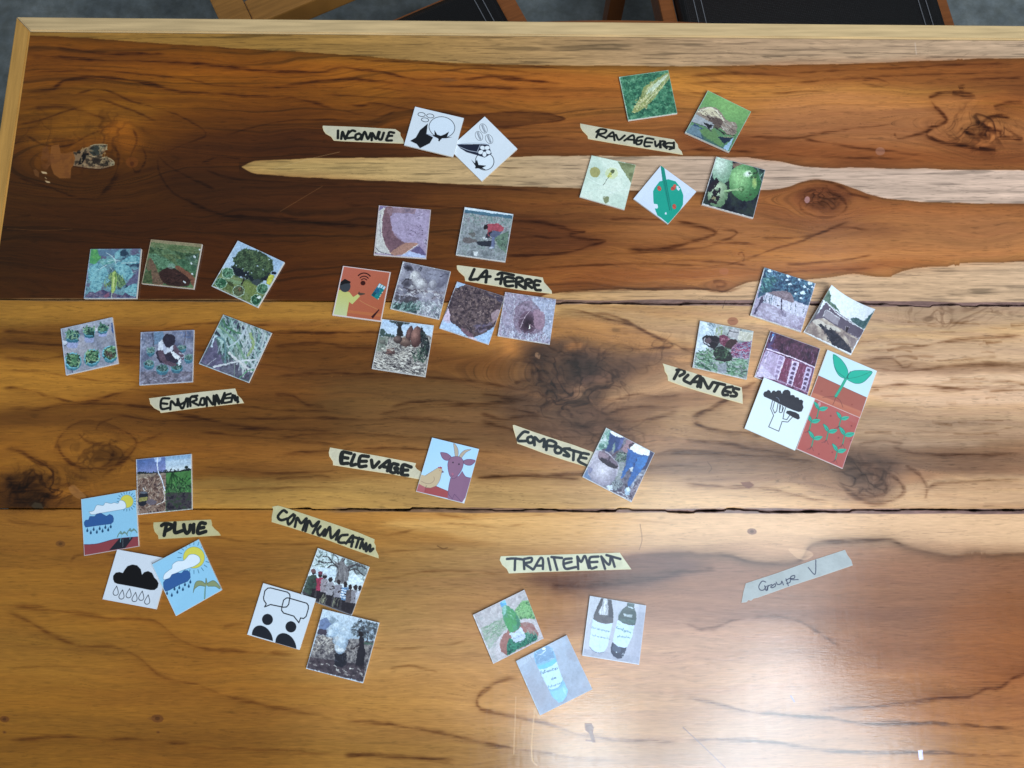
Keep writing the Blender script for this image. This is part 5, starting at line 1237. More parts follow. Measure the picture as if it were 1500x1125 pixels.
def paleleaf(K):
    K.mott(K.full, [(196, 214, 196), (212, 226, 208), (222, 232, 214)], 150)
    K.p("300 690 430 712 395 840", (120, 130, 86)); K.mott("310 692 428 712 395 835 350 760", [(110, 118, 76), (150, 158, 110)], 40)
    K.e(260, 770, 44, 40, (206, 212, 130), 0, .5); K.p("115 740 150 728 178 745 175 785 150 798 118 785", (168, 160, 92), sm=True); K.p("203 930 225 925 242 938 238 965 218 978 205 955", (132, 138, 96), sm=True)
    K.e(266, 757, 15, 14, (92, 104, 66)); K.e(246, 782, 20, 10, (190, 190, 80), -50); K.l("258 775 230 810 203 850", 5, (96, 98, 84)); K.e(254, 790, 10, 8, (220, 214, 110))
    K.l("90 800 200 850 360 870", 6, (226, 236, 222), .7); K.l("70 900 200 880 380 960", 6, (190, 208, 196), .6); K.l("180 660 240 740", 5, (226, 236, 222), .6); K.l("150 990 260 900 390 880", 8, (228, 236, 226), .5)
card(fV, "125 646 428 712 350 1018 42 932", "card with photo of a pale leaf holed by insects, beneath the RAVAGEURS tape", paleleaf, ph=.05, fr=.25, mcol=(206, 214, 190), mal=.5)
def leafbug(K):
    K.p("545 895 556 870 590 825 650 810 700 825 735 870 753 920 750 985 710 1060 648 1116 600 1075 575 1060 560 1020 548 960", (30, 164, 142), sm=False)
    K.p("597 716 620 722 640 830 665 1020 655 1020 612 830", (24, 146, 128)); K.l("622 820 660 1025", 3, (16, 104, 96)); K.l("634 820 672 1025", 3, (16, 104, 96)); K.l("598 716 612 820", 3, (20, 120, 108))
    K.p("545 978 575 982 580 1000 575 1012 555 1010", (226, 234, 250)); K.p("705 855 720 858 722 872 735 870 722 890 708 878", (226, 234, 250)); K.p("628 1038 636 1036 640 1052 626 1052", (226, 234, 250))
    for x, y, g in ((588, 873, 70), (684, 872, -30), (691, 998, 85)):
        K.e(x, y, 18, 13, (206, 84, 72), g); K.e(x+12*math.cos(math.radians(g)), y+14*math.sin(math.radians(g))-10, 11, 10, (222, 96, 80), g); K.l([(x-12, y-8), (x+12, y+8)], 2.5, (120, 50, 50))
card(fV, "600 716 843 895 648 1119 411 945", "card with drawing of a teal leaf eaten by three red bugs, turned on its corner", leafbug, photo=False, margin=0.3, base=(222, 230, 250))
def tomato(K):
    K.mott(K.full, [(14, 18, 34), (30, 38, 52), (40, 54, 52)], 60); K.p("1080 700 1180 700 1160 740 1100 730", (150, 110, 90), .8)
    K.p("1230 720 1315 745 1300 860 1240 800", (50, 84, 70), .9, nzs=20); K.l("1310 760 1270 800 1250 830", 6, (130, 170, 150)); K.l("1260 740 1290 830", 6, (110, 150, 130))
    K.ball(1020, 745, 72, 100, (206, 226, 208), (120, 160, 130), 10)
    K.ball(1175, 835, 108, 128, (150, 206, 132), (52, 112, 62), -10); K.ball(1195, 775, 34, 22, (240, 248, 240), (150, 206, 132), -20, 0, 0); K.ball(1240, 830, 18, 44, (186, 206, 110), (110, 166, 96), 0, 0, 0, .8)
    K.ball(990, 915, 68, 90, (196, 216, 176), (96, 130, 92), 12); K.p("930 850 980 800 1000 830 960 880 1010 870 1000 930 980 985 930 960 950 920 915 880", (34, 28, 40), nzs=22, thr=.34, soft=.05); K.ball(985, 880, 12, 14, (150, 170, 140), (100, 120, 90)); K.e(960, 940, 16, 12, (146, 140, 96)); K.e(935, 965, 14, 10, (40, 34, 44)); K.e(990, 940, 12, 20, (34, 28, 40), 20)
    K.l("1040 892 1090 885 1150 880", 17, (150, 188, 130)); K.l("1045 900 1100 893", 5, (80, 110, 74)); K.e(1152, 878, 16, 18, (70, 116, 64), 0, 1, ring=6); K.strokes("1200 770 1260 760 1240 820", 14, 14, 7, [(30, 50, 40), (60, 90, 60)], (0, 180), .8); K.e(1215, 915, 6, 6, (50, 60, 44)); K.e(1190, 935, 6, 5, (50, 60, 44))
card(fV, "980 655 1318 745 1234 1077 882 981", "card with photo of green tomatoes, one of them rotten", tomato, thick=.003)
# ---- the cards round LA TERRE
fD = (480, 380, 6.25); fE = (640, 380, 7.895); fO = (480, 380, 11.84)
def termite(K):
    K.grad(K.full, (700, 560), (164, 190, 222), (700, 720), (200, 214, 232))
    K.p("460 705 600 715 900 690 960 720 890 1080 395 1005", (128, 120, 118)); K.mott("460 705 600 715 900 700 950 740 890 1075 400 1003", [(86, 82, 88), (140, 132, 128), (196, 188, 176), (110, 104, 106)], 16)
    K.p("475 640 510 640 540 680 610 695 610 716 465 706", (56, 78, 74), nzs=20, thr=.3); K.mott("455 705 560 718 520 840 432 850", [(92, 108, 92), (140, 146, 136)], 20, .8)
    K.p("618 560 700 562 668 620 690 700 640 722 628 690 644 610", (40, 36, 38), sm=False)
    for q in ("640 610 610 580 570 566", "650 600 640 570 600 556", "668 610 700 580 745 585", "665 600 690 570 730 566", "655 600 655 560"): K.l(q, 9, (40, 38, 40))
    K.strokes("560 556 750 568 720 606 600 600", 34, 26, 7, [(34, 42, 40), (60, 72, 68)], (-30, 30), .8)
    K.ball(745, 690, 30, 78, (128, 84, 80), (56, 38, 42), 14, -.3, -.2); K.ball(810, 715, 52, 98, (160, 108, 96), (78, 48, 48), 10, -.4, -.3)
    K.p("855 612 880 660 925 740 935 820 905 900 862 850 846 760", (34, 38, 46), nzs=24, thr=.3); K.strokes("860 640 920 740 910 880 860 800", 40, 26, 9, [(24, 30, 36), (60, 72, 70)], (0, 180), .8)
    K.ball(700, 760, 60, 40, (146, 112, 98), (84, 60, 56), 20); K.ball(640, 735, 40, 34, (120, 96, 90), (60, 46, 48)); K.ball(572, 850, 42, 40, (140, 100, 92), (80, 54, 54), 0); K.ball(500, 760, 30, 20, (120, 116, 106), (84, 84, 80))
    K.strokes("520 780 800 800 900 920 880 1060 410 995 450 860", 260, 26, 8, [(222, 214, 200), (58, 52, 58), (176, 166, 154), (96, 86, 86)], (-25, 45), .8)
    K.strokes("770 850 900 800 900 930 800 940", 60, 30, 8, [(44, 66, 58), (84, 108, 90), (30, 40, 44)], (20, 150), .85)
    K.strokes("420 930 880 960 880 1060 410 1000", 110, 44, 6, [(226, 218, 206), (50, 46, 54), (190, 182, 170)], (0, 30), .8)
card(fD, "498 548 972 607 893 1076 405 1003", "card with photo of a reddish termite mound beneath a tree", termite, fr=.3, ph=.12)
def wifi(K):
    K.grad(K.full, (300, 150), (196, 104, 84), (900, 1000), (186, 98, 66)); K.p("350 880 940 950 925 1000 345 930", (202, 120, 70), .6)
    K.p("195 530 375 570 440 655 520 605 560 640 425 780 370 740 325 995 85 965", (206, 204, 126)); K.grad("195 530 370 570 325 995 85 965", (300, 560), (204, 200, 118), (200, 970), (206, 210, 156))
    K.e(298, 470, 96, 100, (62, 66, 72)); K.p("205 440 225 390 295 340 395 390 390 415 290 425 220 455", (22, 22, 26))
    for r, w in ((150, 22), (104, 19), (66, 17)): K.l([(628+r*math.sin(t)*.98, 408-r*1.12*math.cos(t)+ (150-r)*.05) for t in [math.radians(a) for a in range(-42, 54, 8)]], w, (56, 18, 18), sm=False)
    K.e(610, 413, 43, 40, (62, 18, 16))
    K.p("520 600 545 555 555 580 640 590 650 605 600 620 560 625", (84, 66, 56)); K.l("555 715 650 770 860 870", 7, (214, 150, 96)); K.p("888 865 895 880 780 1032 752 995", (58, 20, 24))
    K.p("895 415 1008 480 870 705 750 625", (24, 128, 130)); K.p("890 425 840 500 790 590 870 630 920 520", (40, 92, 140), .8); K.strokes("850 480 930 520 870 650 790 600", 22, 26, 8, [(24, 70, 110), (60, 160, 150), (20, 100, 90)], (20, 60), .8); K.p("760 615 800 560 840 590 800 650", (16, 66, 84), .8)
    for q in ("895 420 925 435 890 500 860 480", "935 443 965 458 930 505 905 490", "975 465 1005 482 975 530 945 512"): K.p(q, (206, 222, 232))
    for x, y in ((945, 575), (918, 620), (905, 645), (876, 688)): K.e(x, y, 10, 9, (236, 220, 190))
card(fO, "266 112 1092 222 925 1082 80 968", "orange card with drawing of a person in yellow, a signal symbol and a circuit board", wifi, photo=False, margin=1.1, mcol=(232, 214, 214), mal=.9, lift=(0.2, 1.0, 3.2, 0.9))
def rocks(K):
    K.mott(K.full, [(104, 102, 120), (132, 128, 146), (156, 152, 168)], 90)
    K.ball(735, 82, 46, 28, (44, 42, 54), (96, 92, 110), 15, 0, 0); K.ball(990, 180, 110, 80, (150, 148, 168), (104, 100, 120), 10); K.ball(1070, 330, 60, 90, (150, 146, 164), (100, 96, 116), 10)
    K.l("1030 158 1060 142 1092 142", 9, (70, 70, 94)); K.l("830 95 860 80 850 110", 10, (60, 58, 74)); K.l("900 120 960 150 1000 140", 8, (96, 92, 110), .6)
    K.ball(800, 170, 52, 66, (222, 218, 218), (140, 136, 146), -10); K.ball(850, 240, 66, 62, (214, 210, 212), (130, 124, 136), 20); K.ball(770, 260, 40, 30, (190, 186, 192), (120, 114, 126)); K.ball(960, 235, 40, 46, (184, 180, 190), (116, 112, 126))
    K.ball(722, 222, 46, 46, (62, 58, 72), (126, 120, 136), 0, 0, .1); K.l("682 225 706 186 762 192 776 235", 8, (54, 50, 62)); K.l("690 262 745 285 790 312 860 306 915 288", 10, (66, 58, 70)); K.l("780 150 770 200 790 250", 7, (120, 114, 126)); K.l("860 160 880 200 920 230", 7, (110, 104, 118))
    K.strokes("650 270 1060 300 1040 370 630 340", 90, 34, 8, [(196, 190, 196), (84, 72, 84), (150, 136, 146), (222, 218, 220)], (-20, 45), .75)
    K.p("625 330 820 352 835 400 700 405 600 372", (70, 62, 70), .8, nzs=20, thr=.4); K.p("590 400 850 410 840 500 580 455", (56, 80, 80), .9, nzs=30, thr=.3)
    K.strokes("600 380 860 400 840 500 580 450", 90, 50, 7, [(60, 100, 96), (120, 160, 150), (40, 60, 62), (160, 186, 180)], (100, 170), .8)
    K.strokes("800 390 1060 400 1015 550 820 500", 120, 44, 6, [(226, 228, 232), (110, 124, 130), (190, 196, 200)], (20, 150), .8)
card(fD, "690 21 1126 111 1021 554 574 454", "card with photo of grey lumpy rock above grass, left of the LA TERRE tape", rocks, fr=.45, ph=.14)
def soil(K):
    K.mott(K.full, [(52, 40, 52), (84, 66, 74), (112, 90, 92)], 30)
    K.strokes("240 300 760 420 640 780 400 880 140 640", 420, 16, 9, [(140, 112, 106), (44, 34, 44), (112, 88, 86), (90, 68, 70), (166, 138, 130)], (0, 180), .75)
    K.p("235 258 330 290 250 330 210 330", (164, 190, 226)); K.p("130 570 150 650 150 720 60 700", (206, 180, 206)); K.p("60 700 160 725 260 800 350 900 30 797", (170, 196, 232))
    K.p("340 890 420 900 500 950 440 945", (222, 190, 206)); K.p("430 905 540 860 640 790 660 790 600 985 470 948", (160, 190, 230)); K.p("60 700 140 718 170 750 90 730", (196, 186, 216), .8)
    K.mott("620 640 700 580 730 590 690 690 650 740", [(140, 112, 124), (170, 140, 148)], 26); K.p("270 790 380 850 420 900 340 880", (130, 90, 108), .8, sm=True); K.strokes("450 760 630 740 540 850 460 850", 24, 50, 16, [(90, 80, 110), (60, 48, 66), (130, 112, 140)], (-60, 0), .7)
    K.strokes("560 400 770 430 740 500", 24, 50, 9, [(50, 48, 76), (104, 92, 116)], (0, 50), .7)
card(fE, "234 257 785 430 598 987 28 796", "card with photo of dark crumbly soil held in pale cloth", soil, fr=.3, ph=.14, mcol=(190, 190, 206), mal=.4)
def nest(K):
    K.mott(K.full, [(126, 116, 142), (166, 156, 180), (150, 130, 156)], 34); K.mott("1100 440 1370 480 1310 960 1200 800 1210 620 1100 560", [(140, 150, 182), (186, 196, 220)], 30, .8)
    K.strokes(K.full, 420, 24, 5, [(196, 190, 212), (96, 84, 110), (170, 150, 176), (210, 216, 232)], (30, 150), .65)
    K.mott("900 560 1060 480 1180 560 1230 680 1220 820 1080 870 940 840 880 720", [(90, 66, 86), (128, 96, 118), (150, 120, 142)], 30, .55, sm=True)
    K.ball(1050, 730, 110, 130, (36, 22, 36), (120, 88, 112), 10, 0, .15, .9); K.mott("1120 590 1230 620 1230 790 1130 790", [(150, 112, 136), (170, 130, 150)], 30, .8, sm=True)
    K.l("1080 590 1000 700 960 800", 7, (196, 170, 186)); K.l("950 690 1020 670", 6, (190, 160, 180)); K.l("1060 750 1130 800", 5, (160, 120, 140)); K.p("1060 762 1074 762 1076 810 1060 810", (236, 226, 214))
    K.strokes("730 820 1300 880 1290 970 710 890", 110, 50, 6, [(214, 222, 238), (110, 108, 134), (186, 190, 214)], (40, 140), .8); K.l("885 390 890 560 870 860", 5, (206, 204, 222))
card(fE, "790 379 1379 462 1304 987 702 888", "card with photo of a dark hole in straw, right below the LA TERRE tape", nest, fr=.35, ph=.14, mcol=(214, 206, 206), mal=.5)

# ---- PLANTES
fF = (960, 380, 3.515); fH = (1090, 385, 7.5); fW = (1010, 460, 7.5); fS = (1080, 505, 6.081)
def hut(K):
    K.mott(K.full, [(150, 138, 170), (176, 166, 196), (196, 190, 214)], 80)
    K.mott("220 50 780 210 700 480 520 420 380 350 250 330 140 400", [(30, 52, 84), (50, 84, 112), (70, 110, 140), (40, 66, 110)], 40)
    K.strokes("220 50 780 215 710 440 560 400 420 260 260 300", 150, 26, 13, [(44, 84, 110), (84, 140, 170), (30, 50, 90), (110, 160, 190)], (0, 180), .7)
    K.strokes("240 150 360 180 300 280 160 370 190 230", 60, 60, 9, [(60, 120, 120), (120, 176, 170), (40, 84, 92)], (10, 80), .8)
    for x, y, r in ((480, 145, 22), (465, 190, 14), (500, 240, 15), (275, 90, 18), (600, 190, 12), (720, 225, 24), (640, 330, 26), (560, 345, 14), (700, 290, 12), (335, 90, 10), (620, 390, 14), (745, 270, 12), (660, 265, 16)): K.e(x, y, r, r*.85, (206, 226, 246)); K.e(x+18, y+10, r*.5, r*.4, (180, 206, 240))
    K.p("240 330 420 370 680 470 700 470 640 620 420 560 180 450", (206, 204, 226), .9); K.p("370 310 500 330 540 440 380 380 270 340", (132, 112, 124), sm=True); K.mott("380 330 480 330 500 400 420 400", [(160, 138, 150), (110, 92, 104)], 20)
    K.strokes("190 360 360 380 340 470 200 450", 16, 90, 5, [(70, 100, 120), (120, 130, 160)], (95, 110), .8); K.p("160 440 260 450 420 520 660 620 620 750 80 580 110 470", (158, 144, 172), .9); K.mott("180 460 640 600 620 740 110 560", [(140, 122, 150), (176, 164, 192), (196, 190, 216)], 60, .7)
    K.p("120 580 160 480 210 420 200 380 240 330 180 390 100 560", (74, 66, 96)); K.l("410 400 408 520", 12, (44, 34, 66)); K.l("360 465 390 475", 10, (60, 44, 70)); K.p("400 530 450 560 460 600 410 580", (130, 120, 150), .8, sm=True)
    for x in (240, 280, 520, 570, 655): K.l([(x, 360+(x-240)*.3), (x-14, 440+(x-240)*.3)], 5, (70, 90, 110))
    K.l("220 500 330 500", 10, (196, 184, 206), .8); K.l("250 560 400 600", 9, (184, 170, 196), .7)
card(fH, "222 52 786 228 622 762 68 575", "card with photo of a thatched shelter under tall trees, topmost at the right", hut, fr=.35, ph=.16, thick=.003, mal=.5)
def house(K):
    K.grad(K.full, (1000, 300), (214, 224, 236), (1300, 700), (228, 230, 238)); K.mott("850 420 905 310 940 370 940 440 1000 470 1050 550 900 450", [(60, 88, 76), (104, 130, 112)], 26); K.p("1160 620 1220 610 1290 650 1340 620 1400 540 1330 720 1290 740 1200 670", (60, 92, 98), sm=False); K.strokes("1160 620 1300 650 1380 580 1300 740", 40, 20, 10, [(50, 84, 90), (90, 120, 124)], (0, 180), .7)
    K.p("740 640 890 445 1300 750 1240 860 1100 800 960 690 870 610", (92, 80, 100)); K.l("890 440 1000 540 1150 650 1300 745", 9, (226, 226, 234)); K.p("860 590 905 525 1050 610 1020 690", (146, 136, 150)); K.l("860 590 905 525 1045 612", 7, (214, 212, 220))
    K.p("1110 700 1145 710 1130 770 1095 755", (40, 30, 44)); K.l("1105 760 1110 700 1150 710", 5, (190, 180, 190)); K.p("930 500 945 505 940 520 926 515", (230, 232, 240)); K.p("1140 770 1260 830 1250 860 1130 800", (170, 160, 170), .8, nzs=14)
    K.mott("660 760 740 640 860 610 1000 690 1240 840 1170 1000", [(126, 106, 104), (160, 140, 130), (190, 172, 156)], 70); K.p("740 650 800 630 860 650 900 680 1000 700 1060 760 950 740 860 730", (206, 196, 184), .8, sm=True)
    K.p("800 680 850 680 900 740 1000 760 1090 850 1180 960 1170 1000 960 900 920 810 850 720", (34, 38, 58), sm=False); K.strokes("820 670 900 720 1000 740 1130 900 1160 990 960 890", 80, 36, 12, [(26, 30, 48), (64, 60, 72), (44, 48, 66)], (0, 180), .8); K.mott("1090 780 1240 850 1190 950", [(110, 92, 100), (150, 130, 130)], 30, .8)
    K.p("660 755 720 670 760 640 850 440 900 310 880 330 720 610", (70, 66, 74), .9)
card(fH, "938 262 1415 528 1172 1016 655 760", "card with photo of a long low building under white sky, its top corners curling up", house, fr=.3, ph=.06, thick=.0028, bend=.006, mal=.4, lift=(1, 2, 0, 0))
def woman(K):
    K.mott(K.full, [(110, 120, 122), (150, 160, 160), (176, 184, 186)], 70); K.mott("110 80 290 120 260 330 180 400 50 430", [(178, 196, 214), (206, 220, 230)], 50); K.strokes("180 90 300 120 250 240", 20, 60, 9, [(70, 96, 110), (130, 150, 170)], (20, 70), .6)
    K.p("290 140 380 150 350 240 260 220", (130, 150, 90), .8, nzs=26); K.p("420 165 545 180 530 290 430 250", (170, 166, 172)); K.l("430 190 530 210", 6, (40, 40, 50)); K.l("410 230 440 180", 6, (40, 40, 50)); K.p("540 190 695 210 680 310 530 290", (196, 192, 180)); K.p("550 200 690 220 670 300 560 280", (176, 172, 150), .6, nzs=20)
    K.strokes("60 470 180 380 420 450 640 520 620 710 40 590", 260, 60, 10, [(60, 110, 78), (110, 160, 120), (36, 70, 60), (150, 186, 160), (84, 130, 90)], (-40, 70), .8); K.mott("300 560 400 530 400 660 310 650", [(130, 130, 150), (160, 160, 180)], 24, .8)
    K.p("140 260 200 235 300 250 340 290 300 350 270 390 200 360 150 320", (26, 24, 38), sm=True); K.e(205, 295, 34, 30, (90, 72, 84), 20); K.l("165 270 160 310 215 345", 12, (190, 190, 204)); K.l("250 300 300 320 330 300", 10, (60, 50, 60))
    K.mott("330 240 400 240 440 290 400 360 340 330", [(130, 44, 80), (90, 34, 60), (170, 110, 130)], 16, sm=True); K.p("400 330 440 280 530 300 500 360 440 390 390 370", (60, 36, 44), sm=True)
    K.mott("510 320 680 300 665 400 640 510 440 470 460 380", [(150, 44, 90), (60, 44, 100), (200, 180, 200), (120, 40, 70), (110, 140, 180)], 16, asp=2.2); K.strokes("470 380 660 380 640 500 450 460", 50, 44, 6, [(190, 60, 100), (50, 40, 80), (170, 190, 210)], (0, 20), .8)
    K.p("280 380 360 360 460 440 450 510 330 510 260 460", (34, 44, 46), sm=True); K.strokes("280 380 420 380 450 480 300 500", 60, 40, 9, [(40, 70, 54), (84, 120, 86), (20, 30, 34)], (0, 180), .8); K.l("290 500 380 520 450 505", 16, (34, 26, 40))
card(fW, "115 75 702 190 625 722 32 588", "card with sideways photo of a woman in a patterned dress, above PLANTES tape", woman, fr=.3, ph=.13, mal=.5, thick=.0028)
def purple(K):
    K.mott(K.full, [(70, 34, 62), (110, 60, 96), (140, 90, 130)], 60); K.mott("880 190 1430 385 1370 590 850 400", [(44, 24, 50), (72, 36, 62), (96, 50, 80)], 36); K.strokes("860 300 1400 420 1360 570 840 380", 50, 50, 6, [(130, 84, 120), (60, 30, 54), (160, 120, 170)], (100, 112), .5)
    K.p("880 190 960 215 900 400 850 390", (90, 84, 150), .6, nzs=30); K.l("925 230 890 300", 11, (206, 216, 240)); K.e(915, 235, 16, 12, (70, 140, 214), -60); K.p("850 380 960 390 1000 440 860 410", (130, 120, 190), .5)
    K.grad("835 400 1010 460 940 720 720 690", (800, 500), (186, 166, 206), (960, 600), (176, 150, 190)); K.p("1040 480 1110 500 1060 760 980 720", (120, 50, 84)); K.p("1200 540 1280 570 1230 830 1130 800", (122, 52, 86)); K.p("1330 600 1370 600 1300 880 1270 870", (110, 60, 100))
    K.strokes("860 420 980 450 920 700 780 670", 30, 90, 5, [(200, 186, 216), (150, 130, 170)], (100, 112), .5); K.strokes("1040 500 1280 560 1220 820 1000 740", 50, 60, 5, [(170, 110, 150), (90, 36, 66), (206, 170, 200)], (100, 112), .6)
    K.l("845 385 1100 470 1370 590", 13, (226, 204, 232), sm=False)
    for xa, ya in ((1000, 450), (1150, 515), (1300, 580)):
        K.p([(xa-20, ya), (xa+46, ya+20), (xa-24, ya+270), (xa-84, ya+250)], (196, 176, 214))
        for i in range(5): K.p([(xa-6-i*13, ya+18+i*50), (xa+26-i*13, ya+28+i*50), (xa+16-i*13, ya+60+i*50), (xa-18-i*13, ya+48+i*50)], (84, 60, 100) if xa > 1100 else (150, 126, 170))
    for s in ("1045 490 960 730", "1200 540 1115 800", "1195 540 1130 520 1060 780", "865 410 810 560"): K.l(s, 8, (226, 204, 232), sm=False)
    K.p("715 690 790 560 830 600 960 730 820 700", (206, 192, 224), .9); K.l("840 700 1080 770 1320 880", 8, (206, 180, 214), .8, sm=False)
    for i in range(2): K.p([(835-i*14, 415+i*50), (858-i*14, 422+i*50), (848-i*14, 450+i*50), (826-i*14, 444+i*50)], (140, 130, 170))
card(fW, "888 185 1433 382 1290 915 712 690", "purple card with photo of a slatted wall, overlapped by a white card", purple, fr=.2, ph=.14)
def treehand(K):
    K.p("230 440 240 420 262 415 272 402 292 412 300 432 312 412 328 408 342 420 360 406 385 410 392 432 400 438 402 420 420 404 450 402 470 420 474 452 486 448 505 452 514 470 528 468 546 474 550 492 570 490 586 504 580 530 588 560 572 596 545 600 500 585 440 560 380 530 300 490 236 462", (24, 28, 44), sm=False)
    K.l("345 470 365 480 375 505", 4, (140, 150, 170)); K.p("440 590 470 588 500 598 520 604 548 622 556 655 540 668 500 650 432 608", (24, 28, 44)); 
    L = lambda s: K.l(s, 6, (26, 30, 46), sm=False)
    L("312 500 296 570 322 632 278 732 368 772 398 684 448 690 490 645"); L("330 510 314 570 332 610 350 590 362 522"); L("378 530 374 590 372 600 386 608 398 600 402 545"); L("430 560 414 605 412 625 405 660 440 668 465 630"); L("385 540 378 580"); L("412 560 398 600")
card(fS, "238 290 690 478 514 942 65 745", "white card with black drawing of a tree growing from a hand", treehand, photo=False, margin=0, base=(222, 232, 238), lift=(3.2, 0.6, 0, 0.6), thick=.0024)
def sprout(K):
    K.p("720 275 1150 472 1090 650 650 470", (168, 92, 80)); K.p("660 420 700 440 1110 600 1090 650 652 468", (196, 118, 92), .7)
    K.l("722 276 1150 472", 3, (110, 70, 66), sm=False); K.grad("690 430 1100 590 1092 640 655 462", (860, 500), (204, 128, 100), (850, 540), (190, 104, 84), .5)
    K.l("968 300 925 380 875 462", 24, (38, 150, 124)); K.l("968 300 925 380 875 462", 14, (48, 170, 140))
    K.p("852 88 910 120 960 180 985 240 982 290 950 300 900 270 862 190", (30, 176, 150), sm=True); K.p("970 300 1000 250 1060 230 1195 240 1160 300 1110 340 1050 346 990 320", (30, 176, 150), sm=True)
    K.l("852 88 910 120 960 180 985 240 982 290 950 300 900 270 862 190 852 88", 3.5, (20, 96, 90)); K.l("970 300 1000 250 1060 230 1195 240 1160 300 1110 340 1050 346 990 320", 3.5, (20, 96, 90)); K.l("862 190 890 240 960 295", 4, (20, 110, 96)); K.l("1195 240 1080 285 975 305", 3, (20, 110, 96)); K.l("1005 240 975 290 990 300", 5, (30, 80, 80))
    for s in ("872 465 820 465 760 470", "876 470 862 510 848 535", "880 470 915 500 940 560"): K.l(s, 4, (110, 60, 56))
    for x, y in ((750, 415), (1020, 535)): K.e(x, y, 9, 7, (150, 76, 66))
card(fS, "803 44 1242 235 1092 655 648 465", "card with drawing of one large green seedling in brown soil", sprout, photo=False, margin=.5, base=(206, 228, 238), mcol=(226, 206, 206))
def sprouts(K):
    K.grad(K.full, (700, 500), (178, 88, 84), (900, 1080), (170, 80, 74))
    for x, y, s in ((725, 570, 1), (658, 680, 1), (922, 655, .9), (810, 770, 1), (955, 800, 1.1), (678, 830, 1), (890, 945, 1)):
        K.l([(x, y), (x-8, y+40*s), (x-18, y+80*s)], 10, (38, 140, 110)); 
        for dx in (-42, -18, 18): K.l([(x-18, y+78*s), (x-18+dx*.5, y+96*s), (x-18+dx, y+(104 if dx < 0 else 118)*s)], 3.4, (96, 50, 60))
        K.p([(x, y+8), (x-26*s, y-10*s), (x-46*s, y-62*s), (x-14*s, y-46*s), (x+4*s, y-16*s)], (40, 168, 142), sm=True); K.l([(x, y+8), (x-26*s, y-10*s), (x-46*s, y-62*s), (x-14*s, y-46*s), (x+4*s, y-16*s), (x, y+8)], 3, (24, 90, 86))
        K.p([(x, y+10), (x+14*s, y-12*s), (x+44*s, y-18*s), (x+80*s, y-10*s), (x+54*s, y+18*s), (x+24*s, y+22*s)], (44, 172, 146), sm=True); K.l([(x, y+10), (x+40*s, y), (x+70*s, y-8*s)], 3, (24, 104, 92)); K.l([(x, y), (x-22*s, y-30*s)], 2.6, (20, 70, 70))
    for x, y in ((830, 635), (1015, 725), (725, 975), (845, 960), (1010, 855), (900, 830)): K.e(x, y, 8, 8, (140, 58, 60))
    K.e(730, 530, 12, 20, (206, 176, 190), 0, .6)
card(fS, "690 482 1088 652 938 1104 525 928", "card with drawing of many small green seedlings on red soil", sprouts, photo=False, margin=.5, mcol=(232, 200, 206), rag=.0012)

# ---- ELEVAGE and COMPOSTE
fG = (600, 630, 9.783); fK = (845, 620, 9.375)
def goat(K):
    K.grad(K.full, (350, 150), (176, 216, 250), (500, 900), (190, 222, 248)); K.p("110 770 300 810 370 800 550 880 545 980 92 878", (166, 76, 80)); K.p("118 770 230 815 200 905 92 878", (186, 112, 120), .6); K.l("360 800 560 882", 3, (90, 50, 60))
    K.p("165 640 220 655 310 600 400 545 450 545 465 580 450 640 430 720 380 800 300 830 230 825 125 770 140 690", (204, 178, 144), sm=False); K.l("220 655 310 600 400 545 450 545 465 580 450 640 430 720 380 800 300 832 230 825", 4, (120, 96, 90)); K.l("345 670 350 720 300 765 230 765 165 735", 4, (120, 90, 84)); K.l("238 800 225 830", 5, (60, 40, 50)); K.l("225 825 222 890", 3, (110, 60, 66))
    K.p("402 545 408 528 425 538 435 522 448 536 464 530 460 556", (170, 70, 80)); K.p("462 580 495 605 455 615", (110, 84, 104)); K.e(430, 578, 6, 6, (190, 110, 60))
    K.p("585 690 560 800 548 900 542 990 750 1038 790 990 880 690 800 670 750 590 700 660", (142, 102, 130)); K.l("585 690 562 790 548 890 555 920 610 990 640 920 740 1030", 4, (70, 44, 84), sm=False); K.l("750 590 800 668 880 688", 4, (70, 44, 84)); K.p("788 980 800 975 775 1048 750 1040", (226, 226, 236))
    K.p("650 380 640 300 628 195 670 230 695 300 690 385", (190, 170, 150), sm=True); K.p("705 385 730 340 790 290 878 280 810 320 765 370 745 400", (190, 170, 150), sm=True); K.l("650 380 640 300 628 195 670 230 695 300 690 385", 3, (80, 60, 70)); K.l("705 385 730 340 790 290 878 280 810 320 765 370 745 400", 3, (80, 60, 70))
    for s in ("440 322 520 330 570 360 595 395 555 435 500 430 460 390", "770 440 830 420 900 425 940 445 890 500 830 508 775 480"): K.p(s, (142, 102, 130), sm=True); K.l(s+" "+" ".join(s.split()[:2]), 4, (70, 44, 84))
    s = "560 430 590 395 650 380 710 385 755 420 770 480 745 570 700 640 650 690 605 692 570 650 548 560 545 480"; K.p(s, (145, 104, 132), sm=True); K.l(s+" 560 430", 4, (70, 44, 84))
    K.e(620, 467, 10, 11, (24, 16, 34)); K.e(705, 490, 11, 11, (24, 16, 34)); K.e(613, 635, 16, 20, (176, 104, 130)); K.l("596 640 606 662 632 656", 4, (96, 60, 90))
card(fG, "322 108 995 272 782 1052 92 880", "card with drawing of a purple goat and a tan hen, beside ELEVAGE tape", goat, photo=False, margin=.4, base=(178, 214, 248), lift=(.3, .1, .1, .4))
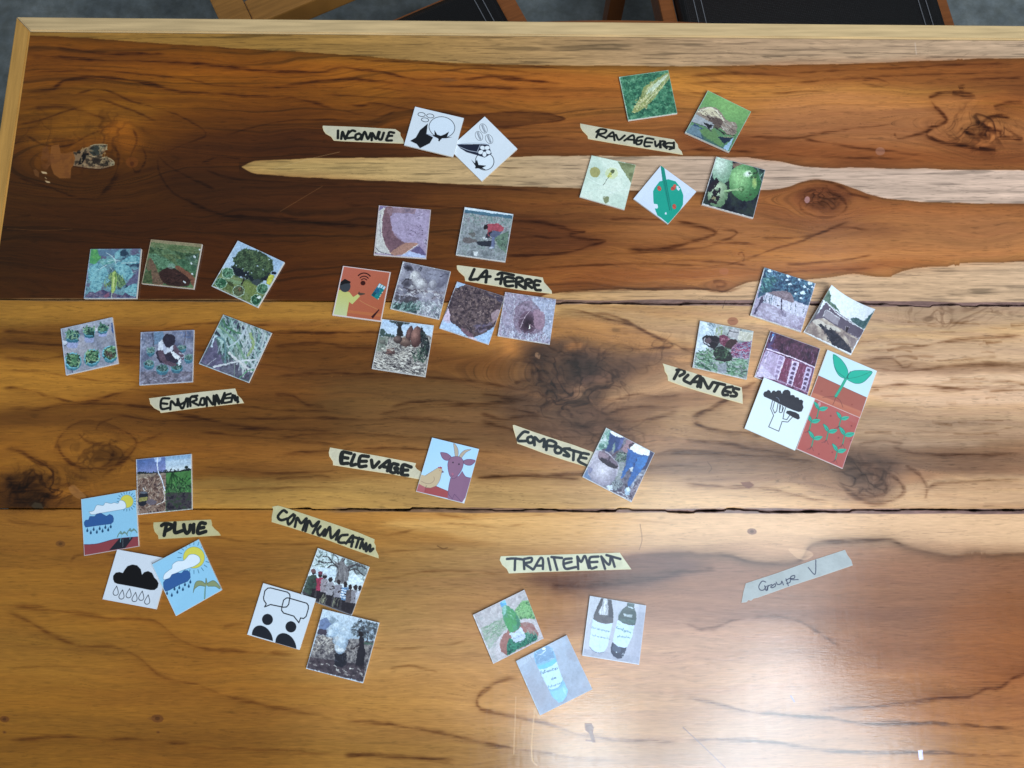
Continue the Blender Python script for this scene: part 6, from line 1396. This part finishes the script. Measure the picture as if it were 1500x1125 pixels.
def compost(K):
    K.mott(K.full, [(60, 62, 88), (100, 96, 118), (130, 130, 146)], 60); K.mott("400 65 470 110 440 330 260 400 230 380", [(70, 120, 110), (130, 170, 160), (190, 204, 206)], 34)
    K.p("450 130 560 180 650 210 600 330 560 400 540 430 500 420 520 300 440 400 380 400 430 280", (40, 66, 124), sm=False); K.p("455 105 560 140 645 195 600 205 520 180 455 135", (228, 230, 240)); K.p("500 290 530 280 510 380 470 400", (130, 160, 150), .8); K.p("600 220 650 200 620 300 570 390 560 340", (90, 100, 170), .8)
    K.mott("540 400 690 380 660 540 520 520", [(60, 76, 74), (110, 130, 120), (40, 48, 60)], 26); K.strokes("540 400 700 380 680 540 560 540", 50, 36, 9, [(60, 100, 84), (150, 166, 160), (40, 50, 60)], (0, 180), .8)
    K.p("690 230 790 280 700 400 640 390 610 340 660 290", (150, 116, 130), sm=True); K.l("560 390 460 470", 26, (90, 70, 90)); K.p("700 300 800 260 790 300 720 360", (60, 48, 66))
    K.p("700 350 780 400 870 440 980 450 940 600 880 650 830 740 740 860 690 880 690 800 740 700 760 600 700 640 640 740 610 760 600 720 660 600 690 470", (38, 96, 176), sm=False); K.p("830 470 980 450 920 610 860 640 800 560", (52, 120, 200), .8); K.l("820 480 770 600 730 700", 12, (28, 60, 120)); K.p("690 390 740 420 690 560 650 640", (34, 76, 150), .8)
    K.p("800 280 1005 380 1000 450 870 435 770 395 720 350", (232, 236, 246)); K.p("1010 385 1062 410 1000 560 920 680 890 650 960 520", (52, 58, 96)); K.mott("880 650 930 640 920 700 840 760 780 840 750 920 730 860", [(170, 176, 196), (90, 96, 120)], 26)
    K.mott("760 900 860 780 930 690 745 1080 560 980 540 930 640 900", [(84, 74, 100), (130, 120, 140), (60, 50, 76)], 30); K.strokes("790 850 930 690 760 1060 700 1030", 50, 30, 5, [(170, 160, 170), (50, 40, 60)], (-60, 40), .7)
    K.mott("570 540 660 560 620 700 560 800 520 780", [(120, 130, 130), (160, 164, 176)], 30); K.mott("470 790 600 780 640 840 540 930 480 900", [(90, 100, 110), (150, 160, 170), (50, 60, 80)], 26)
    K.e(690, 935, 38, 62, (150, 180, 206), 12); K.e(700, 915, 24, 26, (206, 220, 232)); K.p("660 830 700 880 650 900", (60, 60, 84)); K.p("720 620 770 600 760 660 740 670", (190, 200, 210))
    K.p("80 735 150 610 210 640 190 740 340 860 330 870", (96, 124, 168)); K.p("150 600 210 470 260 380 380 385 470 450 560 560 570 620 550 700 500 790 440 850 350 865 270 830 190 740 150 700", (176, 170, 188), sm=True)
    K.ball(350, 680, 190, 190, (206, 200, 214), (130, 124, 150), 20, -.1, -.2, .9)
    K.p("285 440 310 395 370 385 450 450 530 530 560 580 545 630 440 600 360 550 300 500", (112, 96, 116), sm=True); K.p("300 480 400 500 540 590 540 625 440 600 350 550", (44, 38, 56), sm=True); K.p("290 430 330 400 400 430 420 480 320 470", (150, 124, 140), .8, sm=True)
    K.l("285 500 360 555 450 610 545 632", 7, (206, 202, 216)); K.p("140 600 205 625 180 690 150 680", (90, 96, 140), .6, sm=True); K.l("450 470 420 530", 24, (70, 56, 76)); K.p("400 870 470 850 490 930 430 920", (206, 220, 236), .9)
    K.strokes("520 930 660 980 740 1070 640 1020", 20, 26, 9, [(206, 214, 224), (60, 60, 90)], (0, 60), .8)
card(fK, "403 62 1068 408 750 1085 75 738", "card with photo of a large clay pot and blue jeans, beside COMPOSTE tape", compost, fr=.35, ph=.12, lift=(.3, .1, .1, .4))

# ---- PLUIE
fL = (100, 650, 4.325)
def storm(K):
    K.mott("432 190 615 180 615 430 440 450", [(92, 66, 60), (130, 98, 84), (150, 120, 104), (70, 50, 54)], 24); K.mott("615 180 780 165 785 418 615 432", [(34, 60, 40), (70, 120, 66), (60, 90, 60)], 26)
    K.grad("432 98 615 82 615 190 432 198", (480, 100), (66, 96, 160), (500, 190), (120, 130, 190)); K.grad("615 82 780 66 780 170 615 184", (700, 80), (120, 160, 200), (700, 170), (206, 216, 224)); K.p("620 110 780 95 780 115 620 135", (186, 204, 220), .6)
    K.p("436 182 520 186 615 178 700 172 780 160 780 170 615 188 436 198", (26, 36, 40)); K.e(746, 152, 12, 9, (26, 40, 36)); K.strokes("440 180 780 160 780 168 440 190", 30, 14, 6, [(24, 34, 36)], (0, 180), .8)
    K.p("436 196 612 186 612 200 436 225", (146, 128, 110), .8); K.p("618 188 780 172 782 250 700 250 618 260", (66, 130, 60), .8)
    for x in (625, 650, 690, 740, 790): K.l([(655, 185), (x, 290)], 7, (24, 62, 34), .8, sm=False)
    K.strokes("618 230 782 210 784 330 618 330", 70, 22, 6, [(60, 130, 60), (100, 160, 84), (24, 60, 36)], (30, 150), .8); K.mott("618 310 784 310 784 416 618 428", [(34, 34, 44), (70, 60, 70), (50, 70, 50)], 18)
    for x in (450, 490, 530, 580, 640): K.l([(560, 190), (x-40, 330)], 5, (84, 60, 56), .6, sm=False)
    K.strokes("436 220 612 200 612 430 440 448", 120, 22, 4, [(176, 148, 126), (70, 48, 46), (206, 190, 170)], (20, 160), .7)
    K.e(565, 100, 24, 18, (190, 214, 250), 0, .6); K.l("566 90 562 130 568 180 590 230 605 280 612 300", 6, (214, 224, 250), sm=False); K.l("600 300 610 330 605 370 560 390", 3.5, (226, 220, 216), sm=False)
    K.p("440 385 448 320 500 310 505 340 495 385 470 400", (34, 38, 50), sm=False); K.p("446 345 500 338 497 362 446 370", (150, 140, 70)); K.e(474, 312, 26, 8, (90, 96, 110)); K.e(525, 372, 34, 17, (104, 92, 104)); K.l("470 282 480 300", 5, (206, 206, 206))
card(fL, "431 100 779 65 786 415 440 450", "card with split photo of lightning over a dry field and a green field", storm, fr=.2, ph=.12, mal=.6)
SK = (150, 202, 232)
def suncloud(K, sx, sy, sr, cloud, blue, drops, full=True):
    for i in range(20):
        a = 2*math.pi*i/20
        K.l([(sx+sr*1.18*math.cos(a), sy+sr*1.18*math.sin(a)), (sx+sr*1.52*math.cos(a), sy+sr*1.52*math.sin(a))], 3.6, (66, 112, 140), sm=False)
    K.e(sx, sy, sr, sr, (220, 208, 84)); K.e(sx, sy, sr, sr, (130, 140, 100), ring=2)
    K.p(cloud, (228, 236, 246), sm=True); K.l(cloud+" "+" ".join(cloud.split()[:2]), 2.4, (110, 140, 160)); K.p(blue, (50, 92, 152), sm=False); K.l(blue+" "+" ".join(blue.split()[:2]), 2.4, (40, 70, 120), sm=False)
    for x, y in drops: K.e(x, y, 6.5, 9, (36, 76, 112)); K.p([(x-5, y-2), (x+5, y-3), (x+1, y-20)], (36, 76, 112))
def rainroad(K):
    suncloud(K, 370, 366, 41, "130 432 160 425 180 390 220 392 235 374 270 380 290 374 315 378 325 360 350 364 364 385 358 412 300 424 220 438 150 450", "100 500 110 485 128 484 135 462 165 462 180 445 205 440 225 452 240 460 262 448 280 458 286 475 284 495 270 508 190 518 110 530 102 516",
             ((120, 552), (142, 566), (160, 545), (180, 562), (198, 540), (216, 555), (234, 532), (252, 548), (268, 528)))
    K.p("95 640 180 635 280 608 345 598 445 590 448 652 102 710", (146, 66, 72)); K.l("95 640 180 635 280 608 345 598 445 590", 3, (90, 50, 80)); K.p("322 602 410 594 360 662 258 676", (36, 38, 48)); K.l("345 605 345 655", 2, (200, 210, 210), .6)
    for x, y in ((335, 568), (395, 550)):
        K.l([(x+5, y+6), (x-2, y+30), (x-6, y+56)], 3.4, (130, 190, 200))
        for s in ((-30, 16), (-14, -12), (34, 6), (22, -8)): K.l([(x+5, y+6), (x+5+s[0]*.6, y+s[1]*.4-6), (x+5+s[0], y+s[1]+8)], 6, (110, 140, 130))
card(fL, "82 352 427 293 446 650 102 710", "pale blue card showing sun, rain cloud and dark road on red ground", rainroad, photo=False, margin=.4, base=SK, lift=(0, .2, .2, 0))
def raincloud(K):
    K.p("284 860 284 838 300 818 322 814 345 820 356 800 375 776 405 766 435 772 458 796 466 832 480 815 505 808 530 820 545 850 560 864 572 885 566 912 545 928 520 928 420 908 310 888 292 880", (14, 14, 18), sm=False)
    for x, y in ((298, 932), (335, 956), (380, 948), (418, 972), (460, 964), (498, 988)): K.l([(x+8, y-30), (x-14, y+10), (x-6, y+28), (x+12, y+26), (x+18, y+8), (x+8, y-30)], 3.6, (40, 44, 52))
card(fL, "311 670 648 731 560 1048 218 985", "white card with black rain cloud and six outlined drops", raincloud, photo=False, margin=0, base=(218, 222, 232), lift=(0, 0, 0, 0))
def rainpalm(K):
    suncloud(K, 795, 722, 68, "600 850 610 825 640 800 655 790 660 765 690 745 725 742 745 728 765 705 800 702 830 720 832 750 800 775 760 790 700 812 640 850 606 862", "602 880 615 862 640 855 655 830 690 818 715 822 730 806 755 804 770 820 772 850 755 872 700 895 640 928 615 935 604 915",
             ((672, 922), (702, 914), (738, 895), (772, 878), (625, 950), (655, 962), (690, 942), (725, 925), (762, 905)))
    K.l("875 880 866 920 862 985", 7, (120, 160, 150)); K.l("871 880 866 985", 2, (84, 110, 110))
    for s in ("870 890 840 870 805 880 790 945 800 920 830 900 865 905", "875 888 920 868 960 905 958 920 930 905 885 905", "868 888 872 852 880 890"): K.p(s, (140, 150, 110), sm=True); K.l(s, 2.6, (90, 100, 84))
card(fL, "529 765 826 606 974 926 683 1091", "pale blue card with sun, rain cloud and one large palm, tilted", rainpalm, photo=False, margin=.35, base=SK, lift=(2.9, .4, 0, .8))

# ---- COMMUNICATION
fM = (440, 795, 5.357); fN = (350, 730, 4.018)
def baobab(K):
    K.grad(K.full, (300, 120), (190, 208, 214), (200, 350), (206, 220, 228)); K.strokes("140 50 540 190 500 300 420 230 260 180 100 200", 150, 24, 7, [(110, 130, 126), (60, 70, 66), (150, 168, 166)], (0, 180), .6); K.mott("350 130 530 190 520 260 420 240", [(50, 54, 58), (100, 104, 106)], 14, .5)
    K.p("262 310 290 230 285 180 250 140 300 165 330 110 345 170 365 190 420 160 380 210 375 290 350 330", (116, 112, 116), sm=False); K.strokes("280 200 370 200 350 320 270 310", 26, 60, 5, [(140, 136, 140), (80, 76, 84)], (75, 105), .7)
    for s in ("290 190 250 160 200 160 140 150", "290 200 250 180 210 200", "370 200 420 180 480 190 520 210", "375 220 430 210 470 240 500 260", "330 150 360 100", "300 170 290 120 260 90", "380 210 440 170 500 170", "250 160 220 120 180 110", "420 215 440 260 450 290"): K.l(s, 9, (62, 60, 66)); 
    K.p("370 300 400 260 430 250 470 290 480 320 400 330", (206, 224, 240), sm=True); K.p("110 200 260 210 280 260 230 300 120 260", (190, 212, 232), .6, sm=True)
    P = [(100, 235, (50, 70, 62)), (155, 255, (166, 44, 76)), (190, 265, (150, 140, 150)), (235, 290, (150, 146, 156)), (298, 310, (140, 136, 150)), (352, 330, (90, 130, 176)), (390, 350, (90, 80, 84)), (430, 355, (130, 126, 136)), (466, 360, (180, 184, 200))]
    K.p("10 395 30 340 120 330 470 440 400 575 120 490", (44, 38, 46), .9)
    for x, y, c in P:
        K.p([(x-30, y+24), (x+20, y+20), (x+34, y+60), (x+10, y+130), (x-40, y+120)], c); K.p([(x-30, y+120), (x+14, y+130), (x-2, y+210), (x-36, y+200)], (34, 30, 40)); K.e(x, y, 16, 21, (44, 34, 38)); K.l([(x+14, y+50), (x+30, y+70), (x-6, y+80)], 8, (50, 38, 42))
    K.strokes("140 420 300 470 290 520 150 480", 10, 60, 8, [(150, 150, 120), (120, 120, 100)], (100, 115), .7); K.mott("15 380 60 260 100 290 80 420", [(34, 50, 46), (60, 84, 70)], 20, .9)
    for i in range(4): K.l([(320-i*3, 370+i*20), (355-i*2, 376+i*20)], 8, (206, 216, 230))
    K.e(100, 222, 20, 16, (110, 70, 74)); K.e(155, 242, 18, 14, (120, 50, 70)); K.e(190, 252, 16, 8, (170, 170, 180))
card(fM, "138 42 542 190 402 572 0 424", "card with photo of people in line beneath a baobab tree", baobab, fr=.3, ph=.16, mal=.4)
def bubbles(K):
    K.l("168 530 185 528 285 553 298 565 300 580 292 625 280 640 262 642 185 626 150 640 160 622 146 600 144 585 152 545 168 530", 5.5, BK, sm=False)
    K.l("278 588 290 587 398 618 408 632 408 650 395 695 380 708 362 705 352 733 322 694 262 676 250 660 252 640 262 600 278 588", 5.5, BK, sm=False)
    for x, y, a, b in ((167, 714, 137, 835), (305, 757, 275, 880)):
        K.e(x, y, 32, 33, (26, 30, 40)); pts = [(a+62*math.cos(t)+(0), b-12-72*math.sin(t)+18*math.cos(t)) for t in [math.radians(d) for d in range(0, 181, 12)]]
        K.p(pts, (26, 30, 40))
card(fN, "143 499 453 590 356 892 49 802", "white card with black drawing of two heads below overlapping speech bubbles", bubbles, photo=False, margin=0, base=(216, 222, 232), lift=(.4, 2.9, .5, 0))
def firedrum(K):
    K.grad(K.full, (400, 560), (190, 208, 226), (350, 780), (150, 170, 190)); K.p("180 560 230 570 310 620 300 700 150 690", (110, 130, 150), .7, nzs=20); K.p("145 610 200 590 240 640 220 690 145 680", (96, 116, 160)); K.p("140 675 220 685 210 730 130 720", (60, 52, 70))
    K.mott("130 725 280 740 600 780 500 1095 48 985", [(60, 56, 66), (110, 104, 108), (150, 142, 140)], 20); K.strokes("130 730 290 760 280 880 100 860", 110, 20, 6, [(170, 160, 150), (60, 54, 60), (206, 198, 190)], (0, 180), .7); K.strokes("360 780 560 800 540 900 360 880", 70, 20, 6, [(150, 142, 140), (50, 46, 54)], (0, 180), .7)
    K.mott("60 900 500 960 490 1095 48 985", [(44, 36, 48), (76, 62, 72)], 20, .85); K.strokes("60 940 500 980 480 1070 70 980", 20, 22, 8, [(200, 196, 190), (150, 140, 140)], (0, 60), .8)
    K.p("470 610 610 640 590 760 500 750 450 730 400 700 420 640", (60, 66, 76), .85, nzs=22, thr=.42); K.strokes("470 600 610 640 590 770 400 720 400 660", 130, 20, 9, [(44, 50, 60), (80, 90, 96), (150, 170, 190)], (0, 180), .8); K.l("520 780 530 700", 9, (40, 36, 44))
    K.p("500 780 600 790 590 810 500 800", (60, 90, 76), .8); K.p("270 860 362 865 355 960 330 985 260 965", (30, 32, 46)); K.strokes("275 870 355 870 345 960 265 950", 20, 14, 5, [(60, 62, 80), (20, 20, 30)], (0, 180), .7); K.e(316, 862, 46, 10, (90, 84, 90))
    
    for x, y, r, r2, a_ in ((310, 820, 44, 60, .75), (300, 760, 52, 50, .7), (345, 735, 46, 44, .7), (250, 695, 48, 44, .75), (285, 660, 46, 36, .75), (340, 690, 50, 40, .6), (235, 720, 34, 30, .6), (375, 720, 30, 40, .5), (330, 780, 40, 50, .7)):
        K.ball(x, y, r, r2, (206, 220, 232), (140, 166, 194), 0, -.2, -.3, a_)
    K.e(312, 845, 38, 16, (214, 220, 228), 0, .7)
    K.p("460 740 495 740 505 830 510 870 490 970 430 965 440 880 455 820", (34, 32, 44), sm=False); K.e(472, 718, 19, 22, (30, 26, 34)); K.l("465 790 430 825 400 835", 10, (50, 40, 46)); K.p("455 960 500 950 500 1000 470 1000", (40, 34, 44), .7)
card(fM, "178 520 620 628 492 1102 45 988", "card with photo of smoke rising from a drum beside a standing figure", firedrum, fr=.35, ph=.12, mcol=(206, 210, 220), mal=.6, thick=.003)

# ---- TRAITEMENT
fX = (850, 865, 10.23); fY = (690, 860, 9.783); fZ = (750, 925, 9.0)
def greenbottle(K):
    K.mott(K.full, [(164, 158, 166), (184, 178, 184), (172, 172, 178)], 60)
    K.mott("620 340 740 190 830 200 900 360 920 460 700 470", [(96, 160, 96), (140, 196, 130), (70, 130, 84)], 30, sm=False); K.p("680 400 720 440 760 420 830 440 860 380 920 450 700 460", (44, 84, 70), .6, nzs=18)
    K.mott("130 590 300 520 480 440 520 600 380 740 260 900 180 720", [(110, 150, 120), (164, 168, 166), (140, 176, 146)], 30, .8); K.strokes("140 600 480 420 500 560 230 760", 80, 50, 5, [(96, 150, 104), (180, 190, 180), (80, 120, 92)], (-50, -10), .7); K.strokes("230 740 400 720 380 1040 300 1060", 30, 50, 5, [(130, 160, 150), (190, 180, 190)], (-60, 0), .5)
    K.p("350 900 380 760 480 620 620 520 760 460 880 460 980 560 1030 680 1000 740 900 780 500 990 420 1060 380 1040", (196, 188, 196), sm=False); K.p("410 820 450 700 560 590 700 520 800 500 900 550 960 660 950 740 800 840 510 980 420 930", (160, 104, 100), sm=False)
    K.mott("700 520 800 500 900 550 950 660 800 650 760 560", [(150, 100, 100), (176, 150, 150)], 30, .7); K.mott("505 830 540 750 620 720 800 650 950 700 945 760 700 880 520 980", [(36, 110, 92), (60, 150, 120), (30, 80, 76)], 30); K.strokes("780 640 940 660 940 740 800 760", 40, 60, 4, [(130, 180, 160), (40, 100, 90), (176, 190, 180)], (50, 110), .7)
    K.p("440 290 500 260 560 300 640 370 690 460 710 560 640 640 560 665 520 620 470 500 440 380", (72, 150, 110), sm=False); K.p("440 290 490 270 510 340 480 400 460 420", (140, 196, 196), .8); K.p("530 320 620 380 660 480 620 560 560 500 520 400", (64, 156, 84), .7, sm=True); K.p("480 440 560 480 600 640 560 660 500 560", (70, 160, 90), .8, sm=True); K.p("630 380 690 470 705 560 660 620 650 500", (50, 120, 100), .7)
    K.strokes("460 300 640 400 640 480 500 420", 14, 60, 5, [(170, 210, 190), (110, 180, 150)], (10, 60), .7)
    K.p("410 215 480 190 500 260 430 290", (70, 160, 220)); K.p("430 205 482 192 492 230 440 240", (110, 190, 240), .8)
    K.p("540 660 620 660 700 590 710 570 775 690 760 760 700 800 640 795 600 780", (186, 206, 230), sm=False); K.l("650 795 700 790 755 755", 5, (40, 70, 80)); K.e(680, 788, 7, 7, (30, 50, 60)); script_line(K, "Mekare", 606, 752, 725, 690, 34, 3, (110, 130, 176))
card(fY, "28 398 765 38 1040 735 320 1098", "card with photo of a green bottle standing in a clay pot", greenbottle, fr=.3, ph=.09, mcol=(206, 200, 206), mal=.5, rough=.3)
def twobottles(K):
    K.grad(K.full, (200, 150), (178, 184, 200), (800, 1000), (164, 168, 192)); K.strokes("150 90 320 110 200 400 120 400", 30, 200, 5, [(196, 202, 214), (160, 166, 184)], (95, 100), .6); K.mott("50 880 880 1000 870 1100 40 970", [(140, 146, 172), (160, 166, 188)], 60, .7)
    K.p("315 112 345 115 260 330 250 440 190 430 195 380 250 250", (56, 60, 72)); K.p("345 115 410 125 460 130 485 320 490 400 480 490 430 500 330 500 190 430 210 330 270 260", (74, 78, 90)); K.p("345 120 405 125 420 330 415 380 280 370 270 330 320 230", (178, 184, 198)); K.strokes("330 130 410 130 410 370 290 360", 20, 200, 5, [(226, 232, 240), (110, 116, 130)], (92, 100), .8)
    K.p("410 160 455 150 490 330 485 480 440 490 420 380", (62, 66, 82)); K.p("200 400 280 380 420 390 480 420 478 490 380 505 240 470 195 435", (84, 84, 96), .9, sm=False); K.mott("280 370 420 380 440 480 300 480", [(96, 98, 104), (70, 72, 88)], 40, .7)
    K.p("180 425 260 480 340 500 420 508 480 490 400 860 350 920 260 935 170 890 125 820", (186, 212, 238), sm=False); K.l("135 860 200 915 280 938 350 922", 5, (70, 90, 120)); K.l("180 425 125 820", 3, (140, 160, 190))
    script_line(K, "Guiakapagar", 168, 560, 450, 625, 44, 4.2, (66, 110, 130)); script_line(K, "tchapamanka", 165, 670, 440, 735, 40, 4.0, (84, 120, 146))
    K.p("700 185 805 195 800 260 830 340 838 420 815 520 790 530 640 500 560 440 570 370 620 290 690 240", (62, 84, 90), sm=False); K.p("710 190 800 195 795 240 710 235", (60, 90, 96)); K.p("700 240 790 250 820 340 800 430 760 320", (58, 84, 90), .7); K.l("715 250 780 268", 16, (176, 196, 210)); K.mott("640 350 780 370 770 410 650 390", [(186, 200, 212), (130, 150, 160)], 20, .9); K.mott("590 420 830 450 800 520 600 470", [(84, 120, 120), (60, 90, 96)], 30, .8); K.e(590, 330, 12, 44, (130, 150, 170), 30, .7)
    K.p("555 450 640 500 740 525 808 530 770 700 700 850 660 866 560 845 480 770 510 620", (184, 212, 238), sm=False); script_line(K, "Eucalyptus", 530, 560, 765, 640, 50, 4.8, (44, 100, 116)); script_line(K, "globulus", 545, 690, 750, 715, 46, 4.4, (50, 104, 120)); K.l("560 500 600 515", 3, (120, 150, 170))
    K.p("478 780 560 848 660 868 695 850 660 950 620 1020 560 1030 490 990 450 920 455 840", (40, 54, 84), sm=False); K.e(535, 930, 10, 12, (214, 232, 246)); K.strokes("620 940 670 930 650 1000 620 1010", 10, 16, 6, [(200, 210, 224), (80, 90, 110)], (0, 180), .8); K.p("500 820 600 870 580 940 480 900", (84, 106, 140), .5, sm=True)
card(fX, "145 80 985 225 880 1112 28 975", "card with photo of two dark bottles side by side, below TRAITEMENT tape", twobottles, fr=.08, ph=.04, mcol=(206, 210, 222), mal=.6, rough=.3)
def bluebottle(K):
    K.grad(K.full, (400, 200), (160, 180, 206), (700, 1000), (140, 146, 168)); K.mott(K.full, [(140, 154, 180), (156, 172, 200), (146, 150, 172)], 260, .6); K.p("60 400 280 280 300 330 100 480", (176, 192, 214), .6); K.strokes("160 330 260 290 260 420 190 430", 8, 60, 4, [(120, 130, 150)], (50, 70), .5)
    K.e(640, 800, 70, 170, (120, 146, 180), -18, .5)
    K.p("280 300 300 260 420 200 480 195 530 230 570 330 600 450 660 620 730 770 720 850 670 920 620 945 560 900 510 840 460 720 400 610 340 490 300 400", (112, 176, 220), sm=False); K.p("290 300 420 205 480 200 525 240 560 350 420 400 320 440", (104, 150, 196)); K.p("330 470 560 370 590 420 500 470 360 500", (88, 190, 240), .9)
    K.l("300 280 340 310 400 290 440 250", 6, (200, 220, 236)); K.l("310 350 360 310 440 320", 5, (160, 196, 226)); K.strokes("310 300 540 230 560 380 340 440", 26, 40, 4, [(180, 210, 236), (80, 120, 170)], (-50, 10), .7); K.e(415, 230, 22, 16, (214, 226, 240))
    K.p("345 505 420 500 520 460 585 405 665 640 610 740 510 770 470 750 400 610", (176, 214, 240), sm=False); K.l("500 780 600 750 670 660", 4, (110, 160, 206)); script_line(K, "Palmentes", 372, 560, 606, 486, 62, 5, (44, 84, 120)); script_line(K, "de", 512, 640, 585, 612, 52, 5.5, (44, 84, 120)); script_line(K, "Palmarosa", 470, 745, 655, 680, 44, 4.4, (70, 116, 156))
    K.p("510 800 620 770 690 700 730 780 715 850 660 930 610 940 550 890", (120, 196, 240), .8, sm=False); K.e(690, 790, 16, 50, (150, 210, 244), -18, .7); K.e(650, 860, 50, 60, (130, 200, 240), -18, .5)
card(fZ, "52 390 720 48 1060 762 370 1108", "card with photo of one pale blue bottle on grey ground", bluebottle, fr=.08, ph=.04, mcol=(176, 190, 206), mal=.5, rough=.3)
